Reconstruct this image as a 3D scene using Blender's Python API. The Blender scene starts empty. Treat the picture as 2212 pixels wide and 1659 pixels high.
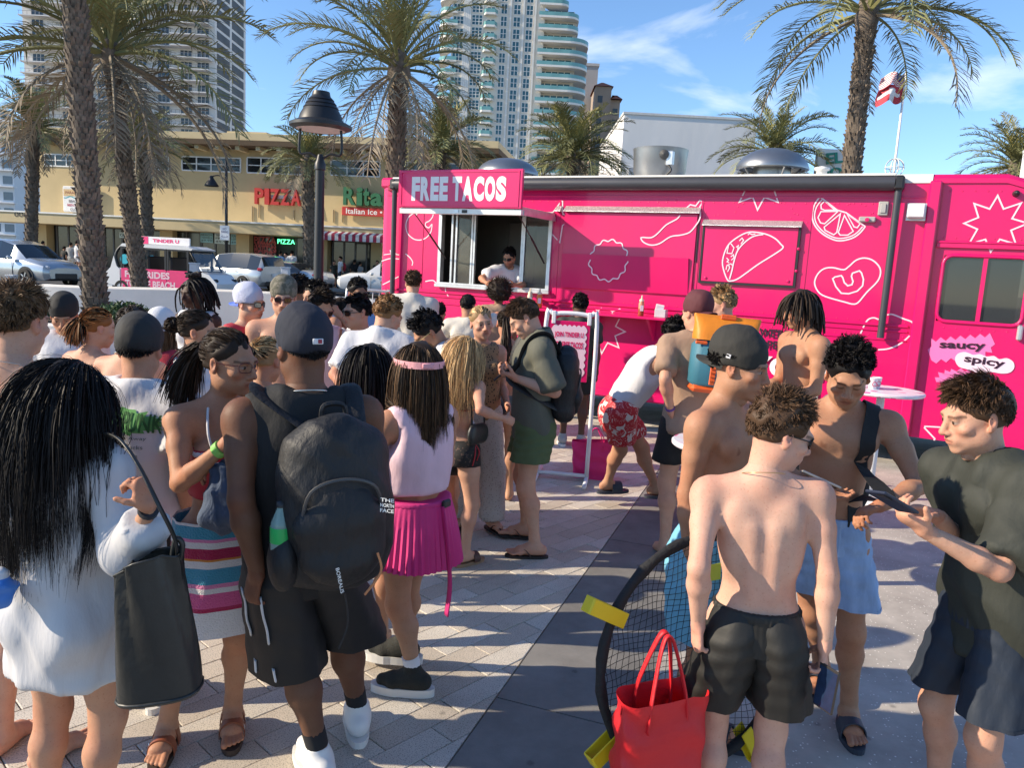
import bpy, bmesh, math, random
import numpy as np
from mathutils import Vector, Matrix, Euler
R = math.radians
SC = bpy.context.scene
COL = SC.collection
random.seed(7)
RNG = np.random.RandomState(11)
# ------------------------------------------------------------------ camera
CAM_H = 1.95
PITCH, ROLL, FPX, CXP, CYP = R(8.5), R(3.1), 1662.0, 1106.0, 829.5
_F = np.array([0, math.cos(PITCH), -math.sin(PITCH)])
_U0 = np.array([0, math.sin(PITCH), math.cos(PITCH)])
_R = np.array([1.0, 0, 0]) * math.cos(ROLL) + _U0 * math.sin(ROLL)
_U = -np.array([1.0, 0, 0]) * math.sin(ROLL) + _U0 * math.cos(ROLL)
_O = np.array([0, 0, CAM_H])
cam = bpy.data.cameras.new('camera')
cam.sensor_fit = 'HORIZONTAL'; cam.sensor_width = 36.0
cam.lens = 36.0 * FPX / 2212.0
cam.clip_start = 0.05; cam.clip_end = 3000
camo = bpy.data.objects.new('camera', cam); COL.objects.link(camo)
camo.matrix_world = Matrix(((_R[0], _U[0], -_F[0], 0), (_R[1], _U[1], -_F[1], 0), (_R[2], _U[2], -_F[2], CAM_H), (0, 0, 0, 1)))
SC.camera = camo
def ray(u, v):
 return _F + _R * (u - CXP) / FPX - _U * (v - CYP) / FPX
def at(u, v, Y):
 d = ray(u, v); return _O + d * (Y / d[1])
def gp(u, v, z=0.0):
 d = ray(u, v); return _O + d * ((z - CAM_H) / d[2])
def proj(P):
 q = np.asarray(P, float) - _O; z = q @ _F
 return CXP + FPX * (q @ _R) / z, CYP - FPX * (q @ _U) / z, z
# ------------------------------------------------------------------ sky + sun
SUN_EL, SUN_AZ = R(27), R(8)          # light travels towards +X, a touch away from the camera
w = bpy.data.worlds.new('World'); SC.world = w; w.use_nodes = True
nt = w.node_tree; N = nt.nodes; L = nt.links
bg = N['Background']; bg.inputs[1].default_value = 0.14
sky = N.new('ShaderNodeTexSky'); sky.sky_type = 'NISHITA'; sky.sun_disc = False
sky.sun_elevation = SUN_EL; sky.sun_rotation = R(-90) - SUN_AZ
sky.air_density = 1.0; sky.dust_density = 0.0; sky.ozone_density = 5.5
tc = N.new('ShaderNodeTexCoord')
mp = N.new('ShaderNodeMapping'); mp.inputs['Scale'].default_value = (1.0, 1.0, 3.2); mp.inputs['Rotation'].default_value = (0.0, 0.35, 0.5)
mp.inputs['Location'].default_value = (0.62, 1.7, 1.34)
L.new(tc.outputs['Generated'], mp.inputs[0])
nz = N.new('ShaderNodeTexNoise'); nz.inputs['Scale'].default_value = 2.3; nz.inputs['Detail'].default_value = 9; nz.inputs['Roughness'].default_value = 0.55
nz.inputs['Distortion'].default_value = 0.5
L.new(mp.outputs[0], nz.inputs[0])
cr = N.new('ShaderNodeValToRGB'); cr.color_ramp.elements[0].position = 0.60; cr.color_ramp.elements[1].position = 0.80
cr.color_ramp.elements[0].color = (0, 0, 0, 1); cr.color_ramp.elements[1].color = (1, 1, 1, 1)
L.new(nz.outputs[0], cr.inputs[0])
mx = N.new('ShaderNodeMix'); mx.data_type = 'RGBA'; mx.inputs[7].default_value = (6.2, 6.4, 6.8, 1)
L.new(cr.outputs[0], mx.inputs[0]); L.new(sky.outputs[0], mx.inputs[6]); L.new(mx.outputs[2], bg.inputs[0])
sun = bpy.data.lights.new('sun', 'SUN'); sun.energy = 4.5; sun.angle = R(0.5); sun.color = (1.0, 0.86, 0.66)
suno = bpy.data.objects.new('sun', sun); COL.objects.link(suno)
SUN_DIR = Vector((math.cos(SUN_AZ) * math.cos(SUN_EL), math.sin(SUN_AZ) * math.cos(SUN_EL), -math.sin(SUN_EL)))
suno.rotation_euler = SUN_DIR.to_track_quat('-Z', 'Y').to_euler(); suno.location = (-20, 0, 20)
vs = SC.view_settings
vs.view_transform = 'Standard'; vs.look = 'None'; vs.gamma = 1.0; vs.exposure = 0.72
SC.render.engine = 'CYCLES'
SC.cycles.max_bounces = 6; SC.cycles.diffuse_bounces = 3; SC.cycles.glossy_bounces = 3
SC.cycles.transmission_bounces = 4; SC.cycles.transparent_max_bounces = 12
SC.cycles.use_denoising = True
# ------------------------------------------------------------------ materials
def lin(c):
 return tuple(((x / 255.0) / 12.92 if x / 255.0 <= 0.04045 else ((x / 255.0 + 0.055) / 1.055) ** 2.4) for x in c)
_MC = {}
def mat(name, rgb, rough=0.6, metal=0.0, var=0.12, vs=6.0, bump=0.0, bs=60.0, spec=0.5, coat=0.0, rand=0.0, emit=0.0, alpha=1.0, trans=0.0, vcol=False, coords='Object', stretch=None, sss=0.0, sheen=0.0):
 key = name
 if key in _MC: return _MC[key]
 m = bpy.data.materials.new(name); m.use_nodes = True
 nt = m.node_tree; N = nt.nodes; L = nt.links; b = N['Principled BSDF']
 b.inputs['Roughness'].default_value = rough; b.inputs['Metallic'].default_value = metal
 b.inputs['Specular IOR Level'].default_value = spec
 b.inputs['Base Color'].default_value = (*rgb, 1)
 if coat: b.inputs['Coat Weight'].default_value = coat; b.inputs['Coat Roughness'].default_value = 0.08
 if alpha < 1: b.inputs['Alpha'].default_value = alpha
 if trans: b.inputs['Transmission Weight'].default_value = trans
 if sheen: b.inputs['Sheen Weight'].default_value = sheen
 if sss:
  b.inputs['Subsurface Weight'].default_value = sss
  b.inputs['Subsurface Radius'].default_value = (0.012, 0.004, 0.002)
  b.inputs['Subsurface Scale'].default_value = 1.0
 if emit: b.inputs['Emission Color'].default_value = (*rgb, 1); b.inputs['Emission Strength'].default_value = emit
 src = None
 if vcol:
  a = N.new('ShaderNodeAttribute'); a.attribute_name = 'Col'; src = a.outputs['Color']
 tc = N.new('ShaderNodeTexCoord'); co = tc.outputs[coords]
 if stretch:
  mp = N.new('ShaderNodeMapping'); mp.inputs['Scale'].default_value = stretch; L.new(co, mp.inputs[0]); co = mp.outputs[0]
 if var or rand:
  hs = N.new('ShaderNodeHueSaturation')
  if src is None: hs.inputs['Color'].default_value = (*rgb, 1)
  else: L.new(src, hs.inputs['Color'])
  val = None
  if var:
   nz = N.new('ShaderNodeTexNoise'); nz.inputs['Scale'].default_value = vs; nz.inputs['Detail'].default_value = 6; nz.inputs['Roughness'].default_value = 0.6
   L.new(co, nz.inputs[0])
   mr = N.new('ShaderNodeMapRange'); mr.inputs[1].default_value = 0.25; mr.inputs[2].default_value = 0.75
   mr.inputs[3].default_value = 1 - var; mr.inputs[4].default_value = 1 + var
   L.new(nz.outputs[0], mr.inputs[0]); val = mr.outputs[0]
  if rand:
   oi = N.new('ShaderNodeObjectInfo')
   mr2 = N.new('ShaderNodeMapRange'); mr2.inputs[3].default_value = 1 - rand; mr2.inputs[4].default_value = 1 + rand
   L.new(oi.outputs['Random'], mr2.inputs[0])
   if val is None: val = mr2.outputs[0]
   else:
    mm = N.new('ShaderNodeMath'); mm.operation = 'MULTIPLY'; L.new(val, mm.inputs[0]); L.new(mr2.outputs[0], mm.inputs[1]); val = mm.outputs[0]
  L.new(val, hs.inputs['Value']); src = hs.outputs[0]
 if src is not None:
  L.new(src, b.inputs['Base Color'])
  if emit: L.new(src, b.inputs['Emission Color'])
 if bump:
  nb = N.new('ShaderNodeTexNoise'); nb.inputs['Scale'].default_value = bs; nb.inputs['Detail'].default_value = 4
  L.new(co, nb.inputs[0])
  bp = N.new('ShaderNodeBump'); bp.inputs['Strength'].default_value = min(1.0, bump); bp.inputs['Distance'].default_value = 0.01
  L.new(nb.outputs[0], bp.inputs['Height']); L.new(bp.outputs[0], b.inputs['Normal'])
 _MC[key] = m
 return m
def ramp_mat(name, tex, stops, rough=0.7, scale=5.0, stretch=(1, 1, 1), rot=(0, 0, 0), constant=True, bump=0.0, bs=80, detail=2, dist=0.0, sheen=0.0):
 """colour from a noise / voronoi / axis value through a ramp"""
 if name in _MC: return _MC[name]
 m = bpy.data.materials.new(name); m.use_nodes = True
 nt = m.node_tree; N = nt.nodes; L = nt.links; b = N['Principled BSDF']; b.inputs['Roughness'].default_value = rough
 if sheen: b.inputs['Sheen Weight'].default_value = sheen
 tc = N.new('ShaderNodeTexCoord'); mp = N.new('ShaderNodeMapping')
 mp.inputs['Scale'].default_value = stretch; mp.inputs['Rotation'].default_value = rot
 L.new(tc.outputs['Object'], mp.inputs[0])
 if tex == 'noise':
  t = N.new('ShaderNodeTexNoise'); t.inputs['Scale'].default_value = scale; t.inputs['Detail'].default_value = detail; t.inputs['Distortion'].default_value = dist
  L.new(mp.outputs[0], t.inputs[0]); v = t.outputs[0]
 elif tex == 'vor':
  t = N.new('ShaderNodeTexVoronoi'); t.inputs['Scale'].default_value = scale; L.new(mp.outputs[0], t.inputs[0]); v = t.outputs['Distance']
 elif tex == 'vorcol':
  t = N.new('ShaderNodeTexVoronoi'); t.inputs['Scale'].default_value = scale; L.new(mp.outputs[0], t.inputs[0])
  s = N.new('ShaderNodeSeparateColor'); L.new(t.outputs['Color'], s.inputs[0]); v = s.outputs[0]
 else:
  s = N.new('ShaderNodeSeparateXYZ'); L.new(mp.outputs[0], s.inputs[0]); v = s.outputs['XYZ'.index(tex)]
 r = N.new('ShaderNodeValToRGB'); r.color_ramp.interpolation = 'CONSTANT' if constant else 'LINEAR'
 e = r.color_ramp.elements
 while len(e) > 1: e.remove(e[-1])
 e[0].position = stops[0][0]; e[0].color = (*stops[0][1], 1)
 for p, c in stops[1:]:
  q = e.new(p); q.color = (*c, 1)
 L.new(v, r.inputs[0]); L.new(r.outputs[0], b.inputs['Base Color'])
 if bump:
  nb = N.new('ShaderNodeTexNoise'); nb.inputs['Scale'].default_value = bs; L.new(tc.outputs['Object'], nb.inputs[0])
  bp = N.new('ShaderNodeBump'); bp.inputs['Strength'].default_value = bump; bp.inputs['Distance'].default_value = 0.01
  L.new(nb.outputs[0], bp.inputs['Height']); L.new(bp.outputs[0], b.inputs['Normal'])
 _MC[name] = m
 return m
# ------------------------------------------------------------------ object helpers
def obj(name, me, parent=None, m=None, loc=None, rot=None, smooth=None):
 o = bpy.data.objects.new(name, me); COL.objects.link(o)
 if parent is not None: o.parent = parent
 if m is not None and me is not None and len(me.materials) == 0: me.materials.append(m)
 if loc is not None: o.location = loc
 if rot is not None: o.rotation_euler = rot
 return o
def tag(o, label=None, cat=None, group=None, kind=None):
 if label: o['label'] = label
 if cat: o['category'] = cat
 if group: o['group'] = group
 if kind: o['kind'] = kind
 return o
def thing(name, label, cat, loc=(0, 0, 0), rz=0.0, group=None):
 o = bpy.data.objects.new(name, None); COL.objects.link(o); o.location = loc; o.rotation_euler = (0, 0, rz)
 o.empty_display_size = 0.1
 return tag(o, label, cat, group)
def struct(name, me, m=None, parent=None):
 o = obj(name, me, parent, m); o['kind'] = 'structure'; return o
def mesh_np(name, V, F, smooth=False, mats=None, mi=None):
 me = bpy.data.meshes.new(name)
 V = np.asarray(V, np.float32)
 if isinstance(F, np.ndarray) and F.ndim == 2:
  nf, k = F.shape
  me.vertices.add(len(V)); me.vertices.foreach_set('co', V.ravel())
  me.loops.add(nf * k); me.loops.foreach_set('vertex_index', F.astype(np.int32).ravel())
  me.polygons.add(nf); me.polygons.foreach_set('loop_start', np.arange(0, nf * k, k, dtype=np.int32))
  me.update(calc_edges=True)
 else:
  me.from_pydata([tuple(map(float, v)) for v in V], [], [tuple(map(int, f)) for f in F]); me.update()
 if smooth: me.polygons.foreach_set('use_smooth', np.ones(len(me.polygons), bool))
 if mats:
  for m in mats: me.materials.append(m)
  if mi is not None: me.polygons.foreach_set('material_index', np.asarray(mi, np.int32))
 return me
class MB:
 def __init__(s): s.v = []; s.f = []; s.mi = []; s.cur = 0
 def add(s, V, F):
  o = len(s.v); s.v.extend([tuple(map(float, p)) for p in V]); s.f.extend([tuple(i + o for i in f) for f in F]); s.mi.extend([s.cur] * len(F)); return s
 def box(s, c, d, rot=None, bev=0.0):
  x, y, z = d[0] / 2, d[1] / 2, d[2] / 2
  if bev > 0:
   b = min(bev, x * .9, y * .9, z * .9); V = []; 
   for sz in (-1, 1):
    for (ax, ay) in ((-1, -1), (1, -1), (1, 1), (-1, 1)):
     V += [(ax * (x - b), ay * (y - b), sz * z), (ax * x, ay * (y - b), sz * (z - b)), (ax * (x - b), ay * y, sz * (z - b))]
   bm = bmesh.new(); vs_ = [bm.verts.new(p) for p in V]; bmesh.ops.convex_hull(bm, input=vs_)
   bm.verts.index_update(); V = [tuple(v.co) for v in bm.verts]; F = [[v.index for v in f.verts] for f in bm.faces]; bm.free()
  else:
   V = [(-x, -y, -z), (x, -y, -z), (x, y, -z), (-x, y, -z), (-x, -y, z), (x, -y, z), (x, y, z), (-x, y, z)]
   F = [(0, 3, 2, 1), (4, 5, 6, 7), (0, 1, 5, 4), (1, 2, 6, 5), (2, 3, 7, 6), (3, 0, 4, 7)]
  M = rot if rot is not None else Matrix.Identity(3)
  if not isinstance(M, Matrix): M = Euler(M).to_matrix()
  c = Vector(c)
  return s.add([M @ Vector(p) + c for p in V], F)
 def bb(s, x0, x1, y0, y1, z0, z1, bev=0.0):
  return s.box(((x0 + x1) / 2, (y0 + y1) / 2, (z0 + z1) / 2), (abs(x1 - x0), abs(y1 - y0), abs(z1 - z0)), None, bev)
 def tube(s, pts, r, n=8, cap=True, closed=False, flat=None):
  pts = [Vector(p) for p in pts]; m = len(pts); rr = r if hasattr(r, '__len__') else [r] * m
  rings = []; up = None
  for i in range(m):
   if closed: t = pts[(i + 1) % m] - pts[i - 1]
   else: t = pts[min(i + 1, m - 1)] - pts[max(i - 1, 0)]
   t = t.normalized() if t.length > 1e-9 else Vector((0, 0, 1))
   if up is None:
    up = Vector((0, 0, 1)) if abs(t.z) < 0.9 else Vector((1, 0, 0))
   a = t.cross(up); a = a.normalized() if a.length > 1e-6 else t.orthogonal().normalized(); b = a.cross(t).normalized(); up = b
   fl = flat if flat else 1.0
   rings.append([pts[i] + (a * math.cos(2 * math.pi * k / n) + b * (fl * math.sin(2 * math.pi * k / n))) * rr[i] for k in range(n)])
  V = [p for q in rings for p in q]; F = []
  for i in range(m if closed else m - 1):
   j = (i + 1) % m
   for k in range(n): F.append((i * n + k, i * n + (k + 1) % n, j * n + (k + 1) % n, j * n + k))
  if cap and not closed:
   F.append(tuple(range(n))[::-1]); F.append(tuple((m - 1) * n + k for k in range(n)))
  return s.add(V, F)
 def cyl(s, a, b, r0, r1=None, n=16): return s.tube([a, b], [r0, r0 if r1 is None else r1], n)
 def lathe(s, prof, c=(0, 0, 0), n=24, M=None):
  V = []; F = []; m = len(prof)
  for k in range(n):
   a = 2 * math.pi * k / n
   for r, z in prof: V.append(Vector((r * math.cos(a), r * math.sin(a), z)))
  if M is not None: V = [M @ p for p in V]
  c = Vector(c); V = [p + c for p in V]
  for k in range(n):
   k2 = (k + 1) % n
   for i in range(m - 1): F.append((k * m + i, k2 * m + i, k2 * m + i + 1, k * m + i + 1))
  return s.add(V, F)
 def prism(s, poly, fn, h):
  """poly: 2-D outline, fn maps (a,b,c) -> 3-D, extruded c from 0 to h"""
  n = len(poly); V = [fn(a, b, 0) for a, b in poly] + [fn(a, b, h) for a, b in poly]
  F = [tuple(range(n))[::-1], tuple(range(n, 2 * n))] + [(i, (i + 1) % n, n + (i + 1) % n, n + i) for i in range(n)]
  return s.add(V, F)
 def loft(s, rings, closed=True, cap=True):
  n = len(rings[0]); V = [p for r_ in rings for p in r_]; F = []
  for i in range(len(rings) - 1):
   for k in range(n if closed else n - 1): F.append((i * n + k, i * n + (k + 1) % n, (i + 1) * n + (k + 1) % n, (i + 1) * n + k))
  if cap: F.append(tuple(range(n))[::-1]); F.append(tuple((len(rings) - 1) * n + k for k in range(n)))
  return s.add(V, F)
 def ribbon(s, pts, width, fn, closed=False, lift=0.004):
  """flat printed line: 2-D polyline with mitred joints, fn maps (a,b,lift) -> 3-D"""
  P = [Vector((p[0], p[1])) for p in pts]; m = len(P); V = []; F = []
  for i in range(m):
   a = P[i - 1] if (closed or i > 0) else P[i]; b = P[(i + 1) % m] if (closed or i < m - 1) else P[i]
   t1 = (P[i] - a); t2 = (b - P[i])
   t1 = t1.normalized() if t1.length > 1e-9 else t2.normalized(); t2 = t2.normalized() if t2.length > 1e-9 else t1
   t = t1 + t2; t = t.normalized() if t.length > 1e-6 else t1
   nrm = Vector((-t.y, t.x)); c = max(0.35, abs(nrm.dot(Vector((-t1.y, t1.x)))))
   q = nrm * (width / 2 / c)
   V.append(fn(P[i].x + q.x, P[i].y + q.y, lift)); V.append(fn(P[i].x - q.x, P[i].y - q.y, lift))
  for i in range(m if closed else m - 1):
   j = (i + 1) % m; F.append((2 * i, 2 * j, 2 * j + 1, 2 * i + 1))
  return s.add(V, F)
 def mesh(s, name, smooth=False, mats=None):
  me = bpy.data.meshes.new(name); me.from_pydata(s.v, [], s.f); me.update()
  if mats:
   for m in mats: me.materials.append(m)
   me.polygons.foreach_set('material_index', s.mi)
  if smooth: me.polygons.foreach_set('use_smooth', [True] * len(me.polygons))
  return me
 def build(s, name, m, parent=None, smooth=False, loc=None, rot=None, angle=None):
  if isinstance(m, (list, tuple)): me = s.mesh(name, smooth, m)
  else: me = s.mesh(name, smooth); me.materials.append(m)
  if smooth and angle is not None: me.set_sharp_from_angle(angle=R(angle))
  return obj(name, me, parent, None, loc, rot)
def spline(pts, n=6, closed=False):
 P = [np.array(p, float) for p in pts]; m = len(P); out = []
 for i in range(m if closed else m - 1):
  p0 = P[i - 1] if (closed or i > 0) else P[i]; p1 = P[i]; p2 = P[(i + 1) % m]; p3 = P[(i + 2) % m] if (closed or i + 2 < m) else P[i + 1]
  for k in range(n):
   t = k / n; out.append(0.5 * ((2 * p1) + (-p0 + p2) * t + (2 * p0 - 5 * p1 + 4 * p2 - p3) * t * t + (-p0 + 3 * p1 - 3 * p2 + p3) * t ** 3))
 if not closed: out.append(P[-1])
 return [tuple(q) for q in out]
def text_mesh(name, s, w, h, bold=0.0, depth=0.0, space=1.0, align='FULL'):
 """built-in font lettering scaled to a w x h box centred on the origin, in the XY plane"""
 cu = bpy.data.curves.new('t', 'FONT'); cu.body = s; cu.offset = bold; cu.space_character = space; cu.extrude = 0.01 if depth else 0.0
 cu.align_x = 'CENTER'; cu.resolution_u = 4
 o = bpy.data.objects.new('t', cu); COL.objects.link(o)
 dg = bpy.context.evaluated_depsgraph_get(); dg.update()
 me = bpy.data.meshes.new_from_object(o.evaluated_get(dg)); bpy.data.objects.remove(o); bpy.data.curves.remove(cu)
 co = np.empty(len(me.vertices) * 3, np.float32); me.vertices.foreach_get('co', co); co = co.reshape(-1, 3)
 if len(co):
  lo = co.min(0); hi = co.max(0); sz = np.maximum(hi - lo, 1e-6)
  co = (co - (lo + hi) / 2) * np.array([w / sz[0], h / sz[1], (depth / sz[2]) if depth else 1.0])
  me.vertices.foreach_set('co', co.astype(np.float32).ravel()); me.update()
 me.name = name; return me
# ================================================================== GROUND
STREET_Z = 0.27
m_mortar = mat('mortar', (0.16, 0.15, 0.14), 0.95, var=0.2, vs=30)
m_paver = None
def gum(N, L, ge, val):
 """trodden gum spots and drink stains: sparse dark blots on the walking surface"""
 v = N.new('ShaderNodeTexVoronoi'); v.inputs['Scale'].default_value = 5.5; L.new(ge.outputs['Position'], v.inputs[0])
 n = N.new('ShaderNodeTexNoise'); n.inputs['Scale'].default_value = 40; L.new(ge.outputs['Position'], n.inputs[0])
 a = N.new('ShaderNodeMath'); a.operation = 'MULTIPLY_ADD'; a.inputs[1].default_value = .10; L.new(n.outputs[0], a.inputs[0]); L.new(v.outputs['Distance'], a.inputs[2])
 m1 = N.new('ShaderNodeMapRange'); m1.inputs[1].default_value = .10; m1.inputs[2].default_value = .16; m1.inputs[3].default_value = .62; m1.inputs[4].default_value = 1.0; L.new(a.outputs[0], m1.inputs[0])
 w = N.new('ShaderNodeTexNoise'); w.inputs['Scale'].default_value = .9; w.inputs['Detail'].default_value = 6; w.inputs['Roughness'].default_value = .7; L.new(ge.outputs['Position'], w.inputs[0])
 m2 = N.new('ShaderNodeMapRange'); m2.inputs[1].default_value = .35; m2.inputs[2].default_value = .5; m2.inputs[3].default_value = .8; m2.inputs[4].default_value = 1.0; L.new(w.outputs[0], m2.inputs[0])
 x = N.new('ShaderNodeMath'); x.operation = 'MULTIPLY'; L.new(m1.outputs[0], x.inputs[0]); L.new(m2.outputs[0], x.inputs[1])
 y = N.new('ShaderNodeMath'); y.operation = 'MULTIPLY'; L.new(x.outputs[0], y.inputs[0]); L.new(val, y.inputs[1]); return y.outputs[0]
def paver_material():
 m = bpy.data.materials.new('granite_paver'); m.use_nodes = True
 nt = m.node_tree; N = nt.nodes; L = nt.links; b = N['Principled BSDF']; b.inputs['Roughness'].default_value = 0.8
 tc = N.new('ShaderNodeTexCoord'); oi = N.new('ShaderNodeObjectInfo'); ge = N.new('ShaderNodeNewGeometry')
 ad = N.new('ShaderNodeMath'); ad.operation = 'ADD'; L.new(oi.outputs['Random'], ad.inputs[0]); L.new(ge.outputs['Random Per Island'], ad.inputs[1])
 fr = N.new('ShaderNodeMath'); fr.operation = 'FRACT'; L.new(ad.outputs[0], fr.inputs[0])
 r = N.new('ShaderNodeValToRGB'); e = r.color_ramp.elements
 e[0].color = (0.54, 0.475, 0.39, 1); e[1].color = (0.65, 0.60, 0.52, 1); e.new(0.45).color = (0.58, 0.51, 0.42, 1); e.new(0.75).color = (0.62, 0.57, 0.49, 1)
 L.new(fr.outputs[0], r.inputs[0])
 v = N.new('ShaderNodeTexNoise'); v.inputs['Scale'].default_value = 170; v.inputs['Detail'].default_value = 2; L.new(tc.outputs['Object'], v.inputs[0])
 mr = N.new('ShaderNodeMapRange'); mr.inputs[1].default_value = 0.3; mr.inputs[2].default_value = 0.5; mr.inputs[3].default_value = 0.35; mr.inputs[4].default_value = 1.0; L.new(v.outputs[0], mr.inputs[0])
 v2 = N.new('ShaderNodeTexNoise'); v2.inputs['Scale'].default_value = 1.7; v2.inputs['Detail'].default_value = 5; L.new(ge.outputs['Position'], v2.inputs[0])
 mr2 = N.new('ShaderNodeMapRange'); mr2.inputs[1].default_value = 0.3; mr2.inputs[2].default_value = 0.7; mr2.inputs[3].default_value = 0.86; mr2.inputs[4].default_value = 1.08; L.new(v2.outputs[0], mr2.inputs[0])
 mm = N.new('ShaderNodeMath'); mm.operation = 'MULTIPLY'; L.new(mr.outputs[0], mm.inputs[0]); L.new(mr2.outputs[0], mm.inputs[1])
 hs = N.new('ShaderNodeHueSaturation'); L.new(r.outputs[0], hs.inputs['Color']); L.new(gum(N, L, ge, mm.outputs[0]), hs.inputs['Value'])
 L.new(hs.outputs[0], b.inputs['Base Color'])
 bp = N.new('ShaderNodeBump'); bp.inputs['Strength'].default_value = 0.25; bp.inputs['Distance'].default_value = 0.004
 L.new(v.outputs[0], bp.inputs['Height']); L.new(bp.outputs[0], b.inputs['Normal'])
 return m
m_paver = paver_material()
def concrete_material(name, base, spk, scale=55, thr=0.16):
 m = bpy.data.materials.new(name); m.use_nodes = True
 nt = m.node_tree; N = nt.nodes; L = nt.links; b = N['Principled BSDF']; b.inputs['Roughness'].default_value = 0.85
 ge = N.new('ShaderNodeNewGeometry')
 v = N.new('ShaderNodeTexVoronoi'); v.inputs['Scale'].default_value = scale; L.new(ge.outputs['Position'], v.inputs[0])
 n1 = N.new('ShaderNodeTexNoise'); n1.inputs['Scale'].default_value = 2.2; n1.inputs['Detail'].default_value = 8; n1.inputs['Roughness'].default_value = 0.65; L.new(ge.outputs['Position'], n1.inputs[0])
 mr = N.new('ShaderNodeMapRange'); mr.inputs[1].default_value = 0.3; mr.inputs[2].default_value = 0.7; mr.inputs[3].default_value = 0.72; mr.inputs[4].default_value = 1.25; L.new(n1.outputs[0], mr.inputs[0])
 hs = N.new('ShaderNodeHueSaturation'); hs.inputs['Color'].default_value = (*base, 1); L.new(gum(N, L, ge, mr.outputs[0]), hs.inputs['Value'])
 s = N.new('ShaderNodeSeparateColor'); L.new(v.outputs['Color'], s.inputs[0])
 lt = N.new('ShaderNodeMath'); lt.operation = 'LESS_THAN'; lt.inputs[1].default_value = thr; L.new(v.outputs['Distance'], lt.inputs[0])
 l2 = N.new('ShaderNodeMath'); l2.operation = 'LESS_THAN'; l2.inputs[1].default_value = 0.22; L.new(s.outputs[0], l2.inputs[0])
 mu = N.new('ShaderNodeMath'); mu.operation = 'MULTIPLY'; L.new(lt.outputs[0], mu.inputs[0]); L.new(l2.outputs[0], mu.inputs[1])
 mx = N.new('ShaderNodeMix'); mx.data_type = 'RGBA'; mx.inputs[7].default_value = (*spk, 1)
 L.new(mu.outputs[0], mx.inputs[0]); L.new(hs.outputs[0], mx.inputs[6]); L.new(mx.outputs[2], b.inputs['Base Color'])
 n3 = N.new('ShaderNodeTexNoise'); n3.inputs['Scale'].default_value = 140; L.new(ge.outputs['Position'], n3.inputs[0])
 bp = N.new('ShaderNodeBump'); bp.inputs['Strength'].default_value = 0.35; bp.inputs['Distance'].default_value = 0.004
 L.new(n3.outputs[0], bp.inputs['Height']); L.new(bp.outputs[0], b.inputs['Normal'])
 return m
m_agg = concrete_material('shell_concrete', (0.43, 0.395, 0.345), (0.85, 0.82, 0.75), 60, 0.22)
m_band = concrete_material('dark_band_concrete', (0.20, 0.192, 0.18), (0.34, 0.34, 0.34), 40, 0.05)
m_asphalt = mat('asphalt', (0.05, 0.05, 0.052), 0.9, var=0.25, vs=3, bump=0.3, bs=90)
m_walk = mat('sidewalk_concrete', (0.36, 0.33, 0.29), 0.9, var=0.15, vs=2)
# the ground itself, one sheet to the horizon
mb = MB(); mb.add([(-900, -120, -0.03), (900, -120, -0.03), (900, 1500, -0.03), (-900, 1500, -0.03)], [(0, 1, 2, 3)])
struct('ground', mb.mesh('ground'), mat('far_ground', (0.22, 0.2, 0.17), 0.95, var=0.2, vs=0.05))
# dark band: a straight strip running away from the camera
BA = np.array([-0.178, 2.764]); BD = np.array([0.3320, 0.9433]); BN = np.array([0.9433, -0.3320]); BW = 0.648
def strip(a0, a1, w0, w1, z):
 return [(*(BA + BD * a0 + BN * w0), z), (*(BA + BD * a0 + BN * w1), z), (*(BA + BD * a1 + BN * w1), z), (*(BA + BD * a1 + BN * w0), z)]
band = tag(bpy.data.objects.new('paving_band', None), kind='structure'); COL.objects.link(band)
a = -6.5
while a < 9.5:
 mb = MB(); l = 2.35
 V = strip(a + 0.004, a + l - 0.004, 0.005, BW - 0.004, 0.0); V = [(x, y, -0.02) for x, y, z in V] + [(x, y, 0.001) for x, y, z in V]
 mb.add(V, [(4, 5, 6, 7), (0, 1, 5, 4), (1, 2, 6, 5), (2, 3, 7, 6), (3, 0, 4, 7)])
 obj('concrete_slab', mb.mesh('slab'), band, m_band); a += l
mb = MB(); mb.add(strip(-6.5, 9.6, 0, BW, -0.012), [(0, 1, 2, 3)]); struct('band_bed', mb.mesh('band_bed'), m_mortar)
# shell concrete apron on the right, under the truck
mb = MB(); V = strip(-8, 14.6, BW, BW + 16, 0.0); mb.add(V, [(0, 1, 2, 3)]); struct('concrete_apron', mb.mesh('concrete_apron'), m_agg)
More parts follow.
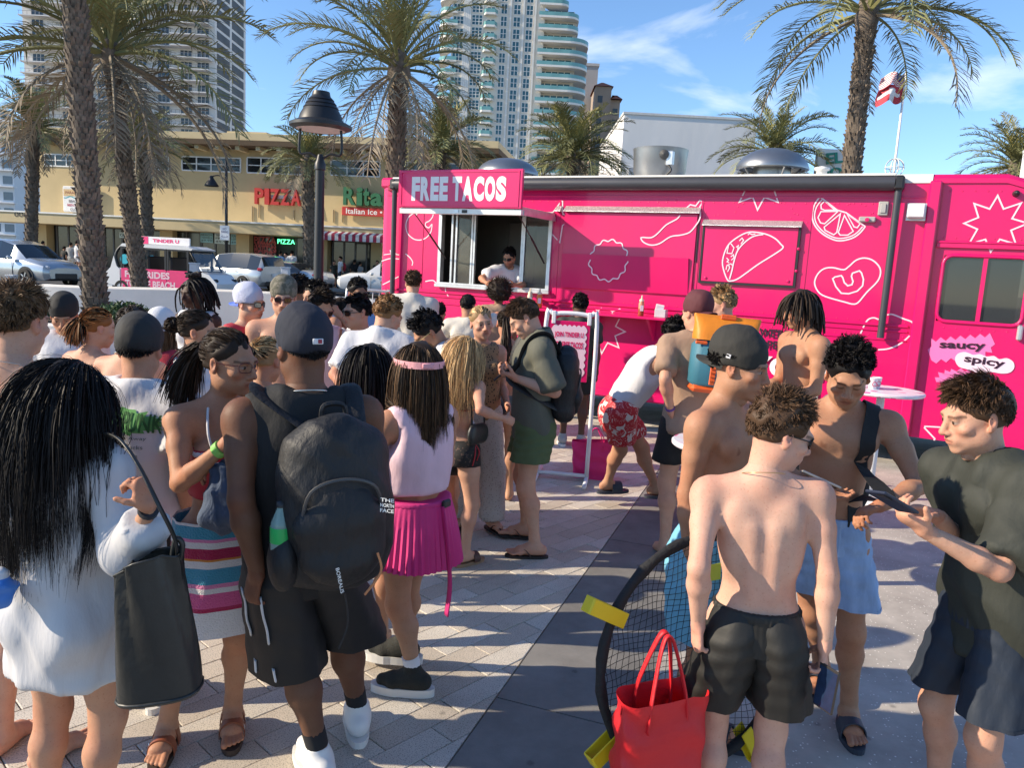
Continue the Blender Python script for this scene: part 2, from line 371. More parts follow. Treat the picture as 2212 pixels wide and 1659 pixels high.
# pavers, laid on a diagonal, running bond
mb = MB(); V = strip(-8, 14.6, -20, 0.0, -0.014); mb.add(V, [(0, 1, 2, 3)]); plaza = struct('plaza_pavement', mb.mesh('plaza_pavement'), m_mortar)
PU = np.array([math.cos(R(47)), math.sin(R(47))]); PV = np.array([-PU[1], PU[0]]); P_L, P_W, P_J = 0.402, 0.1335, 0.0045
P_O = np.array([-1.308, 2.923])
def clip_band(poly):
 out = []; n = len(poly)
 f = lambda p: -float((np.array(p) - BA) @ BN) - 0.004
 for i in range(n):
  p, q = poly[i], poly[(i + 1) % n]; fp, fq = f(p), f(q)
  if fp >= 0: out.append(p)
  if (fp > 0) != (fq > 0):
   t = fp / (fp - fq); out.append(tuple(np.array(p) + (np.array(q) - np.array(p)) * t))
 return out
def paver_faces(poly, z):
 n = len(poly); c = np.mean(poly, axis=0); top = [c + (np.array(p) - c) * (1 - 0.004 / max(0.02, np.hypot(*(np.array(p) - c)))) for p in poly]
 V = [(p[0], p[1], -0.03) for p in poly] + [(p[0], p[1], z - 0.003) for p in poly] + [(p[0], p[1], z) for p in top]
 F = [tuple(range(2 * n, 3 * n))]
 for i in range(n):
  j = (i + 1) % n; F += [(i, j, n + j, n + i), (n + i, n + j, 2 * n + j, 2 * n + i)]
 return V, F
cand = []
rp = random.Random(3)
for j in range(-30, 130):
 off = (j % 2) * P_L * 0.5 + rp.uniform(-0.06, 0.06)
 for i in range(-28, 50):
  o = P_O + PU * (i * (P_L + P_J) + off) + PV * (j * (P_W + P_J))
  q = [tuple(o), tuple(o + PU * P_L), tuple(o + PU * P_L + PV * P_W), tuple(o + PV * P_W)]
  cx, cy = np.mean(q, axis=0)
  if cy < 1.2 or cy > 18.3 or cx < -17: continue
  if abs(cx) / max(cy, 0.1) > 1.5: continue
  pq = clip_band(q)
  if len(pq) < 3: continue
  u, v, d = proj((cx, cy, 0))
  if u < -1100 or u > 2300 or v > 2600 or v < 600: continue
  cand.append((d, q, pq, o))
cand.sort(key=lambda t: t[0])
pm = MB(); V, F = paver_faces([(0, 0), (P_L, 0), (P_L, P_W), (0, P_W)], 0.0); pm.add(V, F); paver_me = pm.mesh('paver'); paver_me.materials.append(m_paver)
rest = MB(); nbig = 0
for d, q, pq, o in cand:
 dz = rp.uniform(-0.0015, 0.0015)
 whole = len(pq) == 4 and all(abs(a[0] - b[0]) + abs(a[1] - b[1]) < 1e-6 for a, b in zip(q, pq))
 area = 0.5 * abs(sum(pq[k][0] * pq[(k + 1) % len(pq)][1] - pq[(k + 1) % len(pq)][0] * pq[k][1] for k in range(len(pq))))
 if nbig < 300 and area > 0.004 and proj((*np.mean(pq, axis=0), 0))[1] < 1690 and proj((*np.mean(pq, axis=0), 0))[0] > -25:
  nbig += 1
  if whole: obj('paver', paver_me, plaza, None, (o[0], o[1], dz), (0, 0, R(47)))
  else:
   t = MB(); c = np.mean(pq, axis=0); V, F = paver_faces([tuple(np.array(p) - c) for p in pq], 0.0); t.add(V, F); obj('paver', t.mesh('cut_paver'), plaza, m_paver, (c[0], c[1], dz))
 elif area > 0.001:
  V, F = paver_faces(pq, dz); rest.add(V, F)
o = obj('paver_field', rest.mesh('paver_field'), plaza, m_paver); o['kind'] = 'stuff'
# street, far pavement
mb = MB(); mb.bb(-120, 120, 20.3, 41, -0.02, STREET_Z); struct('road', mb.mesh('road'), m_asphalt)
mb = MB(); mb.bb(-120, 120, 41, 46.5, -0.02, STREET_Z + 0.13, 0.02); struct('sidewalk', mb.mesh('sidewalk'), m_walk)
mb = MB(); mb.bb(-120, 120, 40.8, 41, -0.02, STREET_Z + 0.134); struct('kerb', mb.mesh('kerb'), mat('kerb', (0.45, 0.43, 0.4), 0.9, var=0.15))
mb = MB()
for i in range(-12, 12): mb.bb(i * 6, i * 6 + 3, 33.4, 33.52, STREET_Z, STREET_Z + 0.004)
struct('lane_marking', mb.mesh('lane_marking'), mat('road_paint', (0.7, 0.7, 0.66), 0.8, var=0.2, vs=4))
# ------------------------------------------------------------------ white wave wall + planter + bollards
m_white = mat('white_stucco', (0.74, 0.71, 0.66), 0.85, var=0.1, vs=1.5, bump=0.25, bs=30)
wl = thing('seat_wall', 'long curved white masonry wall between the plaza and the street', 'wall', (0, 19.5, 0))
pts = spline([(-13.2, 0.2), (-12.4, -0.5), (-11, -0.7), (-8, -0.2), (-4, 0.1), (0, 0.2), (6, 0.2)], 8)
rings = []
for i, (x, y) in enumerate(pts):
 zt = 1.02 + 0.04 * math.sin(x * 0.7) - max(0, (-11.6 - x)) * 0.42
 th = 0.16
 rings.append([(x, y - th, 0), (x, y - th * 0.9, zt - 0.05), (x, y - th * 0.5, zt), (x, y + th * 0.5, zt), (x, y + th * 0.9, zt - 0.05), (x, y + th, 0)])
mb = MB(); mb.loft(rings, True, True); mb.build('wall', m_white, wl, True, angle=50)
pl = thing('planter', 'low white round-edged planter of soil around the nearest palm trunk', 'planter', (-8.3, 15.2, 0))
mb = MB(); mb.lathe([(1.5, 0), (1.52, 0.5), (1.48, 0.53), (1.3, 0.53), (1.27, 0.45)], n=40); mb.build('rim', m_white, pl, True, angle=40)
mb = MB(); mb.lathe([(1.29, 0.44), (0.01, 0.5)], n=24); mb.build('soil', mat('soil', (0.06, 0.045, 0.03), 1, var=0.3, vs=20), pl)
m_leaf = mat('hedge_leaf', (0.05, 0.095, 0.03), 0.5, var=0.35, vs=9, spec=0.5)
rr = np.random.RandomState(5)
def leaf_cloud(n, cx, cy, cz, rx, ry, rz, size):
 d = rr.normal(size=(n, 3)); d /= np.linalg.norm(d, axis=1)[:, None]; rad = rr.uniform(0.55, 1.05, n)[:, None]
 c = d * rad * np.array([rx, ry, rz]) + np.array([cx, cy, cz])
 a = rr.normal(size=(n, 3)); a /= np.linalg.norm(a, axis=1)[:, None]; b = np.cross(a, rr.normal(size=(n, 3))); b /= np.linalg.norm(b, axis=1)[:, None]
 s = size * rr.uniform(0.7, 1.3, n)[:, None]
 V = np.stack([c - a * s, c + b * s * 0.45, c + a * s, c - b * s * 0.45], 1).reshape(-1, 3)
 return V, np.arange(4 * n).reshape(-1, 4)
for (dx, dy, lab) in ((-1.0, -0.6, 'clipped green hedge clump left of the nearest palm trunk'), (0.85, -0.55, 'clipped green hedge clump right of the nearest palm trunk')):
 sh = thing('hedge_shrub', lab, 'shrub', (-8.3 + dx, 15.2 + dy, 0.46))
 V, F = leaf_cloud(1500, 0, 0, 0.22, 0.5, 0.4, 0.26, 0.05); obj('foliage', mesh_np('hedge', V, F), sh, m_leaf)
 mb = MB()
 for k in range(5): mb.tube([(0, 0, -0.02), (rr.uniform(-.2, .2), rr.uniform(-.2, .2), .25)], [.012, .006], 5)
 mb.build('stem', mat('stem', (0.1, 0.07, 0.04), 0.9), sh)
m_boll = mat('bollard_paint', (0.55, 0.58, 0.62), 0.6, var=0.08)
for (u, v, lab) in ((25, 594, 'pale square bollard in front of the silver minivan'), (420, 568, 'pale square bollard in front of the pink shuttle doors'), (617, 577, 'pale square bollard right of the pink shuttle nose')):
 p = at(u, v, 21.0); b = thing('bollard', lab, 'bollard', (p[0], 21.0, STREET_Z), group='bollards behind the white wall')
 h = p[2] - STREET_Z; mb = MB(); mb.bb(-.1, .1, -.1, .1, 0, h - .03, .01); mb.build('post', m_boll, b)
 mb = MB(); mb.bb(-.115, .115, -.115, .115, h - .03, h + .01, .008); mb.build('cap', m_boll, b)
# ------------------------------------------------------------------ yellow commercial building
YB = 45.0
def fx(u, v, Y=YB): p = at(u, v, Y); return p[0], p[2]
m_yel = mat('yellow_stucco', (0.56, 0.43, 0.23), 0.9, var=0.10, vs=0.6, bump=0.2, bs=8)
m_yel2 = mat('yellow_trim', (0.54, 0.44, 0.26), 0.85, var=0.08, vs=1)
m_alu = mat('window_aluminium', (0.72, 0.72, 0.70), 0.5, metal=0.2, var=0.05)
m_dglass = mat('dark_window_glass', (0.015, 0.018, 0.022), 0.06, var=0.3, vs=0.6, spec=0.7)
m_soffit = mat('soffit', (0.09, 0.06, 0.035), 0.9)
xl, _ = fx(36, 400); xr, _ = fx(1075, 400)
zt = fx(600, 297)[1]; zeave = fx(560, 318)[1]; zc1 = fx(277, 469)[1]
B = thing('commercial_building', 'two-storey yellow stucco shop building with flat overhanging roof', 'building', ((xl + xr) / 2, YB, STREET_Z + 0.13))
bx0, bz0 = (xl + xr) / 2, STREET_Z + 0.13
def lb(x): return x - bx0
def lz(z): return z - bz0
mb = MB(); mb.bb(lb(xl), lb(xr), 0, 14, lz(zc1) - 0.25, lz(zeave) - 0.15); mb.build('upper_wall', m_yel, B)
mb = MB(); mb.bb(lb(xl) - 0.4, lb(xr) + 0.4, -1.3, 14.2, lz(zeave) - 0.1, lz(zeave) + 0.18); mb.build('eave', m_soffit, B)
mb = MB(); mb.bb(lb(xl) - 0.3, lb(xr) + 0.3, -1.0, 14.1, lz(zeave) + 0.18, lz(zt)); mb.build('parapet', m_yel2, B)
x0, z0 = fx(403, 289); x1, z1 = fx(503, 256)
mb = MB(); mb.bb(lb(x0), lb(x1), 4, 9, lz(zt), lz(z1)); mb.build('roof_room', m_yel2, B)
for k in range(22):
 xx = lb(xl) + 1 + k * (xr - xl - 2) / 21; mb = MB(); mb.bb(xx - .12, xx + .12, -1.1, 0, lz(zeave) - .32, lz(zeave) - .1); mb.build('eave_bracket', m_yel2, B)
def strip_window(u0, u1, v0, v1, n):
 xa, za = fx(u0, v1); xb, _ = fx(u1, v1); zb = fx((u0 + u1) / 2, v0)[1]; za = fx((u0 + u1) / 2, v1)[1]
 f = MB(); t = 0.07
 f.bb(lb(xa), lb(xb), -.05, .03, lz(za), lz(za) + t); f.bb(lb(xa), lb(xb), -.05, .03, lz(zb) - t, lz(zb))
 for k in range(n + 1):
  x = lb(xa) + (xb - xa) * k / n; f.bb(x - t / 2, x + t / 2, -.048, .028, lz(za) + t, lz(zb) - t)
 f.bb(lb(xa) + t, lb(xb) - t, -.035, .02, (lz(za) + lz(zb)) / 2 - .025, (lz(za) + lz(zb)) / 2 + .025)
 fo = f.build('window', m_alu, B)
 for k in range(n):
  x = lb(xa) + (xb - xa) * k / n; q = MB(); q.bb(x + t / 2, x + (xb - xa) / n - t / 2, -.012, -.004, lz(za) + t, lz(zb) - t); q.build('pane', m_dglass, fo)
for a in ((50, 158, 323, 352, 4), (232, 350, 329, 361, 4), (382, 518, 336, 369, 4), (533, 660, 341, 377, 4), (722, 830, 350, 385, 3), (850, 1010, 357, 392, 4)): strip_window(*a)
# ground floor: canopy, piers, shop windows
mb = MB(); mb.bb(lb(xl) - 3.4, lb(xr), -2.2, 0.05, lz(zc1) - .62, lz(zc1) - .06); mb.build('canopy', m_yel2, B)
mb = MB(); mb.bb(lb(xl) - 3.45, lb(xr), -2.26, 0.0, lz(zc1) - .06, lz(zc1) + .02); mb.build('canopy_flashing', m_alu, B)
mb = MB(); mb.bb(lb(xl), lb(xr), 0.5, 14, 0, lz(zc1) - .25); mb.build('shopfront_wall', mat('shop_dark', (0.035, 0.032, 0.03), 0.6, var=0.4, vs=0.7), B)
me = text_mesh('number', '001', .75, .28, .01); o = obj('street_number', me, B, mat('dark_print', (0.08, 0.07, 0.06), 0.7)); xx, zz = fx(4, 462, YB - 2.2); o.location = (lb(xx), -2.215, lz(zz) + .1); o.rotation_euler = (R(90), 0, 0)
for (u, w_) in ((48, .8), (168, .55), (350, .8), (527, .8), (690, .55), (708, .5), (830, .9), (960, .9)):
 x, _ = fx(u, 560); mb = MB(); mb.bb(lb(x) - w_ / 2, lb(x) + w_ / 2, -.25, .4, 0, lz(zc1) - .26); mb.build('pier', m_yel, B)
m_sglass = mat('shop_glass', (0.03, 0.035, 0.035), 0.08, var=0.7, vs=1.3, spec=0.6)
m_sframe = mat('shop_frame', (0.10, 0.095, 0.09), 0.5, metal=0.3)
def shop_window(u0, u1, v0, v1, n):
 xa = fx(u0, v1)[0]; xb = fx(u1, v1)[0]; za = max(0.35, lz(fx((u0 + u1) / 2, v1)[1])); zb = lz(fx((u0 + u1) / 2, v0)[1])
 f = MB()
 for k in range(n + 1): x = lb(xa) + (xb - xa) * k / n; f.bb(x - .05, x + .05, .2, .3, za, zb)
 f.bb(lb(xa), lb(xb), .205, .295, za - .08, za); f.bb(lb(xa), lb(xb), .205, .295, zb, zb + .08)
 fo = f.build('shop_window', m_sframe, B)
 for k in range(n):
  x = lb(xa) + (xb - xa) * k / n; q = MB(); q.bb(x + .05, x + (xb - xa) / n - .05, .24, .25, za, zb); q.build('pane', m_sglass, fo)
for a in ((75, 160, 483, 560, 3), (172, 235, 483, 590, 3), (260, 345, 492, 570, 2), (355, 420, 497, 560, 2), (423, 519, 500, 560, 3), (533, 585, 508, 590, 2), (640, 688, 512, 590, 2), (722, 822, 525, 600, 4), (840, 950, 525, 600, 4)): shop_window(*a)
def poster(u0, u1, v0, v1, lines, bgc, fc, name='window_poster', Yo=.19):
 Y = YB + Yo - 0.03; xa = at(u0, v0, Y)[0]; xb = at(u1, v0, Y)[0]; zb = at((u0 + u1) / 2, v0, Y)[2]; za = at((u0 + u1) / 2, v1, Y)[2]
 q = MB(); q.bb(lb(xa), lb(xb), Yo - .02, Yo, lz(za), lz(zb)); po = q.build(name, bgc, B)
 h = (zb - za) / (len(lines) + .4)
 for i, s in enumerate(lines):
  t = obj('lettering', text_mesh('t', s, (xb - xa) * .86, h * .62, .012), po, fc); t.location = (lb((xa + xb) / 2), Yo - .024, lz(zb) - h * (i + .7)); t.rotation_euler = (R(90), 0, 0)
m_teal = ramp_mat('teal_poster', 'Z', [(0, (0.75, 0.78, 0.72)), (0.4, (0.22, 0.55, 0.68)), (0.72, (0.75, 0.78, 0.72))], 0.6, stretch=(1, 1, 1))
m_postw = mat('white_poster', (0.6, 0.72, 0.72), 0.6, var=0.15, vs=2); m_postb = mat('teal_poster2', (0.3, 0.55, 0.6), 0.6, var=0.15, vs=2)
m_ink = mat('ink', (0.06, 0.10, 0.10), 0.7)
poster(423, 452, 502, 523, ['BEACH', 'TOWELS', '$9.99'], m_postb, m_ink); poster(456, 492, 503, 526, ['TANK TOPS', 'FROM', '$5.99'], m_postw, m_ink)
poster(494, 519, 505, 528, ['SUN TAN', 'LOTION', '$9.99'], m_postb, m_ink); poster(137, 158, 483, 500, ['SALE', '$9.99'], m_postw, m_ink)
poster(230, 258, 499, 512, ['OPEN'], m_postw, m_ink)
m_redneon = mat('red_lettering', (0.5, 0.09, 0.08), 0.6)
for i, s in enumerate(['PIZZA', 'WINGS', 'HOTDOGS', 'SODAS', 'SUBS']):
 x, z = fx(571, 519 + i * 9.4); t = obj('lettering', text_mesh('t', s, 1.35, .42, .01), B, m_redneon); t.location = (lb(x), .17, lz(z)); t.rotation_euler = (R(90), 0, 0)
x, z = fx(620, 522); t = obj('neon_sign', text_mesh('t', 'PIZZA', 1.05, .26, .0), B, mat('green_neon', (0.1, 0.9, 0.35), 0.5, emit=2.5, var=0)); t.location = (lb(x), .1, lz(z)); t.rotation_euler = (R(90), 0, 0)
for (u, v, c, e) in ((543, 500, (1.0, 0.6, 0.2), 5), (590, 503, (0.1, 1.0, 0.4), 5)):
 x, z = fx(u, v, YB - 1.5); mb = MB(); mb.lathe([(.01, .09), (.11, .05), (.13, -.03), (.01, -.07)], (lb(x), -1.5, lz(z)), 12); mb.build('canopy_lamp', mat('lamp%d' % u, c, 0.4, emit=e, var=0), B, True)
# conduits on the facade
for (u, v0, v1) in ((545, 445, 478), (560, 440, 470), (640, 455, 476), (728, 455, 482), (748, 458, 482)):
 xa, za = fx(u, v0); _, zb = fx(u, v1); mb = MB(); mb.cyl((lb(xa), -.05, lz(za)), (lb(xa), -.05, lz(zb)), .035, None, 6); mb.build('conduit', mat('conduit', (0.3, 0.24, 0.14), 0.6), B)
# signs
def facesign(name, label, u, v, s, wpx, hpx, m, bold, Y, depth=.25, group=None):
 p = at(u, v, Y); t = thing(name, label, 'sign', (p[0], Y, p[2])); k = Y / FPX
 tot = sum(1.0 if c not in 'Iit' else .5 for c in s); x = -wpx * k / 2
 for c in s:
  w_ = wpx * k * (1.0 if c not in 'Iit' else .5) / tot
  hh = hpx * k * (1.0 if c.isupper() or c in 'it' else .72)
  me = text_mesh('letter', c, w_ * .88, hh, bold, depth); o = obj('letter', me, t, m); o.rotation_euler = (R(90), 0, 0); o.location = (x + w_ / 2, 0, -(hpx * k - hh) / 2); x += w_
 return t, k
m_sred = mat('sign_red', (0.50, 0.035, 0.03), 0.45, var=0.05); m_sgrn = mat('sign_green', (0.03, 0.16, 0.075), 0.5)
t, k = facesign('shop_sign', 'red block letter pizza sign on the yellow facade', 605, 426, 'PIZZA', 104, 33, m_sred, .03, YB - .3)
mb = MB(); mb.bb(-.8, 1.3, .14, .2, -.08, .12); mb.build('raceway', m_alu, t)
t, k = facesign('shop_sign', 'green script name sign with red strip below, beside the truck', 796, 428, 'Rita', 88, 36, m_sgrn, .035, YB - .3)
mb = MB(); mb.bb(-1.25, 2.8, .0, .15, -1.05, -.58, .03); o = mb.build('strip_board', m_sred, t)
tt = obj('lettering', text_mesh('t', 'Italian Ice • Frozen', 3.6, .3, .012), o, mat('sign_white', (0.8, 0.8, 0.78), 0.5)); tt.rotation_euler = (R(90), 0, 0); tt.location = (.8, -.006, -.81)
xa, za = fx(96, 452, YB - .3); xb, zb = fx(173, 398, YB - .3)
t = thing('shop_sign', 'white beachwear shop sign board half hidden by a palm trunk', 'sign', ((xa + xb) / 2, YB - .3, za)); hw = (xb - xa) / 2; hh = zb - za
mb = MB(); mb.bb(-hw, hw, 0, .2, 0, hh, .05); bo = mb.build('board', mat('sign_board', (0.75, 0.74, 0.72), 0.5, var=0.05), t)
mb = MB(); mb.bb(-hw * .92, hw * .92, -.012, 0, hh * .62, hh * .88); mb.build('banner', mat('sign_tan', (0.62, 0.42, 0.2), 0.5), bo)
mb = MB(); mb.ribbon([(x, hh * .57 + .05 * math.sin(x * 9)) for x in np.linspace(-hw * .9, hw * .9, 40)], .06, lambda a, b, c: (a, -c, b), lift=.006); mb.build('wave', mat('sign_teal', (0.05, 0.35, 0.38), 0.5), bo)
for s, zz, ww, c in (('PARADISE GIFTS', .75, 1.6, (0.3, 0.08, 0.03)), ('BEACHWEAR', .42, 1.2, (0.07, 0.07, 0.1)), ('MEN & WOMEN', .27, 1.4, (0.45, 0.06, 0.12)), ('CLOTHING', .1, 1.05, (0.07, 0.07, 0.1))):
 q = obj('lettering', text_mesh('t', s, hw * ww, hh * .1, .012), bo, mat('sg' + s, c, 0.6)); q.rotation_euler = (R(90), 0, 0); q.location = (0, -.016, hh * zz)
# striped awning
xa, za = fx(701, 520, YB - 3.6); xb, zb = fx(905, 493, YB - 3.6); zb = fx(760, 491, YB - 3.6)[1]; za = fx(760, 521, YB - 3.6)[1]
aw = thing('striped_awning', 'red and white striped awning over the ice shop front', 'awning', ((xa + xb) / 2, YB - 2.75, za)); n = 26; ww = (xb - xa) / n; hh = zb - za
ma_, mb_ = mat('awning_red', (0.36, 0.03, 0.07), 0.8), mat('awning_white', (0.72, 0.70, 0.68), 0.8)
for i in range(n):
 x = -(xb - xa) / 2 + i * ww; q = MB(); q.add([(x, 0, 0), (x + ww, 0, 0), (x + ww, 0, hh * .45), (x, 0, hh * .45), (x + ww, 1.35, hh), (x, 1.35, hh)], [(0, 1, 2, 3), (3, 2, 4, 5)]); q.build('stripe', ma_ if i % 2 == 0 else mb_, aw)
ROTB = R(-8)
for o in [B] + [q for q in bpy.data.objects if q.parent is None and q.name.split('.')[0] in ('shop_sign', 'striped_awning')]:
 d = Vector((o.location.x - bx0, o.location.y - YB, 0)); d.rotate(Euler((0, 0, ROTB))); o.location.x = bx0 + d.x; o.location.y = YB + d.y; o.rotation_euler.z += ROTB
# ------------------------------------------------------------------ towers
def tower_left():
 Y = 215.0; k = Y / FPX
 xL = at(48, 290, Y)[0]; xR = at(454, 290, Y)[0]; fl = 22.6 * k; z0 = 0.3; nf = 26
 T = thing('condo_tower', 'tall white condominium tower with long balconies at the left', 'building', ((xL + xR) / 2, Y, z0)); W = xR - xL; H = nf * fl
 m_w = mat('tower_white', (0.66, 0.64, 0.62), 0.8, var=0.06, vs=0.15); m_sh = mat('tower_grey', (0.5, 0.49, 0.48), 0.85, var=0.06, vs=0.15)
 m_g = mat('tower_glass', (0.03, 0.04, 0.05), 0.12, var=0.5, vs=0.2, spec=0.7); m_rail = mat('rail_grey', (0.16, 0.16, 0.17), 0.6)
 mb = MB(); mb.bb(-W / 2, W / 2, 2.0, 24, 0, H); mb.build('wall', m_w, T)
 # balcony line follows stepped bays
 bays = [(-.5, -.33, 0), (-.33, -.12, -1.6), (-.12, -.04, 0), (-.04, .18, -1.6), (.18, .3, 0), (.3, .5, -1.2)]
 wm = MB(); wm.bb(-1.6, 1.6, -.08, .05, 0, 2.0); wme = wm.mesh('w'); wme.materials.append(m_g)
 fm = MB()
 for x in (-1.6, -.53, .53, 1.6): fm.bb(x - .06, x + .06, -.12, -.07, 0, 2.0)
 fme = fm.mesh('f'); fme.materials.append(m_w)
 for i in range(5, nf):
  z = i * fl
  s = MB()
  for a, b, d in bays: s.bb(a * W, b * W, d, 2.0, z - .14, z + .14)
  so = s.build('balcony_slab', m_w, T)
  r_ = MB()
  for a, b, d in bays:
   r_.bb(a * W, b * W, d + .02, d + .07, z + 1.02, z + 1.1)
   for x in np.arange(a * W + .3, b * W, 1.1): r_.bb(x - .03, x + .03, d + .03, d + .06, z + .14, z + 1.02)
  r_.build('railing', m_rail, so)
  for fx_ in (-.42, -.27, -.18, -.08, .02, .12, .24, .36, .45):
   o = obj('window', wme, T, None, (fx_ * W, 2.0, z + .35)); obj('mullion', fme, o)
 # side face with two bays of loggias
 mb = MB(); mb.bb(W / 2, W / 2 + .6, 2.0, 25.5, 0, H + 2); mb.build('side_wall', m_w, T)
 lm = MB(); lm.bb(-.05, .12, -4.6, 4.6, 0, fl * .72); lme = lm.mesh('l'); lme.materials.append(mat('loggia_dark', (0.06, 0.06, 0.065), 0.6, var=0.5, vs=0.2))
 for i in range(5, nf):
  for yy in (8.0, 19.0): obj('loggia', lme, T, None, (W / 2 + .56, yy, i * fl + .3))
tower_left()
def tower_mid():
 Y = 210.0; k = Y / FPX; fl = 23.8 * k; nf = 24
 U = lambda c: 796.8 + c * .3962
 # world x from crop columns, taken on the level of the horizon so that the tilt of the picture drops out
 X = lambda c, v=200: at(U(c), v, Y)[0]
 x0, x1 = X(440), X(905)
 T = thing('apartment_tower', 'cream apartment tower with teal glass and rounded corner balconies', 'building', ((x0 + x1) / 2, Y, .3)); c0 = (x0 + x1) / 2
 m_c = mat('tower_cream', (0.70, 0.66, 0.58), 0.8, var=0.05, vs=0.2); m_t = mat('teal_glass', (0.02, 0.10, 0.125), 0.08, var=0.6, vs=0.25, spec=0.8)
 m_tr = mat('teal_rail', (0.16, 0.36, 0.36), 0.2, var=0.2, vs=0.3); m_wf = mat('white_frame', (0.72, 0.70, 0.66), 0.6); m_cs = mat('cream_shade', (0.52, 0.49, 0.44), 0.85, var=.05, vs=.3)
 H = nf * fl
 mb = MB(); mb.bb(x0 - c0, x1 - c0 + 1.5, 0, 26, 0, H); mb.build('wall', m_c, T)
 def wincol(ca, cb, cols, hfrac, rows=2):
  xa, xb = X(ca) - c0, X(cb) - c0; g = MB(); g.bb(-(xb - xa) / 2, (xb - xa) / 2, -.05, .04, 0, fl * hfrac); ge = g.mesh('g'); ge.materials.append(m_t)
  f = MB()
  for q in range(cols + 1): xx = -(xb - xa) / 2 + (xb - xa) * q / cols; f.bb(xx - .09, xx + .09, -.14, -.04, 0, fl * hfrac)
  for q in range(rows + 1): zz = fl * hfrac * q / rows; f.bb(-(xb - xa) / 2, (xb - xa) / 2, -.13, -.045, zz - .07, zz + .07)
  fe = f.mesh('f'); fe.materials.append(m_wf)
  for i in range(2, nf): o = obj('window', ge, T, None, ((xa + xb) / 2, 0, i * fl + fl * .1)); obj('frame', fe, o)
 wincol(445, 500, 3, .62); wincol(545, 602, 3, .8, 3); wincol(625, 668, 2, .5, 1); wincol(700, 733, 2, .8); wincol(768, 805, 2, .8); wincol(836, 872, 2, .8)
 for c in (505, 515, 525, 535, 752, 822, 885):
  mb = MB(); mb.bb(X(c) - c0 - .22, X(c) - c0 + .22, -.35, -.001, 0, H); mb.build('fin', m_wf, T)
 # small balconies in the middle column, curved ones at both corners
 def balcony(poly, name='balcony'):
  s = MB(); s.prism(poly, lambda a, b, c: (a, b, c - .35), .5); se = s.mesh('s'); se.materials.append(m_wf)
  r_ = MB(); n = len(poly)
  for q in range(n - 1):
   a, b = poly[q], poly[q + 1]; r_.add([(a[0], a[1], .15), (b[0], b[1], .15), (b[0], b[1], 1.05), (a[0], a[1], 1.05)], [(0, 1, 2, 3)])
  re = r_.mesh('r'); re.materials.append(m_tr); return se, re
 xa, xb = X(608) - c0, X(682) - c0
 bs = [balcony([(xa, -.01), (xa + .6, -1.5), (xb - .6, -1.5), (xb, -.01)]) for _ in range(1)][0]
 xl0 = X(368) - c0; xl1 = X(440) - c0
 arc = lambda cx, cy, rx, ry, a0, a1: [(cx + rx * math.cos(t), cy + ry * math.sin(t)) for t in np.linspace(a0, a1, 10)]
 bl = balcony([(xl1 + 1.5, -1.2)] + arc(xl1, 2.5, xl1 - xl0, 3.7, -math.pi / 2, -math.pi)[0:] + [(xl0, 8)])
 bl = balcony([(xl0, 8), *arc(xl1 - 1, 2.5, xl1 - 1 - xl0, 3.7, -math.pi, -math.pi / 2), (xl1 + 1.5, -1.2)])
 xr0, xr1 = X(905) - c0, X(1185) - c0
 br = balcony([(xr0, -1.6), *arc(xr1 - 5, 3.4, 5, 5, -math.pi / 2, 0), (xr1, 14)]); xr2 = X(1122) - c0; br2 = balcony([(xr0, -1.6), *arc(xr2 - 3, 1.4, 3, 3, -math.pi / 2, 0), (xr2, 12)])
 xr3 = X(1062) - c0; br3 = balcony([(xr0, -1.6), *arc(xr3 - 2, .4, 2, 2, -math.pi / 2, 0), (xr3, 12)])
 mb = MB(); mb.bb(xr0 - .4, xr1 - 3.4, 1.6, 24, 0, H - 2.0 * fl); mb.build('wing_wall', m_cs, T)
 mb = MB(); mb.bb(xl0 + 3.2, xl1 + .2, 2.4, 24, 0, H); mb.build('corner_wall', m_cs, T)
 gw = MB(); gw.bb(-5.0, 5.0, -.05, .04, 0, fl * .62); gwe = gw.mesh('gw'); gwe.materials.append(m_t)
 gf = MB()
 for q in np.linspace(-5, 5, 7): gf.bb(q - .1, q + .1, -.14, -.05, 0, fl * .62)
 gfe = gf.mesh('gf'); gfe.materials.append(m_wf)
 vtop = int(round((at(1000, 0, Y)[2] - .3) / fl))
 for i in range(2, nf):
  o = obj('balcony', bs[0], T, None, (0, 0, i * fl)); obj('glass_rail', bs[1], o)
  o = obj('balcony', bl[0], T, None, (0, 0, i * fl)); obj('glass_rail', bl[1], o)
  b_ = br if i < vtop - 2 else (br2 if i < vtop else br3)
  o = obj('balcony', b_[0], T, None, (0, 0, i * fl)); obj('glass_rail', b_[1], o)
  if i < vtop: o = obj('window', gwe, T, None, ((xr0 + xr1) / 2 - 2.6, 1.6, i * fl + .3)); obj('frame', gfe, o)
 # neighbours
 xa = at(U(1180), 260, Y + 40)[0]; xb = at(U(1232), 260, Y + 40)[0]; zt_ = at(U(1205), 144, Y + 40)[2]
 t = thing('grey_block', 'plain grey tower block peeking out right of the cream tower', 'building', ((xa + xb) / 2, Y + 40, .3))
 mb = MB(); mb.bb(-(xb - xa) / 2 - 4, (xb - xa) / 2, 0, 20, 0, zt_); mb.build('wall', mat('grey_block', (0.40, 0.38, 0.36), 0.9, var=.06, vs=.2), t)
 mb = MB(); mb.bb(-(xb - xa) / 2 - 4.3, (xb - xa) / 2 + .3, -.3, 20.3, zt_, zt_ + .8); mb.build('parapet', mat('grey_block2', (0.48, 0.46, 0.44), 0.9), t)
 xa = at(U(1225), 260, Y + 25)[0]; xb = at(U(1365), 260, Y + 25)[0]; xm = at(U(1312), 260, Y + 25)[0]
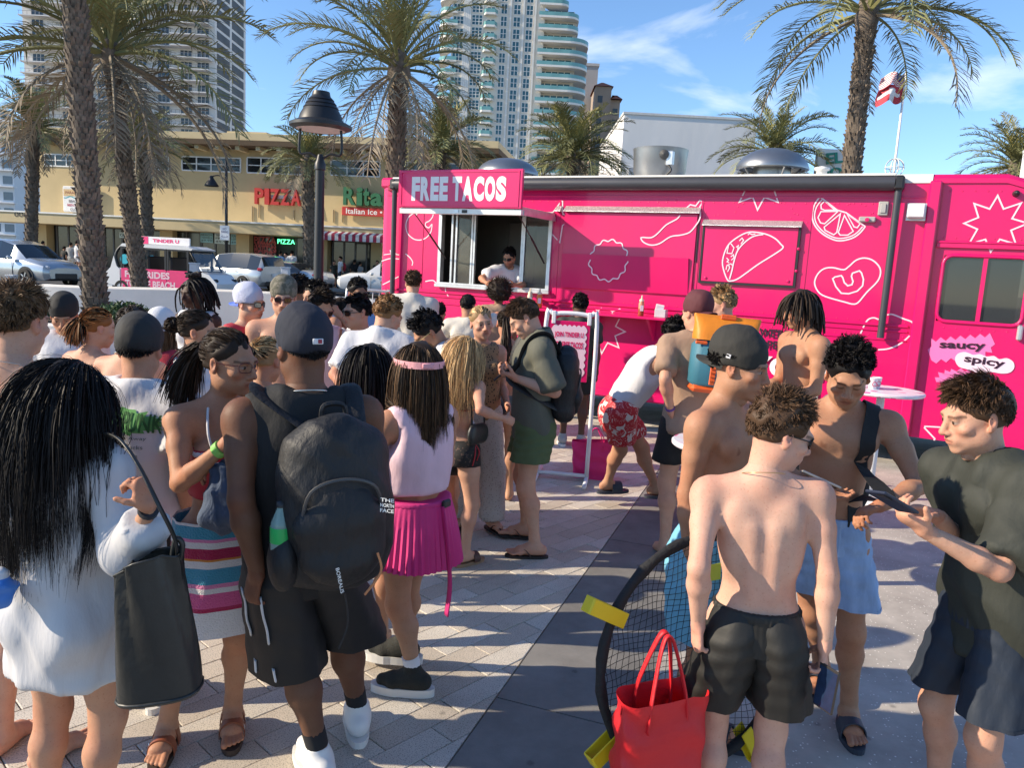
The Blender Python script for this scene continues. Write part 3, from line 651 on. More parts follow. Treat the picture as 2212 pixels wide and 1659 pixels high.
 t = thing('tiled_hotel', 'pinkish brown hotel with red tiled roof steps behind the palms', 'building', ((xa + xb) / 2, Y + 25, .3)); c1 = (xa + xb) / 2
 m_br = mat('hotel_brown', (0.33, 0.26, 0.21), 0.9, var=.08, vs=.3); m_tile = mat('roof_tile', (0.34, 0.10, 0.05), 0.85, var=.2, vs=1.5)
 z1 = at(U(1270), 188, Y + 25)[2]; z2 = at(U(1340), 216, Y + 25)[2]
 mb = MB(); mb.bb(xa - c1, xm - c1, 0, 14, 0, z1); mb.bb(xm - c1 + .01, xb - c1, 1, 14, 0, z2); mb.build('wall', m_br, t)
 for (a, b, z) in ((xa - c1, xm - c1, z1), (xm - c1 + .3, xb - c1, z2)):
  mb = MB(); mb.add([(a - .5, -.6, z), (b + .5, -.6, z), (b + .5, 14, z), (a - .5, 14, z), (a + 2, 5, z + 2.2), (b - 2, 5, z + 2.2)], [(0, 1, 5, 4), (1, 2, 5), (2, 3, 4, 5), (3, 0, 4)]); mb.build('roof', m_tile, t)
 wmm = MB(); wmm.bb(-.7, .7, -.06, .05, 0, 1.9); we = wmm.mesh('hw'); we.materials.append(mat('hotel_glass', (0.05, 0.055, 0.06), .15, var=.3, vs=.4))
 for i in range(3, int(z1 / 3.2)):
  for xx in np.arange(xa - c1 + 1.5, xm - c1 - .5, 3.0): obj('window', we, t, None, (xx, 0, i * 3.2))
  if i * 3.2 + 2 < z2:
   for xx in np.arange(xm - c1 + 1.5, xb - c1 - .5, 3.0): obj('window', we, t, None, (xx, 1, i * 3.2))
tower_mid()
# far pale block at the left edge
p0, p1 = at(-60, 300, 150)[0], at(26, 300, 150)[0]; zt_ = at(10, 258, 150)[2]
t = thing('pale_block', 'distant pale apartment block at the far left edge', 'building', ((p0 + p1) / 2, 150, .3)); wv = (p1 - p0) / 2
mb = MB(); mb.bb(-wv, wv, 0, 14, 0, zt_); mb.build('wall', mat('pale_block', (0.62, 0.66, 0.70), 0.85, var=.05, vs=.3), t)
wmm = MB(); wmm.bb(-.9, .9, -.06, .05, 0, 1.5); we = wmm.mesh('pw'); we.materials.append(mat('pale_glass', (0.12, 0.17, 0.22), .2, var=.3, vs=.4))
sl = MB(); sl.bb(-wv, wv + .6, -1.2, 0, -.12, .12); sle = sl.mesh('ps'); sle.materials.append(mat('pale_slab', (0.7, 0.72, 0.74), .8))
for i in range(1, 9):
 obj('balcony_slab', sle, t, None, (0, 0, i * 3.0))
 for xx in np.arange(-wv + 1.2, wv, 2.6): obj('window', we, t, None, (xx, 0, i * 3.0 + .5))
# white flat-roofed building behind the truck
Y = 42.0; xa = at(1345, 300, Y)[0]; xb = at(1632, 300, Y)[0]; zt_ = at(1480, 253, Y)[2]
t = thing('white_building', 'white rendered blank wall building behind the truck roof fans', 'building', ((xa + xb) / 2, Y, .3)); wv = (xb - xa) / 2
mb = MB(); mb.bb(-wv, wv, 0, 12, 0, zt_ - .3); mb.build('wall', mat('white_render', (0.72, 0.70, 0.68), 0.9, var=.07, vs=.5, bump=.8, bs=2.2, stretch=(1, 1, .35)), t)
mb = MB(); mb.bb(-wv - .06, wv + .06, -.06, 12.06, zt_ - .3, zt_ - .18); mb.build('coping', mat('coping', (0.6, 0.59, 0.57), 0.9), t)
for u in (1437, 1492): 
 x = at(u, 253, Y)[0] - (xa + xb) / 2; mb = MB(); mb.bb(x - .3, x + .3, 2, 2.6, zt_ - .18, zt_ + .22); mb.build('roof_vent', mat('vent_grey', (0.3, 0.31, 0.32), .6), t)
x = at(1405, 384, Y)[0] - (xa + xb) / 2; zz = at(1405, 384, Y)[2] - .3
mb = MB(); mb.bb(x - 1.2, x + 1.2, -.2, -.001, zz - .3, zz + .45); mb.build('sign_board', mat('grey_board', (0.35, 0.37, 0.4), .6), t)
# EL JO sign
Y = 30.0; pa = at(1761, 385, Y); pb = at(1866, 322, Y); zt_ = at(1813, 322, Y)[2]; za = at(1813, 392, Y)[2]
t = thing('rooftop_sign', 'white rooftop sign panel with wavy teal letters beside a palm', 'sign', ((pa[0] + pb[0]) / 2, Y, za)); wv = (pb[0] - pa[0]) / 2
mb = MB(); mb.bb(-wv, wv, 0, .25, 0, zt_ - za, .03); bo = mb.build('panel', m_white, t)
mb = MB(); mb.bb(-wv * .8, -wv * .6, .02, .2, -5, -.005); mb.bb(wv * .6, wv * .8, .02, .2, -5, -.005); mb.build('legs', m_alu, t)
m_tl = mat('teal_letters', (0.01, 0.22, 0.15), .5)
for s, x, z, w_ in (('EL', -.22, .72, .62), ('JO', -.2, .25, .65)):
 q = obj('lettering', text_mesh('t', s, w_, (zt_ - za) * .34, .03, .06), bo, m_tl); q.rotation_euler = (R(90), R(-8), 0); q.location = (x, -.02, (zt_ - za) * z)
# ------------------------------------------------------------------ palms
m_frond = mat('frond_green', (0.215, 0.215, 0.09), 0.55, var=0.35, vs=1.2, rand=0.35, spec=0.4)
m_frond2 = mat('frond_yellow', (0.30, 0.25, 0.06), 0.6, var=0.3, vs=2, rand=0.2)
m_dry = mat('frond_dry', (0.27, 0.22, 0.155), 0.8, var=0.35, vs=1.5, rand=0.3)
m_trunk = mat('palm_trunk', (0.145, 0.115, 0.088), 0.95, var=0.65, vs=7, bump=0.6, bs=25)
fr = random.Random(21)
def frond_mesh(elev, droop, n_pair, seed, width=1.0, ragged=0.0, twist=0.0):
 """unit frond of length 1 in the XZ plane leaving the origin along +X at the given elevation"""
 r = random.Random(seed); P = []; p = np.zeros(3); a = elev; n = 14
 for i in range(n + 1):
  P.append(p.copy()); p = p + np.array([math.cos(a), 0, math.sin(a)]) / n; a -= droop / n * (0.5 + 1.1 * i / n)
 mb = MB(); mb.tube([tuple(q) for q in P], [0.012 * (1 - .85 * i / n) + .0015 for i in range(n + 1)], 4, cap=False)
 P = np.array(P)
 for k in range(n_pair):
  t = 0.16 + 0.84 * k / (n_pair - 1); f = t * n; i = min(int(f), n - 1); q = P[i] + (P[i + 1] - P[i]) * (f - i); tg = P[i + 1] - P[i]; tg /= np.linalg.norm(tg)
  up = np.array([-tg[2], 0, tg[0]]); ln = (0.055 + 0.15 * math.sin(math.pi * min(1, t * .93 + .05)) ** .8) * width
  for sgn in (-1, 1):
   if r.random() < ragged: continue
   l = ln * r.uniform(.8, 1.15); fw = r.uniform(.55, .95); sd = np.array([0, sgn, 0])
   d = tg * fw + sd * r.uniform(.6, .85) + up * r.uniform(.05, .45); d /= np.linalg.norm(d)
   mid = q + d * l * .5; end = mid + (d * .85 + np.array([0, 0, -r.uniform(.1, .6)])) * l * .5
   wv = np.cross(d, up + sd * .3 * r.uniform(-1, 1)); wv /= np.linalg.norm(wv) + 1e-9; wv *= (0.0042 if n_pair > 40 else 0.0068) * r.uniform(.8, 1.3)
   mb.add([q - wv * .6, q + wv * .6, mid + wv, mid - wv, end], [(0, 1, 2, 3), (3, 2, 4)])
 return mb.mesh('frond')
FR = {}
def frond_var(kind, seed, lod):
 key = (kind, seed, lod)
 if key not in FR:
  e, d, rg = {'up': (R(78), R(40), 0), 'hi': (R(58), R(75), 0), 'mid': (R(34), R(85), .03), 'low': (R(8), R(80), .08), 'dry': (R(-20), R(75), .2), 'hang': (R(-48), R(45), .3)}[kind]
  me = frond_mesh(e, d, 48 if lod == 0 else 32, seed * 7 + len(kind), 1.0 if lod == 0 else 1.1, rg)
  me.materials.append({'up': m_frond2 if seed == 1 else m_frond, 'hi': m_frond, 'mid': m_frond, 'low': m_frond, 'dry': m_dry, 'hang': m_dry}[kind]); FR[key] = me
 return FR[key]
def palm(label, base, top, rad, flen, nf, lod=0, lean=0.0, seed=1, dry=0.3, boots=True, cat='palm tree', group='date palms'):
 r = random.Random(seed); t = thing('palm_tree', label, cat, base, group=group)
 tp = Vector(top) - Vector(base); mb = MB(); H = tp.length
 path = [tp * s + Vector((lean * math.sin(math.pi * s), 0, 0)) for s in np.linspace(0, 1, 12)]
 mb.tube([tuple(p) for p in path], [rad * (1.02 - .12 * i / 11) for i in range(12)], 14)
 if boots:
  step = .1 if lod == 0 else .17; nr = 13 if lod == 0 else 9
  for i in range(int(H / step)):
   s = (i + .5) * step / H; c = tp * s + Vector((lean * math.sin(math.pi * s), 0, 0)); rr_ = rad * (1.02 - .12 * s)
   for k in range(nr):
    a = 2 * math.pi * (k + .5 * (i % 2)) / nr + r.uniform(-.08, .08); ca, sa = math.cos(a), math.sin(a); wd = math.pi * rr_ / nr * .95
    o_ = rr_ * r.uniform(.98, 1.02); h_ = step * r.uniform(.7, 1.7); out = rr_ * r.choice((.03, .12, .2, .3, .4)) * r.uniform(.7, 1.2)
    b0 = c + Vector((ca * o_, sa * o_, -h_ * .5)); tx = Vector((-sa, ca, 0)) * wd; tt_ = c + Vector((ca * (o_ + out), sa * (o_ + out), h_ * .5)); ti = c + Vector((ca * o_ * .96, sa * o_ * .96, h_ * .55))
    mb.add([b0 - tx, b0 + tx, tt_ + tx * .7, tt_ - tx * .7, ti + tx * .7, ti - tx * .7], [(0, 1, 2, 3), (3, 2, 4, 5), (0, 3, 5), (1, 4, 2)])
 mb.build('trunk', m_trunk, t)
 mb = MB(); mb.lathe([(rad * .85, -.5), (rad * 1.35, -.1), (rad * 1.1, .25), (rad * .4, .5), (.01, .6)], tuple(tp), 12); crown = mb.build('crown', m_trunk, t, True)
 kinds = []
 for i in range(nf):
  f = i / nf
  kinds.append('up' if f < .14 else 'hi' if f < .36 else 'mid' if f < .62 else 'low' if f < 1 - dry else ('dry' if f < 1 - dry * .4 else 'hang'))
 az = r.uniform(0, 6)
 for kd in kinds:
  az += 2.39996 + r.uniform(-.2, .2); me = frond_var(kd, r.randrange(3), lod); l = flen * r.uniform(.85, 1.12) * {'up': .8, 'hang': .72}.get(kd, 1)
  o = obj('frond', me, crown); o.location = tp + Vector((0, 0, .15 if kd in ('up', 'hi') else 0.0)); o.scale = (l, l, l)
  o.rotation_euler = Euler((r.uniform(-.25, .25), r.uniform(-.14, .14), az))
def palm_at(label, ub, ut, vt, Y, rad, flen, nf, zb=STREET_Z, **kw):
 b = at(ub[0], ub[1], Y); tp = at(ut, vt, Y); palm(label, (b[0], Y, zb), (tp[0], Y, tp[2]), rad, flen, nf, **kw)
palm_at('thick palm trunk in the planter, nearest at the left', (207, 600), 132, -400, 15.2, .20, 3.4, 40, zb=.45, seed=2)
palm_at('second palm from the left with hanging brown fronds', (308, 610), 238, 118, 20.6, .19, 4.4, 46, seed=3, dry=.30)
palm_at('tall palm rising just left of the free tacos truck', (846, 560), 862, 150, 18.5, .205, 3.1, 46, seed=4, dry=.24)
palm_at('tall palm behind the truck beside the flagpole', (1818, 600), 1874, 30, 17.5, .19, 3.4, 32, seed=14, dry=.10)
palm_at('small street palm leftmost before the yellow shops', (66, 590), 72, 278, 39.5, .27, 3.0, 58, lod=1, seed=6, dry=.2)
palm_at('street palm between the shop sign and the street lamp', (322, 590), 312, 322, 39.5, .27, 2.8, 60, lod=1, seed=7, dry=.2)
palm_at('street palm standing in front of the red pizza sign', (672, 590), 664, 352, 39.5, .29, 2.5, 56, lod=1, seed=8, dry=.06)
palm_at('bushy palm behind the truck left of the first roof fan', (943, 560), 950, 330, 36, .27, 2.9, 72, lod=1, seed=9, dry=.12)
palm_at('bushy palm behind the truck in front of the cream tower', (1238, 560), 1238, 345, 34, .27, 2.9, 76, lod=1, seed=10, dry=.1)
palm_at('bushy palm in front of the white building wall', (1672, 560), 1672, 335, 30, .25, 2.4, 64, lod=1, seed=11, dry=.1)
palm_at('palm crown rising behind the truck cab at the right edge', (2190, 560), 2195, 362, 30, .2, 2.3, 56, lod=1, seed=12, dry=.15)
# ------------------------------------------------------------------ lamps, flag, small street things
m_blk = mat('black_iron', (0.012, 0.013, 0.015), 0.45, var=0.2, spec=0.5)
Y = 9.8; p = at(692, 330, Y); k = Y / FPX
t = thing('lamp_post', 'black bell-shaped plaza lamp on a tall black post', 'street lamp', (p[0], Y, 0))
zc = at(692, 350, Y)[2]; zt_ = at(694, 197, Y)[2]; zr = at(694, 272, Y)[2]
mb = MB(); mb.lathe([(.16, 0), (.16, .25), (.1, .4), (.068, .55), (.055, zc - .25), (.055, zc - .1), (.068, zc - .09), (.068, zc - .02), (.05, zc + .02), (.03, zc + .09), (.001, zc + .1)], n=20); mb.build('post', m_blk, t, True, angle=35)
R0 = 64 * k; hh = zt_ - zr
prof = [(R0 * .80, -.05), (R0, -.02), (R0 * 1.0, .015), (R0 * .80, .05), (R0 * .72, .06), (R0 * .66, hh * .32), (R0 * .55, hh * .5), (R0 * .57, hh * .51), (R0 * .48, hh * .62), (R0 * .5, hh * .63), (R0 * .40, hh * .74), (R0 * .42, hh * .75), (R0 * .30, hh * .86), (R0 * .29, hh * .9), (R0 * .27, hh * .99), (R0 * .22, hh), (.001, hh)]
mb = MB(); mb.lathe(prof, (.0, 0, zr), 40); mb.build('shade', m_blk, t, True, angle=35)
mb = MB(); mb.lathe([(R0 * .79, -.045), (R0 * .3, -.03), (.001, -.03)], (0, 0, zr), 32); mb.build('diffuser', mat('lamp_diffuser', (0.55, 0.5, 0.46), .5, var=0), t, True)
for sg in (-1, 1):
 mb = MB(); mb.tube(spline([(sg * .0, 0, zc + .02), (sg * .12, 0, zc + .1), (sg * R0 * .68, 0, zr - .32), (sg * R0 * .66, 0, zr - .02)], 6), .016, 8); mb.build('yoke_arm', m_blk, t, True)
Y = 39.0; p = at(489, 530, Y); t = thing('lamp_post', 'thin black street lamp with one arm before the yellow building', 'street lamp', (p[0], Y, STREET_Z)); zt_ = at(489, 334, Y)[2] - STREET_Z; za = at(470, 384, Y)[2] - STREET_Z; xa = at(457, 395, Y)[0] - p[0]
mb = MB(); mb.tube([(0, 0, 0), (0, 0, zt_)], [.085, .06], 10); mb.build('post', m_blk, t, True)
mb = MB(); mb.tube(spline([(0, 0, za - .1), (xa * .5, 0, za + .12), (xa, 0, za + .05)], 6), .03, 6); mb.build('arm', m_blk, t, True)
mb = MB(); mb.lathe([(.33, -.42), (.34, -.38), (.22, -.2), (.1, -.02), (.08, .08), (.001, .1)], (xa, 0, za), 18); mb.build('shade', m_blk, t, True)
pa = at(486, 503, Y)[2] - STREET_Z
mb = MB(); mb.bb(-.27, .2, -.14, -.11, pa - .36, pa + .36, .02); bo = mb.build('sign_plate', mat('plate_white', (.75, .75, .75), .5), t)
for s, dz, w_ in (('NO', .2, .18), ('PARKING', .05, .36), ('<--->', -.17, .34)):
 q = obj('lettering', text_mesh('t', s, w_, .1, .01), bo, mat('plate_ink', (.12, .1, .2), .6)); q.rotation_euler = (R(90), 0, 0); q.location = (-.035, -.145, pa + dz)
# flagpole
Y = 22.0; b = at(1925, 420, Y); tp = at(1953, 152, Y)
t = thing('flagpole', 'white flagpole with a wire ball, rising behind the truck', 'flagpole', (b[0], Y, 0)); m_pole = mat('white_pole', (.7, .7, .7), .5)
tz = tp[2]; dx = 0.0
mb = MB(); mb.tube([(0, 0, 0), (0, 0, tz)], [.05, .03], 8); mb.build('pole', m_pole, t, True)
zc = at(1930, 362, Y)[2]; mb = MB()
for a in range(4):
 mb.tube([(0.25 * math.cos(q) * math.cos(a * math.pi / 4), .25 * math.cos(q) * math.sin(a * math.pi / 4), zc + .25 * math.sin(q)) for q in np.linspace(0, 2 * math.pi, 20)[:-1]], .012, 5, closed=True)
mb.tube([(.25 * math.cos(q), .25 * math.sin(q), zc) for q in np.linspace(0, 2 * math.pi, 20)[:-1]], .012, 5, closed=True)
mb.build('wire_ball', m_pole, t)
def flag(name, label, v0, v1, wpx, mfun, ang):
 k = Y / FPX; z1 = at(1950, v0, Y)[2]; z0 = at(1950, v1, Y)[2]; W = wpx * k; f = thing(name, label, 'flag', (b[0], Y, z0)); nx, nz = 16, 14; V = []
 for j in range(nz + 1):
  for i in range(nx + 1):
   s = i / nx; V.append((-W * s, .18 * math.sin(s * 7 + j * .15) * s + .02, (z1 - z0) * j / nz - .16 * s * W - .06 * math.sin(s * 8)))
 me_groups = {}
 for j in range(nz):
  for i in range(nx): me_groups.setdefault(mfun(i / nx, j / nz), []).append((j * (nx + 1) + i, j * (nx + 1) + i + 1, (j + 1) * (nx + 1) + i + 1, (j + 1) * (nx + 1) + i))
 for (pn, m), F in me_groups.items():
  q = MB(); q.add(V, F); q.build(pn, m, f, True)
 return f
mw, mr_, mbu = mat('flag_white', (.75, .74, .74), .8), mat('flag_red', (.5, .05, .07), .8), mat('flag_blue', (.05, .06, .2), .8)
flag('flag', 'striped red and white flag with blue canton on the flagpole', 155, 182, 46, lambda s, q: ('canton', mbu) if (s < .4 and q > .46) else (('stripe', mr_) if int(q * 14) % 2 == 0 else ('white_stripe', mw)), 0)
f2 = flag('flag', 'pinkish red flag with white lettering below the striped flag', 183, 218, 50, lambda s, q: ('field', mr_) if not (.4 < q < .6 and .1 < s < .9) and not (.35 < s < .6 and q < .75) else ('white_mark', mw), 0)
# lifeguard-like pale post at the right edge
Y = 16; p = at(2204, 420, Y); t = thing('sign_post', 'pale slanting post at the far right edge above the truck cab', 'post', (p[0], Y, 0)); zt_ = at(2207, 330, Y)[2]
mb = MB(); mb.tube([(0, 0, 0), (0, 0, zt_)], .06, 8); mb.build('post', m_pole, t, True); mb = MB(); mb.lathe([(.07, 0), (.07, .05), (.001, .09)], (0, 0, zt_), 10); mb.build('cap', m_pole, t)
# barrier rail by the truck's rear
Y = 11.6; pa, pb = at(792, 632, Y), at(848, 631, Y)
t = thing('crowd_barrier', 'pale metal barrier rail behind the crowd left of the truck', 'barrier', (pa[0], Y, 0)); zt_ = pb[2]; W = pb[0] - pa[0]
mb = MB(); mb.tube(spline([(-.3, 0, 0), (-.3, 0, zt_ - .1), (-.2, 0, zt_), (W - .1, 0, zt_), (W, 0, zt_ - .1), (W, 0, 0)], 4), .022, 8); mb.build('frame', mat('galv', (.55, .56, .58), .4, metal=.6), t, True)
for k_ in range(6):
 x = -.2 + (W + .1) * k_ / 5; mb = MB(); mb.cyl((x, 0, .15), (x, 0, zt_ - .02), .008, None, 6); mb.build('bar', mat('galv', (.5, .5, .5)), t)
# ================================================================== FOOD TRUCK
TP0 = np.array([4.403, 8.305, 0.0]); TTH = R(27.5)
TD = np.array([math.cos(TTH), -math.sin(TTH), 0]); TNv = np.array([math.sin(TTH), math.cos(TTH), 0])
def TS(u, v, y=0.0):
 d = ray(u, v); t = ((TP0 + TNv * y - _O) @ TNv) / (d @ TNv); q = _O + d * t
 return float((q - TP0) @ TD), float(q[2])
def cs(crop, x, y, yo=0.0):
 x0, y0 = {'A': (1000, 430), 'B': (1640, 430), 'C': (2136, 430), 'D': (2136, 800), 'E': (1400, 750)}[crop]
 return TS((x0 + x / 3.456) / 1.25497, (y0 + y / 3.456) / 1.25497, yo)
m_pink = mat('truck_pink', (0.68, 0.0012, 0.120), 0.36, var=0.08, vs=2.2, spec=0.45, coat=0.3, bump=0.07, bs=2.5, stretch=(1, 1, .3))
m_roofw = mat('truck_roof_white', (0.72, 0.70, 0.66), 0.5, var=0.1, vs=2)
m_line = mat('decal_pink_white', (0.88, 0.62, 0.70), 0.5, var=0)
m_decw = mat('decal_white', (0.82, 0.80, 0.80), 0.45, var=0.04)
m_deck = mat('decal_black', (0.03, 0.005, 0.02), 0.5, var=0)
m_alu2 = mat('bare_aluminium', (0.62, 0.63, 0.64), 0.38, metal=0.75, var=0.15, vs=12)
m_dia = mat('diamond_plate', (0.62, 0.61, 0.60), 0.35, metal=0.7, var=0.45, vs=70, bump=0.9, bs=90)
m_black = mat('black_plastic', (0.018, 0.018, 0.02), 0.45, var=0.15)
m_blackg = mat('awning_vinyl', (0.045, 0.046, 0.055), 0.4, var=0.15, vs=3)
m_steel = mat('fan_steel', (0.30, 0.31, 0.32), 0.36, metal=0.85, var=0.12, vs=4)
m_inside = mat('truck_interior', (0.10, 0.095, 0.085), 0.7, var=0.3, vs=2)
m_inst = mat('truck_steel_wall', (0.16, 0.155, 0.14), 0.35, metal=0.6, var=0.2, vs=1.5)
TK = thing('food_truck', 'long bright pink step van food truck with open serving window', 'food truck', tuple(TP0), -TTH)
def tk(mb, name, m, par=None, smooth=False, angle=None): return mb.build(name, m, par or TK, smooth, angle=angle)
ZR, ZB, SL, SR, DEP = 3.13, 0.36, -7.2, -0.13, 2.25
WS0, WS1, WZ0, WZ1 = -6.26, -4.48, 1.66, 2.72
q = MB(); q.bb(SL, WS0, 0, .05, ZB, ZR); tk(q, 'side_panel', m_pink)
q = MB(); q.bb(WS0, WS1, .001, .05, WZ1, ZR); tk(q, 'side_panel', m_pink)
q = MB(); q.bb(WS0, WS1, .001, .05, ZB, WZ0); tk(q, 'side_panel', m_pink)
q = MB(); q.bb(WS1, SR, 0, .05, ZB, ZR); tk(q, 'side_panel', m_pink)
# rounded rear corner + rear wall
q = MB(); r_ = .13; arc = [(SL - r_ * math.sin(a), r_ - r_ * math.cos(a)) for a in np.linspace(0, math.pi / 2, 7)]
V = [(x, y, ZB) for x, y in arc] + [(x, y, ZR - .06) for x, y in arc]; q.add(V, [(i, i + 7, i + 8, i + 1) for i in range(6)]); tk(q, 'corner_post', m_pink, smooth=True)
q = MB(); q.bb(SL - r_, SL - r_ + .05, r_, DEP, ZB, ZR - .06); tk(q, 'rear_wall', m_pink)
q = MB(); q.bb(SL, 1.0, DEP, DEP + .05, ZB, ZR); tk(q, 'far_wall', m_pink)
# roof with rolled edge
q = MB(); prof = [(-.012, ZR - .05), (-.008, ZR), (.03, ZR + .045), (.3, ZR + .07), (DEP - .3, ZR + .07), (DEP + .05, ZR + .02), (DEP + .05, ZR - .05)]
rings = [[(s, y, z) for y, z in prof] for s in (SL - .1, SR + .02)]; q.loft(rings, True, True); tk(q, 'roof', m_roofw, smooth=True, angle=30)
q = MB(); q.bb(SL - .125, SL + .2, -.02, .18, ZR - .1, ZR + .05, .03); tk(q, 'corner_cap', m_pink)
# interior
q = MB(); q.bb(SL, SR, 1.2, 1.25, .95, ZR - .02); tk(q, 'inner_wall', m_inst)
q = MB(); q.bb(SL, SR, .05, DEP, .85, .95); tk(q, 'floor', m_inside)
q = MB(); q.bb(SL + .05, SR, .052, 1.2, ZR - .06, ZR - .03); tk(q, 'ceiling', m_inside)
for ss in (WS0 - .5, WS1 + .6): q = MB(); q.bb(ss - .02, ss + .02, .052, 1.2, .95, ZR - .08); tk(q, 'inner_partition', m_inside)
for ss in (-5.75, -5.28): q = MB(); q.bb(ss, ss + .45, 1.13, 1.195, 1.75, 2.65, .01); tk(q, 'locker_door', mat('locker', (.17, .165, .15), .45, var=.15, vs=3))
q = MB(); q.bb(-6.2, -5.4, .55, 1.1, .96, 1.55, .02); tk(q, 'prep_counter', m_inside)
# underside, wheels
q = MB(); q.bb(SL - .1, 1.5, .15, DEP, ZB - .02, .9); tk(q, 'chassis', m_black)
def wheel(par, c, r, w_, axis='y', rimc=None, name='wheel'):
 t_ = MB(); n = 28; prof = [(r * .62, -w_ / 2), (r * .93, -w_ / 2), (r, -w_ * .35), (r, w_ * .35), (r * .93, w_ / 2), (r * .62, w_ / 2)]
 M = Matrix.Rotation(R(90), 3, 'X'); t_.lathe(prof, c, n, M); o = t_.build(name, mat('tyre', (0.02, 0.02, 0.02), .85, var=.2, vs=20), par, True, angle=30)
 rm = MB(); rm.lathe([(r * .63, -w_ * .46), (r * .60, -w_ * .3), (r * .22, -w_ * .36), (.001, -w_ * .38)], c, n, M)
 rm.lathe([(.001, w_ * .38), (r * .22, w_ * .36), (r * .60, w_ * .3), (r * .63, w_ * .46)], c, n, M)
 rm.build('rim', mat('rim_dark', (0.05, 0.05, 0.055), .5, metal=.5), o, True)
 for sg in (-1, 1):
  for k in range(5):
   a = k * 2 * math.pi / 5; sp = MB(); cc = Vector(c) + Vector((math.cos(a) * r * .36, sg * w_ * .42, math.sin(a) * r * .36))
   sp.box(cc, (r * .56, w_ * .1, r * .17), Euler((0, -a, 0)).to_matrix(), .01); sp.build('spoke', rimc or mat('rim_silver', (.55, .56, .58), .3, metal=.8), o)
 return o
for ss in (-5.7, 1.35): wheel(TK, (ss, .3, .42), .42, .28); wheel(TK, (ss, DEP - .25, .42), .42, .28)
# skirt + rub rails
def rail(s0, s1, z, h, p, name='rub_rail', m=m_pink): q = MB(); q.bb(s0, s1, -p, -.0005, z - h / 2, z + h / 2, min(.012, h * .3)); return tk(q, name, m)
rail(SL, SR - .03, 1.56, .035, .02); rail(SL, SR - .03, 1.50, .025, .014); rail(SL, SR - .03, ZB + .06, .1, .018, 'skirt_rail'); rail(SL, SR - .03, 1.40, .02, .012)
rail(SL, SR - .03, 2.93, .02, .008, 'seam_rail')
for s in (-6.55, -3.42 - .97, -2.52, -1.28): q = MB(); q.bb(s - .012, s + .012, -.006, -.0005, 1.6, 2.9); tk(q, 'seam', m_pink)
# vertical ridges by the cab
q = MB(); q.bb(-.13, -.02, -.06, .05, ZB, 3.1, .012); tk(q, 'cab_ridge', m_pink)
q = MB(); q.bb(-.02, .0, .03, .08, ZB, 3.1); tk(q, 'ridge_recess', m_pink)
# cab side with door window opening
CW = (.09, .86, 1.645, 2.34)
def cabp(x0, x1, z0, z1): q = MB(); q.bb(x0, x1, .02, .07, z0, z1); tk(q, 'cab_panel', m_pink)
cabp(0, CW[0], ZB, 3.1); cabp(CW[0], CW[1], ZB, CW[2]); cabp(CW[0], CW[1], CW[3], 3.1); cabp(CW[1], 1.05, ZB, 3.02)
q = MB(); q.add([(1.05, .02, ZB), (1.75, .05, ZB), (1.75, .05, 1.35), (1.62, .05, 1.6), (1.05, .02, 3.02), (1.05, .07, ZB), (1.75, .1, ZB), (1.75, .1, 1.35), (1.62, .1, 1.6), (1.05, .07, 3.02)], [(0, 1, 2, 3, 4), (9, 8, 7, 6, 5), (1, 6, 7, 2), (2, 7, 8, 3), (3, 8, 9, 4)]); tk(q, 'front_fender', m_pink)
q = MB(); q.add([(1.05, .08, 3.02), (1.62, .08, 1.6), (1.62, DEP, 1.6), (1.05, DEP, 3.02)], [(0, 1, 2, 3)]); tk(q, 'windscreen', m_dglass)
q = MB(); q.bb(1.62, 1.78, .1, DEP, ZB, 1.6); tk(q, 'nose', m_pink)
prof = [(-.0, ZR - .05), (.0, ZR), (.05, ZR + .045), (.3, ZR + .07), (DEP - .3, ZR + .07), (DEP, ZR), (DEP, ZR - .05)]
rings = [[(s, y, z + dz) for y, z in prof] for s, dz in ((SR + .021, 0), (.56, 0), (.75, -.06), (.92, -.14), (1.06, -.26))]
q = MB(); q.loft(rings, True, True); tk(q, 'cab_roof', m_pink, smooth=True, angle=40)
# sliding cab window
q = MB(); rr_ = .09
def rrect(x0, x1, z0, z1, r, n=5):
 out = []
 for cx, cz, a0 in ((x1 - r, z1 - r, 0), (x0 + r, z1 - r, 90), (x0 + r, z0 + r, 180), (x1 - r, z0 + r, 270)):
  for k in range(n): a = R(a0 + 90 * k / (n - 1)); out.append((cx + r * math.cos(a), cz + r * math.sin(a)))
 return out
q.tube([(x, .018, z) for x, z in rrect(CW[0], CW[1], CW[2], CW[3], rr_)], .022, 6, closed=True); cabw = tk(q, 'cab_window', m_pink, smooth=True)
q = MB(); q.bb(CW[0] + .36, CW[0] + .40, .008, .05, CW[2], CW[3]); q.build('mullion', m_pink, cabw)
m_cglass = mat('cab_glass', (0.03, 0.036, 0.04), 0.03, var=0, alpha=0.8, spec=0.9)
for x0, x1 in ((CW[0] + .005, CW[0] + .36), (CW[0] + .40, CW[1] - .005)): q = MB(); q.bb(x0, x1, .03, .036, CW[2] + .005, CW[3] - .005); q.build('pane', m_cglass, cabw)
q = MB(); q.bb(.1, .75, .6, 1.05, .9, 1.45, .08); q.bb(.1, .25, .6, 1.05, 1.4, 2.0, .06); tk(q, 'driver_seat', m_black)
q = MB(); q.tube([(1.0 + .18 * math.sin(a) * .4, .8 + .19 * math.cos(a), 1.72 + .18 * math.sin(a)) for a in np.linspace(0, 2 * math.pi, 20)[:-1]], .015, 6, closed=True); tk(q, 'steering_wheel', m_black)
rail(.0, 1.05, 2.44, .05, .02 - .02 + .012, 'window_rail'); rail(.0, 1.05, 2.475, .025, .02, 'window_rail')
q = MB(); q.bb(.83, .88, -.035, .02, 1.5, 1.66, .015); tk(q, 'door_handle', m_alu2)
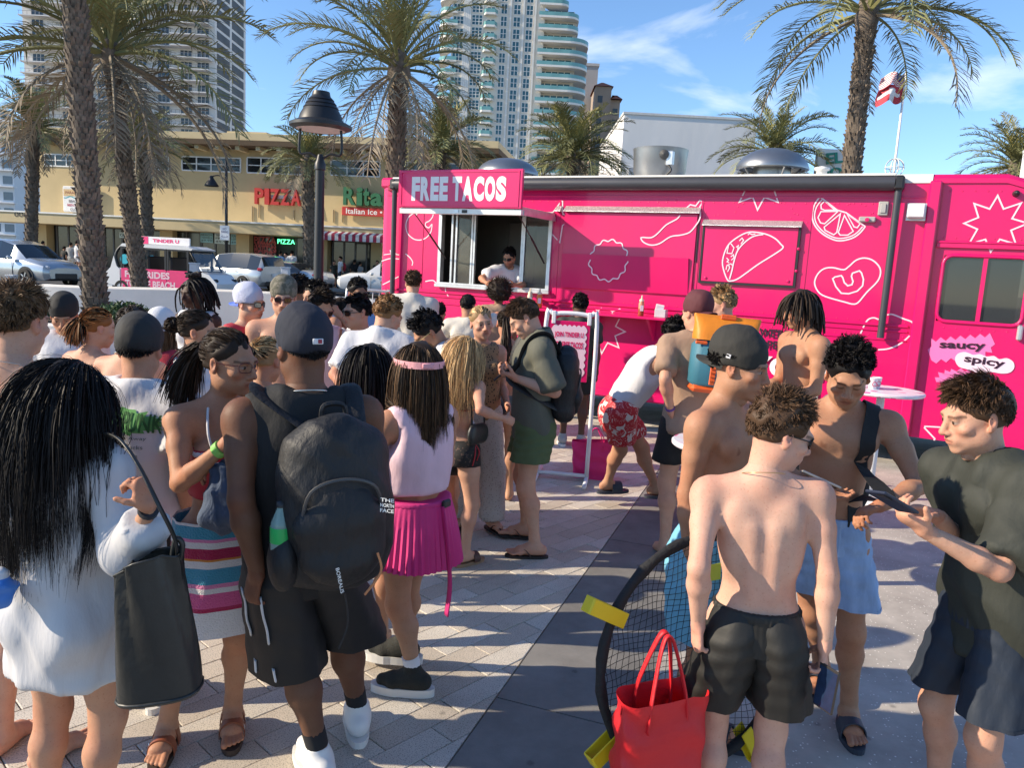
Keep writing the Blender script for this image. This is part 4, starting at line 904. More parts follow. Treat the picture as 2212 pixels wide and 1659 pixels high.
# rivets, one joined field
q = MB()
def rivet(s, z, y=0.0, r=.009): q.lathe([(r, 0), (r * .8, r * .35), (.001, r * .55)], (s, y, z), 6, Matrix.Rotation(R(90), 3, 'X'))
rv = random.Random(4)
for s in np.arange(SL + .1, SR, .115):
 for z in (1.60, 1.44, 2.86): rivet(s, z)
for s in np.arange(.06, 1.0, .115): rivet(s, 3.0, .02); rivet(s, 2.52, .02); rivet(s, 1.58, .02)
for z in np.arange(.6, 3.0, .16): rivet(-7.13, z); rivet(-6.5, z); rivet(-1.2, z) if z < 1.5 or z > 2.7 else None
for _ in range(60): rivet(rv.uniform(-4.4, -.6), rv.uniform(2.64, 2.9))
o = tk(q, 'rivets', m_pink); o['kind'] = 'stuff'
# serving window
q = MB(); t_ = .05
q.bb(WS0, WS1, -.03, .06, WZ0, WZ0 + t_); q.bb(WS0, WS1, -.03, .06, WZ1 - t_, WZ1); q.bb(WS0, WS0 + t_, -.03, .06, WZ0 + t_, WZ1 - t_); q.bb(WS1 - t_, WS1, -.03, .06, WZ0 + t_, WZ1 - t_)
sw = tk(q, 'serving_window', m_alu2)
q = MB(); q.bb(WS0 - .02, WS1 + .02, -.07, -.031, WZ0 - .02, WZ0 + .03, .006); q.build('sill', m_alu2, sw)
for s in (-6.05, -5.98, -5.72, -5.68, -4.93, -4.9): q = MB(); q.bb(s - .014, s + .014, .0, .045, WZ0 + t_, WZ1 - t_); q.build('sash_bar', m_alu2, sw)
m_wglass = mat('serving_glass', (0.10, 0.10, 0.09), 0.05, var=.4, vs=3, alpha=.62, spec=.7)
for s0, s1 in ((-5.96, -5.735), (-4.88, -4.54)): q = MB(); q.bb(s0, s1, .02, .026, WZ0 + t_, WZ1 - t_); q.build('sliding_pane', m_wglass, sw)
# raised flap with the FREE TACOS board on its outer edge
FS0, FS1, FP = -6.25, -4.45, .96
q = MB(); q.bb(FS0, FS1, -FP, -.02, 2.66, 2.70); fl = tk(q, 'serving_flap', m_alu2)
q = MB(); q.bb(FS0, FS1, -FP - .03, -FP + .03, 2.595, 2.665, .004); q.build('flap_edge', mat('flap_edge_metal', (.7, .69, .66), .4, metal=.4, var=.08, vs=8), fl)
q = MB(); q.bb(FS1 - .02, FS1 + .01, -FP + .03, -.02, 2.60, 2.66); q.build('flap_side', m_alu2, fl)
for s_ in (-5.37, -5.25): q = MB(); q.bb(s_ - .035, s_ + .035, -FP - .04, -FP - .03, 2.612, 2.65); q.build('latch', m_black if s_ > -5.3 else m_alu2, fl)
for s_ in (FS0 + .12, FS1 - .12): q = MB(); q.tube([(s_, -.02, 2.05), (s_, -.45, 2.36)], .013, 6); q.tube([(s_, -.45, 2.36), (s_, -.88, 2.65)], .007, 6); q.build('gas_strut', m_black, fl)
q = MB(); q.bb(FS0 - .01, FS1 + .01, -FP - .055, -FP - .015, 2.67, 3.14, .006); bd = q.build('sign_board', m_pink, fl)
q = MB()
for x0, x1, z0, z1 in ((FS0 + .03, FS1 - .03, 2.69, 2.705), (FS0 + .03, FS1 - .03, 3.105, 3.12), (FS0 + .03, FS0 + .045, 2.705, 3.105), (FS1 - .045, FS1 - .03, 2.705, 3.105)): q.bb(x0, x1, -FP - .062, -FP - .05, z0, z1)
q.build('board_trim', m_pink, bd)
xx = FS0 + .20; tw = {'F': .125, 'R': .14, 'E': .125, ' ': .05, 'T': .135, 'A': .15, 'C': .145, 'O': .145, 'S': .14}
tot = sum(tw[c] for c in 'FREE TACOS'); kx = 1.4 / tot
for c in 'FREE TACOS':
 if c != ' ':
  t_o = obj('letter', text_mesh('letter', c, tw[c] * kx * .93, .30, .06), bd, m_decw); t_o.rotation_euler = (R(90), 0, 0); t_o.location = (xx + tw[c] * kx / 2, -FP - .0585, 2.905)
 xx += tw[c] * kx
# closed flap with folding shelf, diamond plate trims
q = MB(); q.bb(-4.31, -2.56, -.028, -.001, 1.74, 2.72, .004); cf = tk(q, 'closed_flap', m_pink)
q = MB(); q.add([(-4.3, -.03, 2.185), (-2.62, -.03, 2.185), (-2.60, -.14, 1.76), (-4.3, -.14, 1.76), (-4.3, -.001, 2.17), (-2.62, -.001, 2.17), (-2.60, -.001, 1.75), (-4.3, -.001, 1.75)], [(3, 2, 1, 0), (1, 2, 6, 5), (2, 3, 7, 6), (3, 0, 4, 7)])
q = MB(); q.add([(-4.3, -.06, 2.19), (-2.62, -.06, 2.19), (-2.60, -.032, 1.75), (-4.3, -.032, 1.75), (-4.3, -.0285, 2.19), (-2.62, -.0285, 2.19)], [(3, 2, 1, 0), (0, 1, 5, 4), (1, 2, 5), (3, 0, 4)]); q.build('fold_down_leaf', m_pink, cf)
q = MB(); q.bb(-2.545, -2.535, -.02, -.0, 2.15, 2.72); q.build('cable', m_black, cf)
def trim(s0, s1, z, name='diamond_trim'): q = MB(); q.add([(s0, -.075, z - .03), (s1, -.075, z - .03), (s1, -.002, z + .032), (s0, -.002, z + .032), (s0, -.075, z - .042), (s1, -.075, z - .042), (s1, -.002, z - .042), (s0, -.002, z - .042)], [(0, 1, 2, 3), (4, 5, 1, 0), (5, 6, 2, 1), (7, 4, 0, 3), (7, 6, 5, 4)]); return tk(q, name, m_dia)
trim(-4.44, -4.36, 2.77); trim(-4.31, -2.53, 2.77); trim(-2.49, -1.36, 2.63)
# taco hatch
q = MB(); q.bb(-2.46, -1.39, -.03, -.001, 1.93, 2.585, .005); th = tk(q, 'taco_hatch', m_pink)
q = MB()
for x0, x1, z0, z1 in ((-2.485, -1.365, 1.905, 1.93), (-2.485, -2.46, 1.93, 2.585), (-1.39, -1.365, 1.93, 2.585)): q.bb(x0, x1, -.036, -.001, z0, z1)
q.build('hatch_gasket', m_black, th)
for s_, z_ in ((-2.4, 1.97), (-1.45, 1.98), (-1.372, 2.1), (-1.372, 2.35)): q = MB(); q.lathe([(.018, 0), (.015, .012), (.001, .016)], (s_, -.03, z_), 10, Matrix.Rotation(R(90), 3, 'X')); q.build('bolt', m_pink, th)
# counter shelf
q = MB(); q.bb(-4.95, -2.72, -.40, -.021, 1.43, 1.46, .006); sh = tk(q, 'counter_shelf', m_pink)
for s_ in (-4.6, -3.8, -3.0): q = MB(); q.add([(s_, -.02, 1.43), (s_, -.34, 1.43), (s_, -.02, 1.15), (s_ + .03, -.02, 1.43), (s_ + .03, -.34, 1.43), (s_ + .03, -.02, 1.15)], [(0, 1, 2), (5, 4, 3), (1, 4, 5, 2)]); q.build('bracket', m_pink, sh)
# awning roll, arms
q = MB(); q.tube([(-7.0, -.10, 3.07), (-.46, -.10, 3.07)], .082, 14); aw = tk(q, 'awning_roll', m_blackg, smooth=True, angle=40)
q = MB(); q.bb(-7.0, -.46, -.16, .0, 3.14, 3.165, .004); q.build('awning_cover', m_roofw, aw)
for s_ in (-7.0, -.42):
 q = MB(); q.tube([(s_, -.10, 3.06), (s_, -.085, 1.42)], .038, 10); ar = q.build('awning_arm', m_blackg, aw, True, angle=40)
 q = MB(); q.box((s_, -.09, 3.07), (.1, .17, .15), None, .02); q.build('arm_bracket', m_black, ar)
# small fittings
s_, z_ = cs('C', 1205, 495); q = MB(); q.bb(s_ - .085, s_ + .085, -.13, -.03, z_ - .075, z_ + .075, .015); wb = tk(q, 'inlet_box', mat('inlet_white', (.72, .71, .7), .5)); q = MB(); q.bb(s_ - .095, s_ + .095, -.035, -.001, z_ - .1, z_ + .085, .004); q.build('inlet_plate', m_alu2, wb)
s_, z_ = cs('C', 895, 468); q = MB(); q.bb(s_ - .05, s_ + .05, -.03, -.001, z_ - .075, z_ + .075, .008); ob = tk(q, 'outlet_cover', mat('outlet_grey', (.38, .37, .36), .5)); q = MB(); q.bb(s_ - .028, s_ + .028, -.042, -.03, z_ - .05, z_ + .05, .006); q.build('outlet_door', mat('outlet_grey', (.4, .4, .4)), ob)
s_, z_ = cs('C', 745, 575); q = MB(); q.bb(s_ - .085, s_ + .085, -.05, -.001, z_ - .025, z_ + .035, .012); bk = tk(q, 'awning_bracket', mat('outlet_grey', (.4, .4, .4))); q = MB(); q.lathe([(.022, 0), (.022, .02), (.001, .022)], (s_, -.05, z_), 12, Matrix.Rotation(R(90), 3, 'X')); q.build('eye', m_pink, bk)
s_, z_ = cs('C', 2140, 325); q = MB(); q.lathe([(.035, 0), (.03, .05), (.02, .09), (.001, .1)], (s_, .02, z_), 12, Matrix.Rotation(R(90), 3, 'X')); tk(q, 'clearance_lamp', m_black, smooth=True)
s_, z_ = cs('A', 245, 275); q = MB(); q.bb(s_ - .11, s_ + .11, -.035, -.001, z_ - .045, z_ + .045, .012); tk(q, 'tail_lamp', mat('lens_red', (.4, .0, .02), .2, spec=.8))
# printed line art
tf = lambda yo: (lambda a, b, c: (a, -c - yo, b))
def art(name, pts, crop='B', closed=False, w_=.016, sm=0, yo=0.0):
 P = [cs(crop, x, y) for x, y in pts]
 if sm: P = spline(P, sm, closed)
 q = MB(); q.ribbon(P, w_, tf(yo), closed); return tk(q, name, m_line)
art('tomato_drawing', [(440, 500), (380, 540), (350, 610), (360, 690), (410, 745), (470, 762), (530, 745), (580, 690), (592, 615), (565, 645), (535, 632), (535, 600), (570, 580), (600, 540), (605, 495)], 'A', sm=5)
art('tomato_drawing', [(430, 495), (445, 528), (465, 500)], 'A')
art('star_drawing', [(1712, 520), (1805, 395), (1815, 398), (1818, 520), (1940, 540), (1815, 625), (1790, 785), (1702, 690)], 'A')
cx_, cz_ = TS(1317, 566); 
for half, yo in ((0, .03), (1, .062)):
 P = []
 for a in np.linspace(0, math.pi, 60): aa = a + math.pi * half; rr_ = .255 + .014 * math.cos(13 * aa); P.append((cx_ + rr_ * math.cos(aa), cz_ + .02 + rr_ * math.sin(aa)))
 q = MB(); q.ribbon(P, .016, tf(yo)); tk(q, 'scalloped_drawing', m_line)
art('chili_drawing', [(712, 528), (680, 566), (580, 622), (500, 702), (440, 740), (360, 738), (345, 748), (372, 785), (440, 810), (520, 795), (620, 732), (720, 716), (800, 690), (860, 622), (896, 560), (902, 495)], 'B', sm=4, yo=.03)
art('chili_drawing', [(760, 465), (800, 430), (850, 442), (890, 390), (917, 405), (880, 465), (905, 500)], 'B', yo=.0)
art('star_drawing', [(1312, 300), (1260, 405), (1385, 360), (1430, 480), (1495, 360), (1622, 406), (1588, 300)], 'B')
Q = 'B'
art('taco_drawing', [(1150, 1130), (1108, 1000), (1120, 900), (1165, 805), (1250, 735), (1340, 692), (1420, 690), (1520, 710), (1600, 750), (1650, 800), (1672, 835), (1600, 890), (1440, 990), (1330, 1070), (1250, 1125), (1190, 1145)], Q, True, sm=4, yo=.03)
art('taco_drawing', [(1172, 1130), (1195, 1050), (1215, 960), (1250, 860), (1320, 780), (1400, 727), (1490, 710)], Q, sm=4, yo=.031)
for P in ([(1185, 795), (1215, 835), (1195, 890), (1150, 885), (1165, 805)], [(1140, 1040), (1150, 1000), (1185, 985), (1205, 1000)], [(1155, 1060), (1175, 1020), (1165, 1000)], [(1145, 930), (1165, 950), (1150, 965), (1170, 975)], [(1185, 920), (1210, 900), (1215, 930), (1190, 950)], [(1235, 830), (1255, 815), (1250, 845), (1270, 835)], [(1265, 770), (1290, 745), (1305, 765), (1280, 800)], [(1345, 715), (1360, 700), (1385, 712), (1415, 705)]): art('taco_drawing', P, Q, w_=.012, yo=.032)
art('lime_drawing', [(300, 355), (250, 430), (228, 530), (250, 620), (320, 700), (420, 755), (500, 768), (600, 745), (670, 700), (725, 635)], 'C', sm=4)
art('lime_drawing', [(300, 355), (460, 480), (545, 505), (725, 635)], 'C'); art('lime_drawing', [(325, 378), (272, 445), (250, 530), (270, 612), (335, 685), (420, 733), (500, 746), (590, 726), (650, 690), (700, 635)], 'C', sm=4, w_=.013)
for P in ([(345, 395), (310, 430), (312, 468), (345, 482), (440, 480)], [(470, 492), (310, 495), (282, 550), (305, 600), (345, 608)], [(492, 515), (340, 640), (348, 670), (430, 712), (458, 690)], [(530, 530), (472, 690), (490, 715), (560, 715), (612, 680)], [(556, 522), (620, 638), (650, 645), (678, 608)]): art('lime_drawing', P, 'C', True, w_=.013)
art('heart_drawing', [(250, 1160), (280, 1080), (340, 1030), (420, 1020), (520, 1040), (570, 1010), (640, 950), (720, 930), (800, 955), (860, 1020), (865, 1090), (830, 1160), (740, 1250), (660, 1345), (610, 1362), (540, 1345), (350, 1290), (280, 1240)], 'C', True, sm=4)
art('heart_drawing', [(420, 1125), (440, 1108), (500, 1095), (515, 1115), (528, 1160), (560, 1190), (600, 1180), (610, 1150), (595, 1100), (605, 1072), (670, 1050), (690, 1070), (708, 1130), (700, 1190), (650, 1240), (570, 1265), (500, 1260), (450, 1200)], 'C', True)
def art2(name, pts, crop, closed=False, sm=0):
 P = [cs(crop, x, y, .02) for x, y in pts]; P = spline(P, sm, closed) if sm else P; q = MB(); q.ribbon(P, .016, tf(-.02), closed); return tk(q, name, m_line)
art2('star_drawing', [(1965, 345), (2020, 470), (2185, 415), (2100, 560), (2250, 605), (2090, 670), (2135, 800), (1985, 755), (1900, 872), (1850, 755), (1695, 800), (1775, 660), (1650, 605), (1785, 550), (1745, 420), (1890, 470)], 'C', True)
art('blob_drawing', [(680, 360), (740, 240), (800, 212), (850, 228)], 'D', sm=4); art('blob_drawing', [(930, 185), (980, 180), (1080, 220), (1160, 250), (1180, 290)], 'D', sm=4); art('blob_drawing', [(1140, 380), (1060, 450), (950, 500), (845, 512)], 'D', sm=4)
art2('zigzag_drawing', [(1560, 1245), (1285, 1230), (1280, 1245), (1375, 1345), (1370, 1362)], 'D')
art('star_drawing', [(970, 385), (930, 465), (1020, 515), (925, 555), (960, 665), (855, 620), (800, 720), (765, 615)], 'E')
for P in ([(725, 290), (765, 322), (800, 290)], [(765, 322), (790, 348)], [(862, 305), (905, 325), (975, 300)], [(905, 325), (890, 350)]): art('star_drawing', P, 'E', w_=.014)
art('taco_drawing', [(120, 960), (200, 935), (285, 940)], 'A', sm=4); art('taco_drawing', [(345, 890), (390, 930), (412, 970), (405, 1000)], 'A', sm=4); art('taco_drawing', [(200, 860), (215, 905), (255, 890), (240, 860)], 'A', True, w_=.013); art('taco_drawing', [(130, 1180), (280, 1105)], 'A'); art('taco_drawing', [(140, 900), (210, 890), (285, 900)], 'A', w_=.013)
art('cloud_drawing', [(530, 1150), (600, 1140), (640, 1170), (710, 1190), (720, 1240), (745, 1290)], 'A', sm=4)
# word stickers
def sticker(name, pts, crop, m, yo=.02, sm=0):
 P = [cs(crop, x, y, yo) for x, y in pts]; P = spline(P, sm, True) if sm else P
 q = MB(); q.add([(a, yo - .004, b) for a, b in P], [tuple(range(len(P)))]); return tk(q, name, m)
m_bub = mat('sticker_pink', (0.86, 0.18, 0.45), .5, var=0); m_lilac = mat('sticker_pale', (0.84, 0.62, 0.72), .5, var=0)
zz = []
for i in range(13):
 x = 1340 + i * 46; y = 440 - i * 4; zz.append((x, y - (0 if i % 2 else 38)))
zz2 = [(1940, 460), (1900, 490), (1915, 540), (1850, 530)] + [(1850 - i * 46, 555 + i * 5 + (0 if i % 2 else 36)) for i in range(12)] + [(1310, 512), (1345, 480)]
sticker('word_sticker', zz + zz2, 'D', m_bub)
cl = [(1565, 600), (1590, 550), (1650, 532), (1700, 545), (1740, 560), (1800, 552), (1860, 575), (1930, 570), (1980, 600), (2050, 590), (2110, 625), (2120, 680), (2080, 725), (2000, 735), (1900, 720), (1800, 735), (1700, 700), (1600, 670)]
st = sticker('word_sticker', cl, 'D', m_lilac, .016, 3)
zz = [(1375, 770), (1420, 770), (1405, 720), (1465, 735), (1470, 700), (1520, 720), (1530, 690), (1580, 715), (1620, 685), (1660, 715), (1700, 690), (1760, 800), (1600, 830), (1390, 815)]
sticker('word_sticker', zz, 'D', m_bub)
for s, x, y, wd, hh in (('saucy', 1632, 487, .42, .085), ('spicy', 1840, 628, .37, .10)):
 a, b = cs('D', x, y, .014); t_o = obj('lettering', text_mesh('t', s, wd, hh, .03), TK, m_deck); t_o.rotation_euler = (R(90), R(-3 if s == 'saucy' else 4), 0); t_o.location = (a, .008, b)
for s, u, v, wd, hh, m in (("WE'RE NOT", 1700, 722, .62, .10, m_deck), ('OPEN TO', 1690, 747, .55, .10, m_deck), ('YOUR', 1712, 796, .98, .24, m_decw), ('TURN', 1690, 838, .8, .17, m_decw)):
 a, b = TS(u, v); t_o = obj('lettering', text_mesh('t', s, wd, hh, .04), TK, m); t_o.rotation_euler = (R(90), 0, 0); t_o.location = (a, -.022, b)
# rooftop fans
def TRoof(u, y): s, z = TS(u, 372, y); return s
def fan(kind, u, y, r, h):
 s = TRoof(u, y); f = bpy.data.objects.new('roof_fan', None); COL.objects.link(f); f.parent = TK; f.location = (s, y, ZR + .05)
 M = None
 if kind == 'mush':
  q = MB(); q.lathe([(r * .52, 0), (r * .52, h * .45), (r * .6, h * .47), (r * .6, h * .5)], n=28); q.build('drum', m_steel, f, True, angle=40)
  q = MB(); q.lathe([(r * .9, h * .38), (r, h * .40), (r, h * .45), (r * .96, h * .56), (r * .84, h * .72), (r * .66, h * .85), (r * .42, h * .94), (r * .2, h * .98), (.001, h)], n=36); q.build('hood', m_steel, f, True, angle=40)
  for a in range(4): q = MB(); q.tube([(r * .6 * math.cos(a * 1.57 + .6), r * .6 * math.sin(a * 1.57 + .6), .05), (r * .86 * math.cos(a * 1.57 + .6), r * .86 * math.sin(a * 1.57 + .6), h * .5)], .012, 5); q.build('stay', m_steel, f)
 else:
  q = MB(); q.lathe([(r * .7, -.05), (r * .86, .06), (r * .96, h * .35), (r, h * .9), (r * 1.02, h), (r * .94, h), (r * .9, h * .5), (.001, h * .4)], n=36); q.build('drum', m_steel, f, True, angle=40)
  q = MB(); q.bb(r * .52, r * .78, -r * .98, -r * .78, h * .45, h * .85, .01); q.build('switch_box', m_alu2, f)
  q = MB(); q.lathe([(.06, 0), (.06, .05), (.001, .06)], (r * .45, -r * .9, h * .75), 14, Matrix.Rotation(R(90), 3, 'X')); q.build('port', m_black, f)
  q = MB(); q.tube(spline([(r * .62, -r * .95, h * .45), (r * .75, -r * 1.0, h * .3), (r * .55, -r * 1.0, h * .1), (r * .7, -r * .95, -.1)], 5), .014, 6); q.build('conduit', m_black, f, True)
fan('mush', 1097, 1.0, .46, .40); fan('drum', 1424, .9, .36, .45); fan('mush', 1667, .9, .44, .44)
s = TRoof(1775, .5); q = MB(); q.lathe([(.06, 0), (.06, .1), (.085, .11), (.085, .14), (.001, .16)], (s, .5, ZR + .05), 14); tk(q, 'vent_pipe', m_roofw, smooth=True)
# ================================================================== CARS
def car(name, label, pos, heading, spec, paint, cat='car', z=STREET_Z, group=None):
 """spec: stations along the length; each (x, z_low, z_belt, z_top, half width, roof half width)"""
 t = thing(name, label, cat, (pos[0], pos[1], z), heading, group); St = spec['st']; groups = {}
 V = []; n = 8
 for (x, zl, zb, zt_, w_, wr) in St:
  half = [(w_ * .90, zl), (w_ * .99, zl + .18), (w_, (zl + zb) / 2 + .05), (w_ * .97, zb - .06), (w_ * .94, zb), (wr + .03, zt_ - .035), (wr * .86, zt_), (0, zt_ + .02)]
  V += [(x, y, zz) for y, zz in half] + [(x, -y, zz) for y, zz in half]
 def fidx(i, k, sd): return i * 2 * n + k + (n if sd else 0)
 for i in range(len(St) - 1):
  for sd in (0, 1):
   for k in range(n - 1):
    a, b, c, d = fidx(i, k, sd), fidx(i + 1, k, sd), fidx(i + 1, k + 1, sd), fidx(i, k + 1, sd)
    fc = (a, b, c, d) if sd else (d, c, b, a)
    g = 'body'
    if k == 4 and i in spec['side']: g = 'side_window_%d_%d' % (spec['side'][i], sd)
    if k >= 5 and i in spec.get('ws', ()): g = 'windscreen'
    if k >= 5 and i in spec.get('rw', ()): g = 'rear_window'
    groups.setdefault(g, []).append(fc)
 for sd, i in ((0, 0), (0, len(St) - 1)):
  ring = [fidx(i, k, 0) for k in range(n)] + [fidx(i, k, 1) for k in range(n - 2, -1, -1)]
  groups['body'].append(tuple(ring) if i == 0 else tuple(ring[::-1]))
 groups['body'].extend([tuple([fidx(i, 0, 1), fidx(i + 1, 0, 1), fidx(i + 1, 0, 0), fidx(i, 0, 0)]) for i in range(len(St) - 1)])
 m_g = mat('car_glass', (0.012, 0.015, 0.018), .05, var=0, spec=.8)
 for g, F in groups.items():
  q = MB(); q.add(V, F); nm = g.split('_')[0] + '_window' if g.startswith('side') else g
  me = q.mesh(nm, True); bm = bmesh.new(); bm.from_mesh(me)
  bmesh.ops.delete(bm, geom=[v for v in bm.verts if not v.link_faces], context='VERTS')
  bm.to_mesh(me); bm.free(); me.materials.append(paint if g == 'body' else m_g); me.set_sharp_from_angle(angle=R(35)); o = obj(nm, me, t)
 for (x, r_) in spec['wheels']:
  wv = St[0][4] * 1.0; wv = max(s[4] for s in St)
  for sd in (-1, 1):
   a = MB(); a.lathe([(r_ * 1.22, -.02), (r_ * 1.22, .02), (.001, .02)], (x, sd * (wv - .025), r_), 24, Matrix.Rotation(R(90), 3, 'X')); a.build('wheel_arch', m_black, t)
   wheel(t, (x, sd * (wv - .06), r_), r_, .22)
 L_ = St[-1][0]; w_ = St[-1][4]
 for sd in (-1, 1):
  hx, hz, hy = spec['head']; q = MB(); q.box((hx, sd * hy, hz), (.35, .38, .13), Euler((0, 0, -sd * .55)).to_matrix(), .05); q.build('headlight', mat('headlight', (.55, .58, .62), .1, spec=.9), t)
  tx, tz, ty = spec['tail']; q = MB(); q.box((tx, sd * ty, tz), (.22, .36, .14), Euler((0, 0, sd * .4)).to_matrix(), .04); q.build('tail_light', mat('lens_red', (.4, 0, .02)), t)
  if 'mirror' in spec: mx_, mz_ = spec['mirror']; q = MB(); q.box((mx_, sd * (wv + .1), mz_), (.16, .22, .15), None, .04); q.build('mirror', paint, t)
  for hx_ in spec.get('handles', ()): q = MB(); q.box((hx_, sd * (wv + .002), .92), (.2, .03, .035), None, .01); q.build('door_handle', paint, t)
  for dx_ in spec.get('seams', ()): q = MB(); q.bb(dx_ - .006, dx_ + .006, sd * wv - .012, sd * wv + .004, .35, .93); q.build('door_seam', m_black, t)
 q = MB(); q.box((L_ + .005, 0, .45), (.06, w_ * 1.3, .22), None, .02); q.build('grille', m_black, t)
 q = MB(); q.box((St[0][0] - .003, 0, .42), (.05, w_ * 1.5, .2), None, .02); q.build('rear_bumper', m_black, t)
 q = MB(); q.box((St[0][0] - .03, 0, .8), (.02, .32, .16), None, .004); q.build('number_plate', mat('plate_white', (.7, .7, .7)), t)
 return t
m_silver = mat('silver_paint', (0.46, 0.49, 0.52), 0.25, metal=0.55, var=0.03, coat=0.6)
m_silver2 = mat('pale_silver_paint', (0.52, 0.54, 0.55), 0.25, metal=0.45, var=0.03, coat=0.6)
m_carw = mat('white_paint', (0.72, 0.72, 0.71), 0.25, var=0.03, coat=0.6)
van = dict(st=[(-2.55, .45, .95, 1.25, .80, .62), (-2.42, .3, 1.0, 1.66, .92, .66), (-1.9, .24, 1.0, 1.74, .99, .70), (-.9, .22, 1.0, 1.77, 1.0, .70), (.1, .22, 1.0, 1.75, 1.0, .70), (.75, .22, 1.0, 1.60, 1.0, .68), (1.5, .22, .99, 1.10, .99, .80), (2.0, .24, .93, 1.02, .97, .78), (2.42, .28, .82, .90, .90, .66), (2.58, .36, .70, .76, .74, .5)],
           side={1: 0, 2: 1, 3: 2, 4: 3}, ws=(5,), rw=(0,), wheels=((1.62, .35), (-1.55, .35)), head=(2.32, .78, .66), tail=(-2.45, 1.05, .74), mirror=(.95, 1.08), handles=(.0, -1.1), seams=(.95, -.35, -1.5))
p = gp(40, 628, STREET_Z); k_ = p
car('minivan', 'silver minivan driving past at the left edge', (at(42, 600, 31.3)[0], 31.3), R(-20), van, m_silver, 'minivan')
suv = dict(st=[(-2.4, .5, .98, 1.2, .82, .60), (-2.25, .32, 1.02, 1.62, .92, .62), (-1.6, .26, 1.02, 1.72, .96, .64), (-.5, .26, 1.02, 1.74, .97, .66), (.45, .26, 1.02, 1.66, .97, .64), (1.15, .26, 1.0, 1.12, .96, .78), (1.9, .3, .98, 1.08, .94, .76), (2.3, .36, .88, .95, .86, .6), (2.45, .45, .75, .8, .7, .5)],
           side={1: 0, 2: 1, 3: 2}, ws=(4,), rw=(0,), wheels=((1.5, .37), (-1.4, .37)), head=(2.22, .85, .62), tail=(-2.28, 1.05, .70), mirror=(.8, 1.1), handles=(.0, -1.0), seams=(.85, -.3))
car('suv', 'silver sport utility car seen from behind, right of the shuttle', (at(512, 590, 36.5)[0], 36.5), R(152), suv, m_silver2, 'car')
sed = dict(st=[(-2.35, .45, .85, 1.0, .8, .62), (-2.2, .3, .95, 1.06, .90, .70), (-1.55, .22, .97, 1.10, .92, .74), (-.85, .2, .96, 1.40, .93, .60), (0, .2, .95, 1.45, .93, .60), (.6, .2, .95, 1.36, .93, .58), (1.3, .2, .93, 1.02, .93, .74), (2.0, .24, .82, .90, .9, .68), (2.35, .34, .68, .74, .78, .5)],
           side={2: 0, 3: 1, 4: 2}, ws=(5,), rw=(2,), wheels=((1.45, .33), (-1.4, .33)), head=(2.2, .7, .62), tail=(-2.2, .88, .66), mirror=(.75, 1.0), handles=(.1, -.8), seams=(.8, -.25))
car('sedan', 'pale silver sedan queued behind the sport utility car', (at(615, 600, 37.6)[0], 37.6), R(158), sed, m_silver2, 'car')
car('suv', 'white car front half hidden behind the truck rear', (at(845, 605, 37.2)[0], 37.2), R(184), suv, m_carw, 'car')
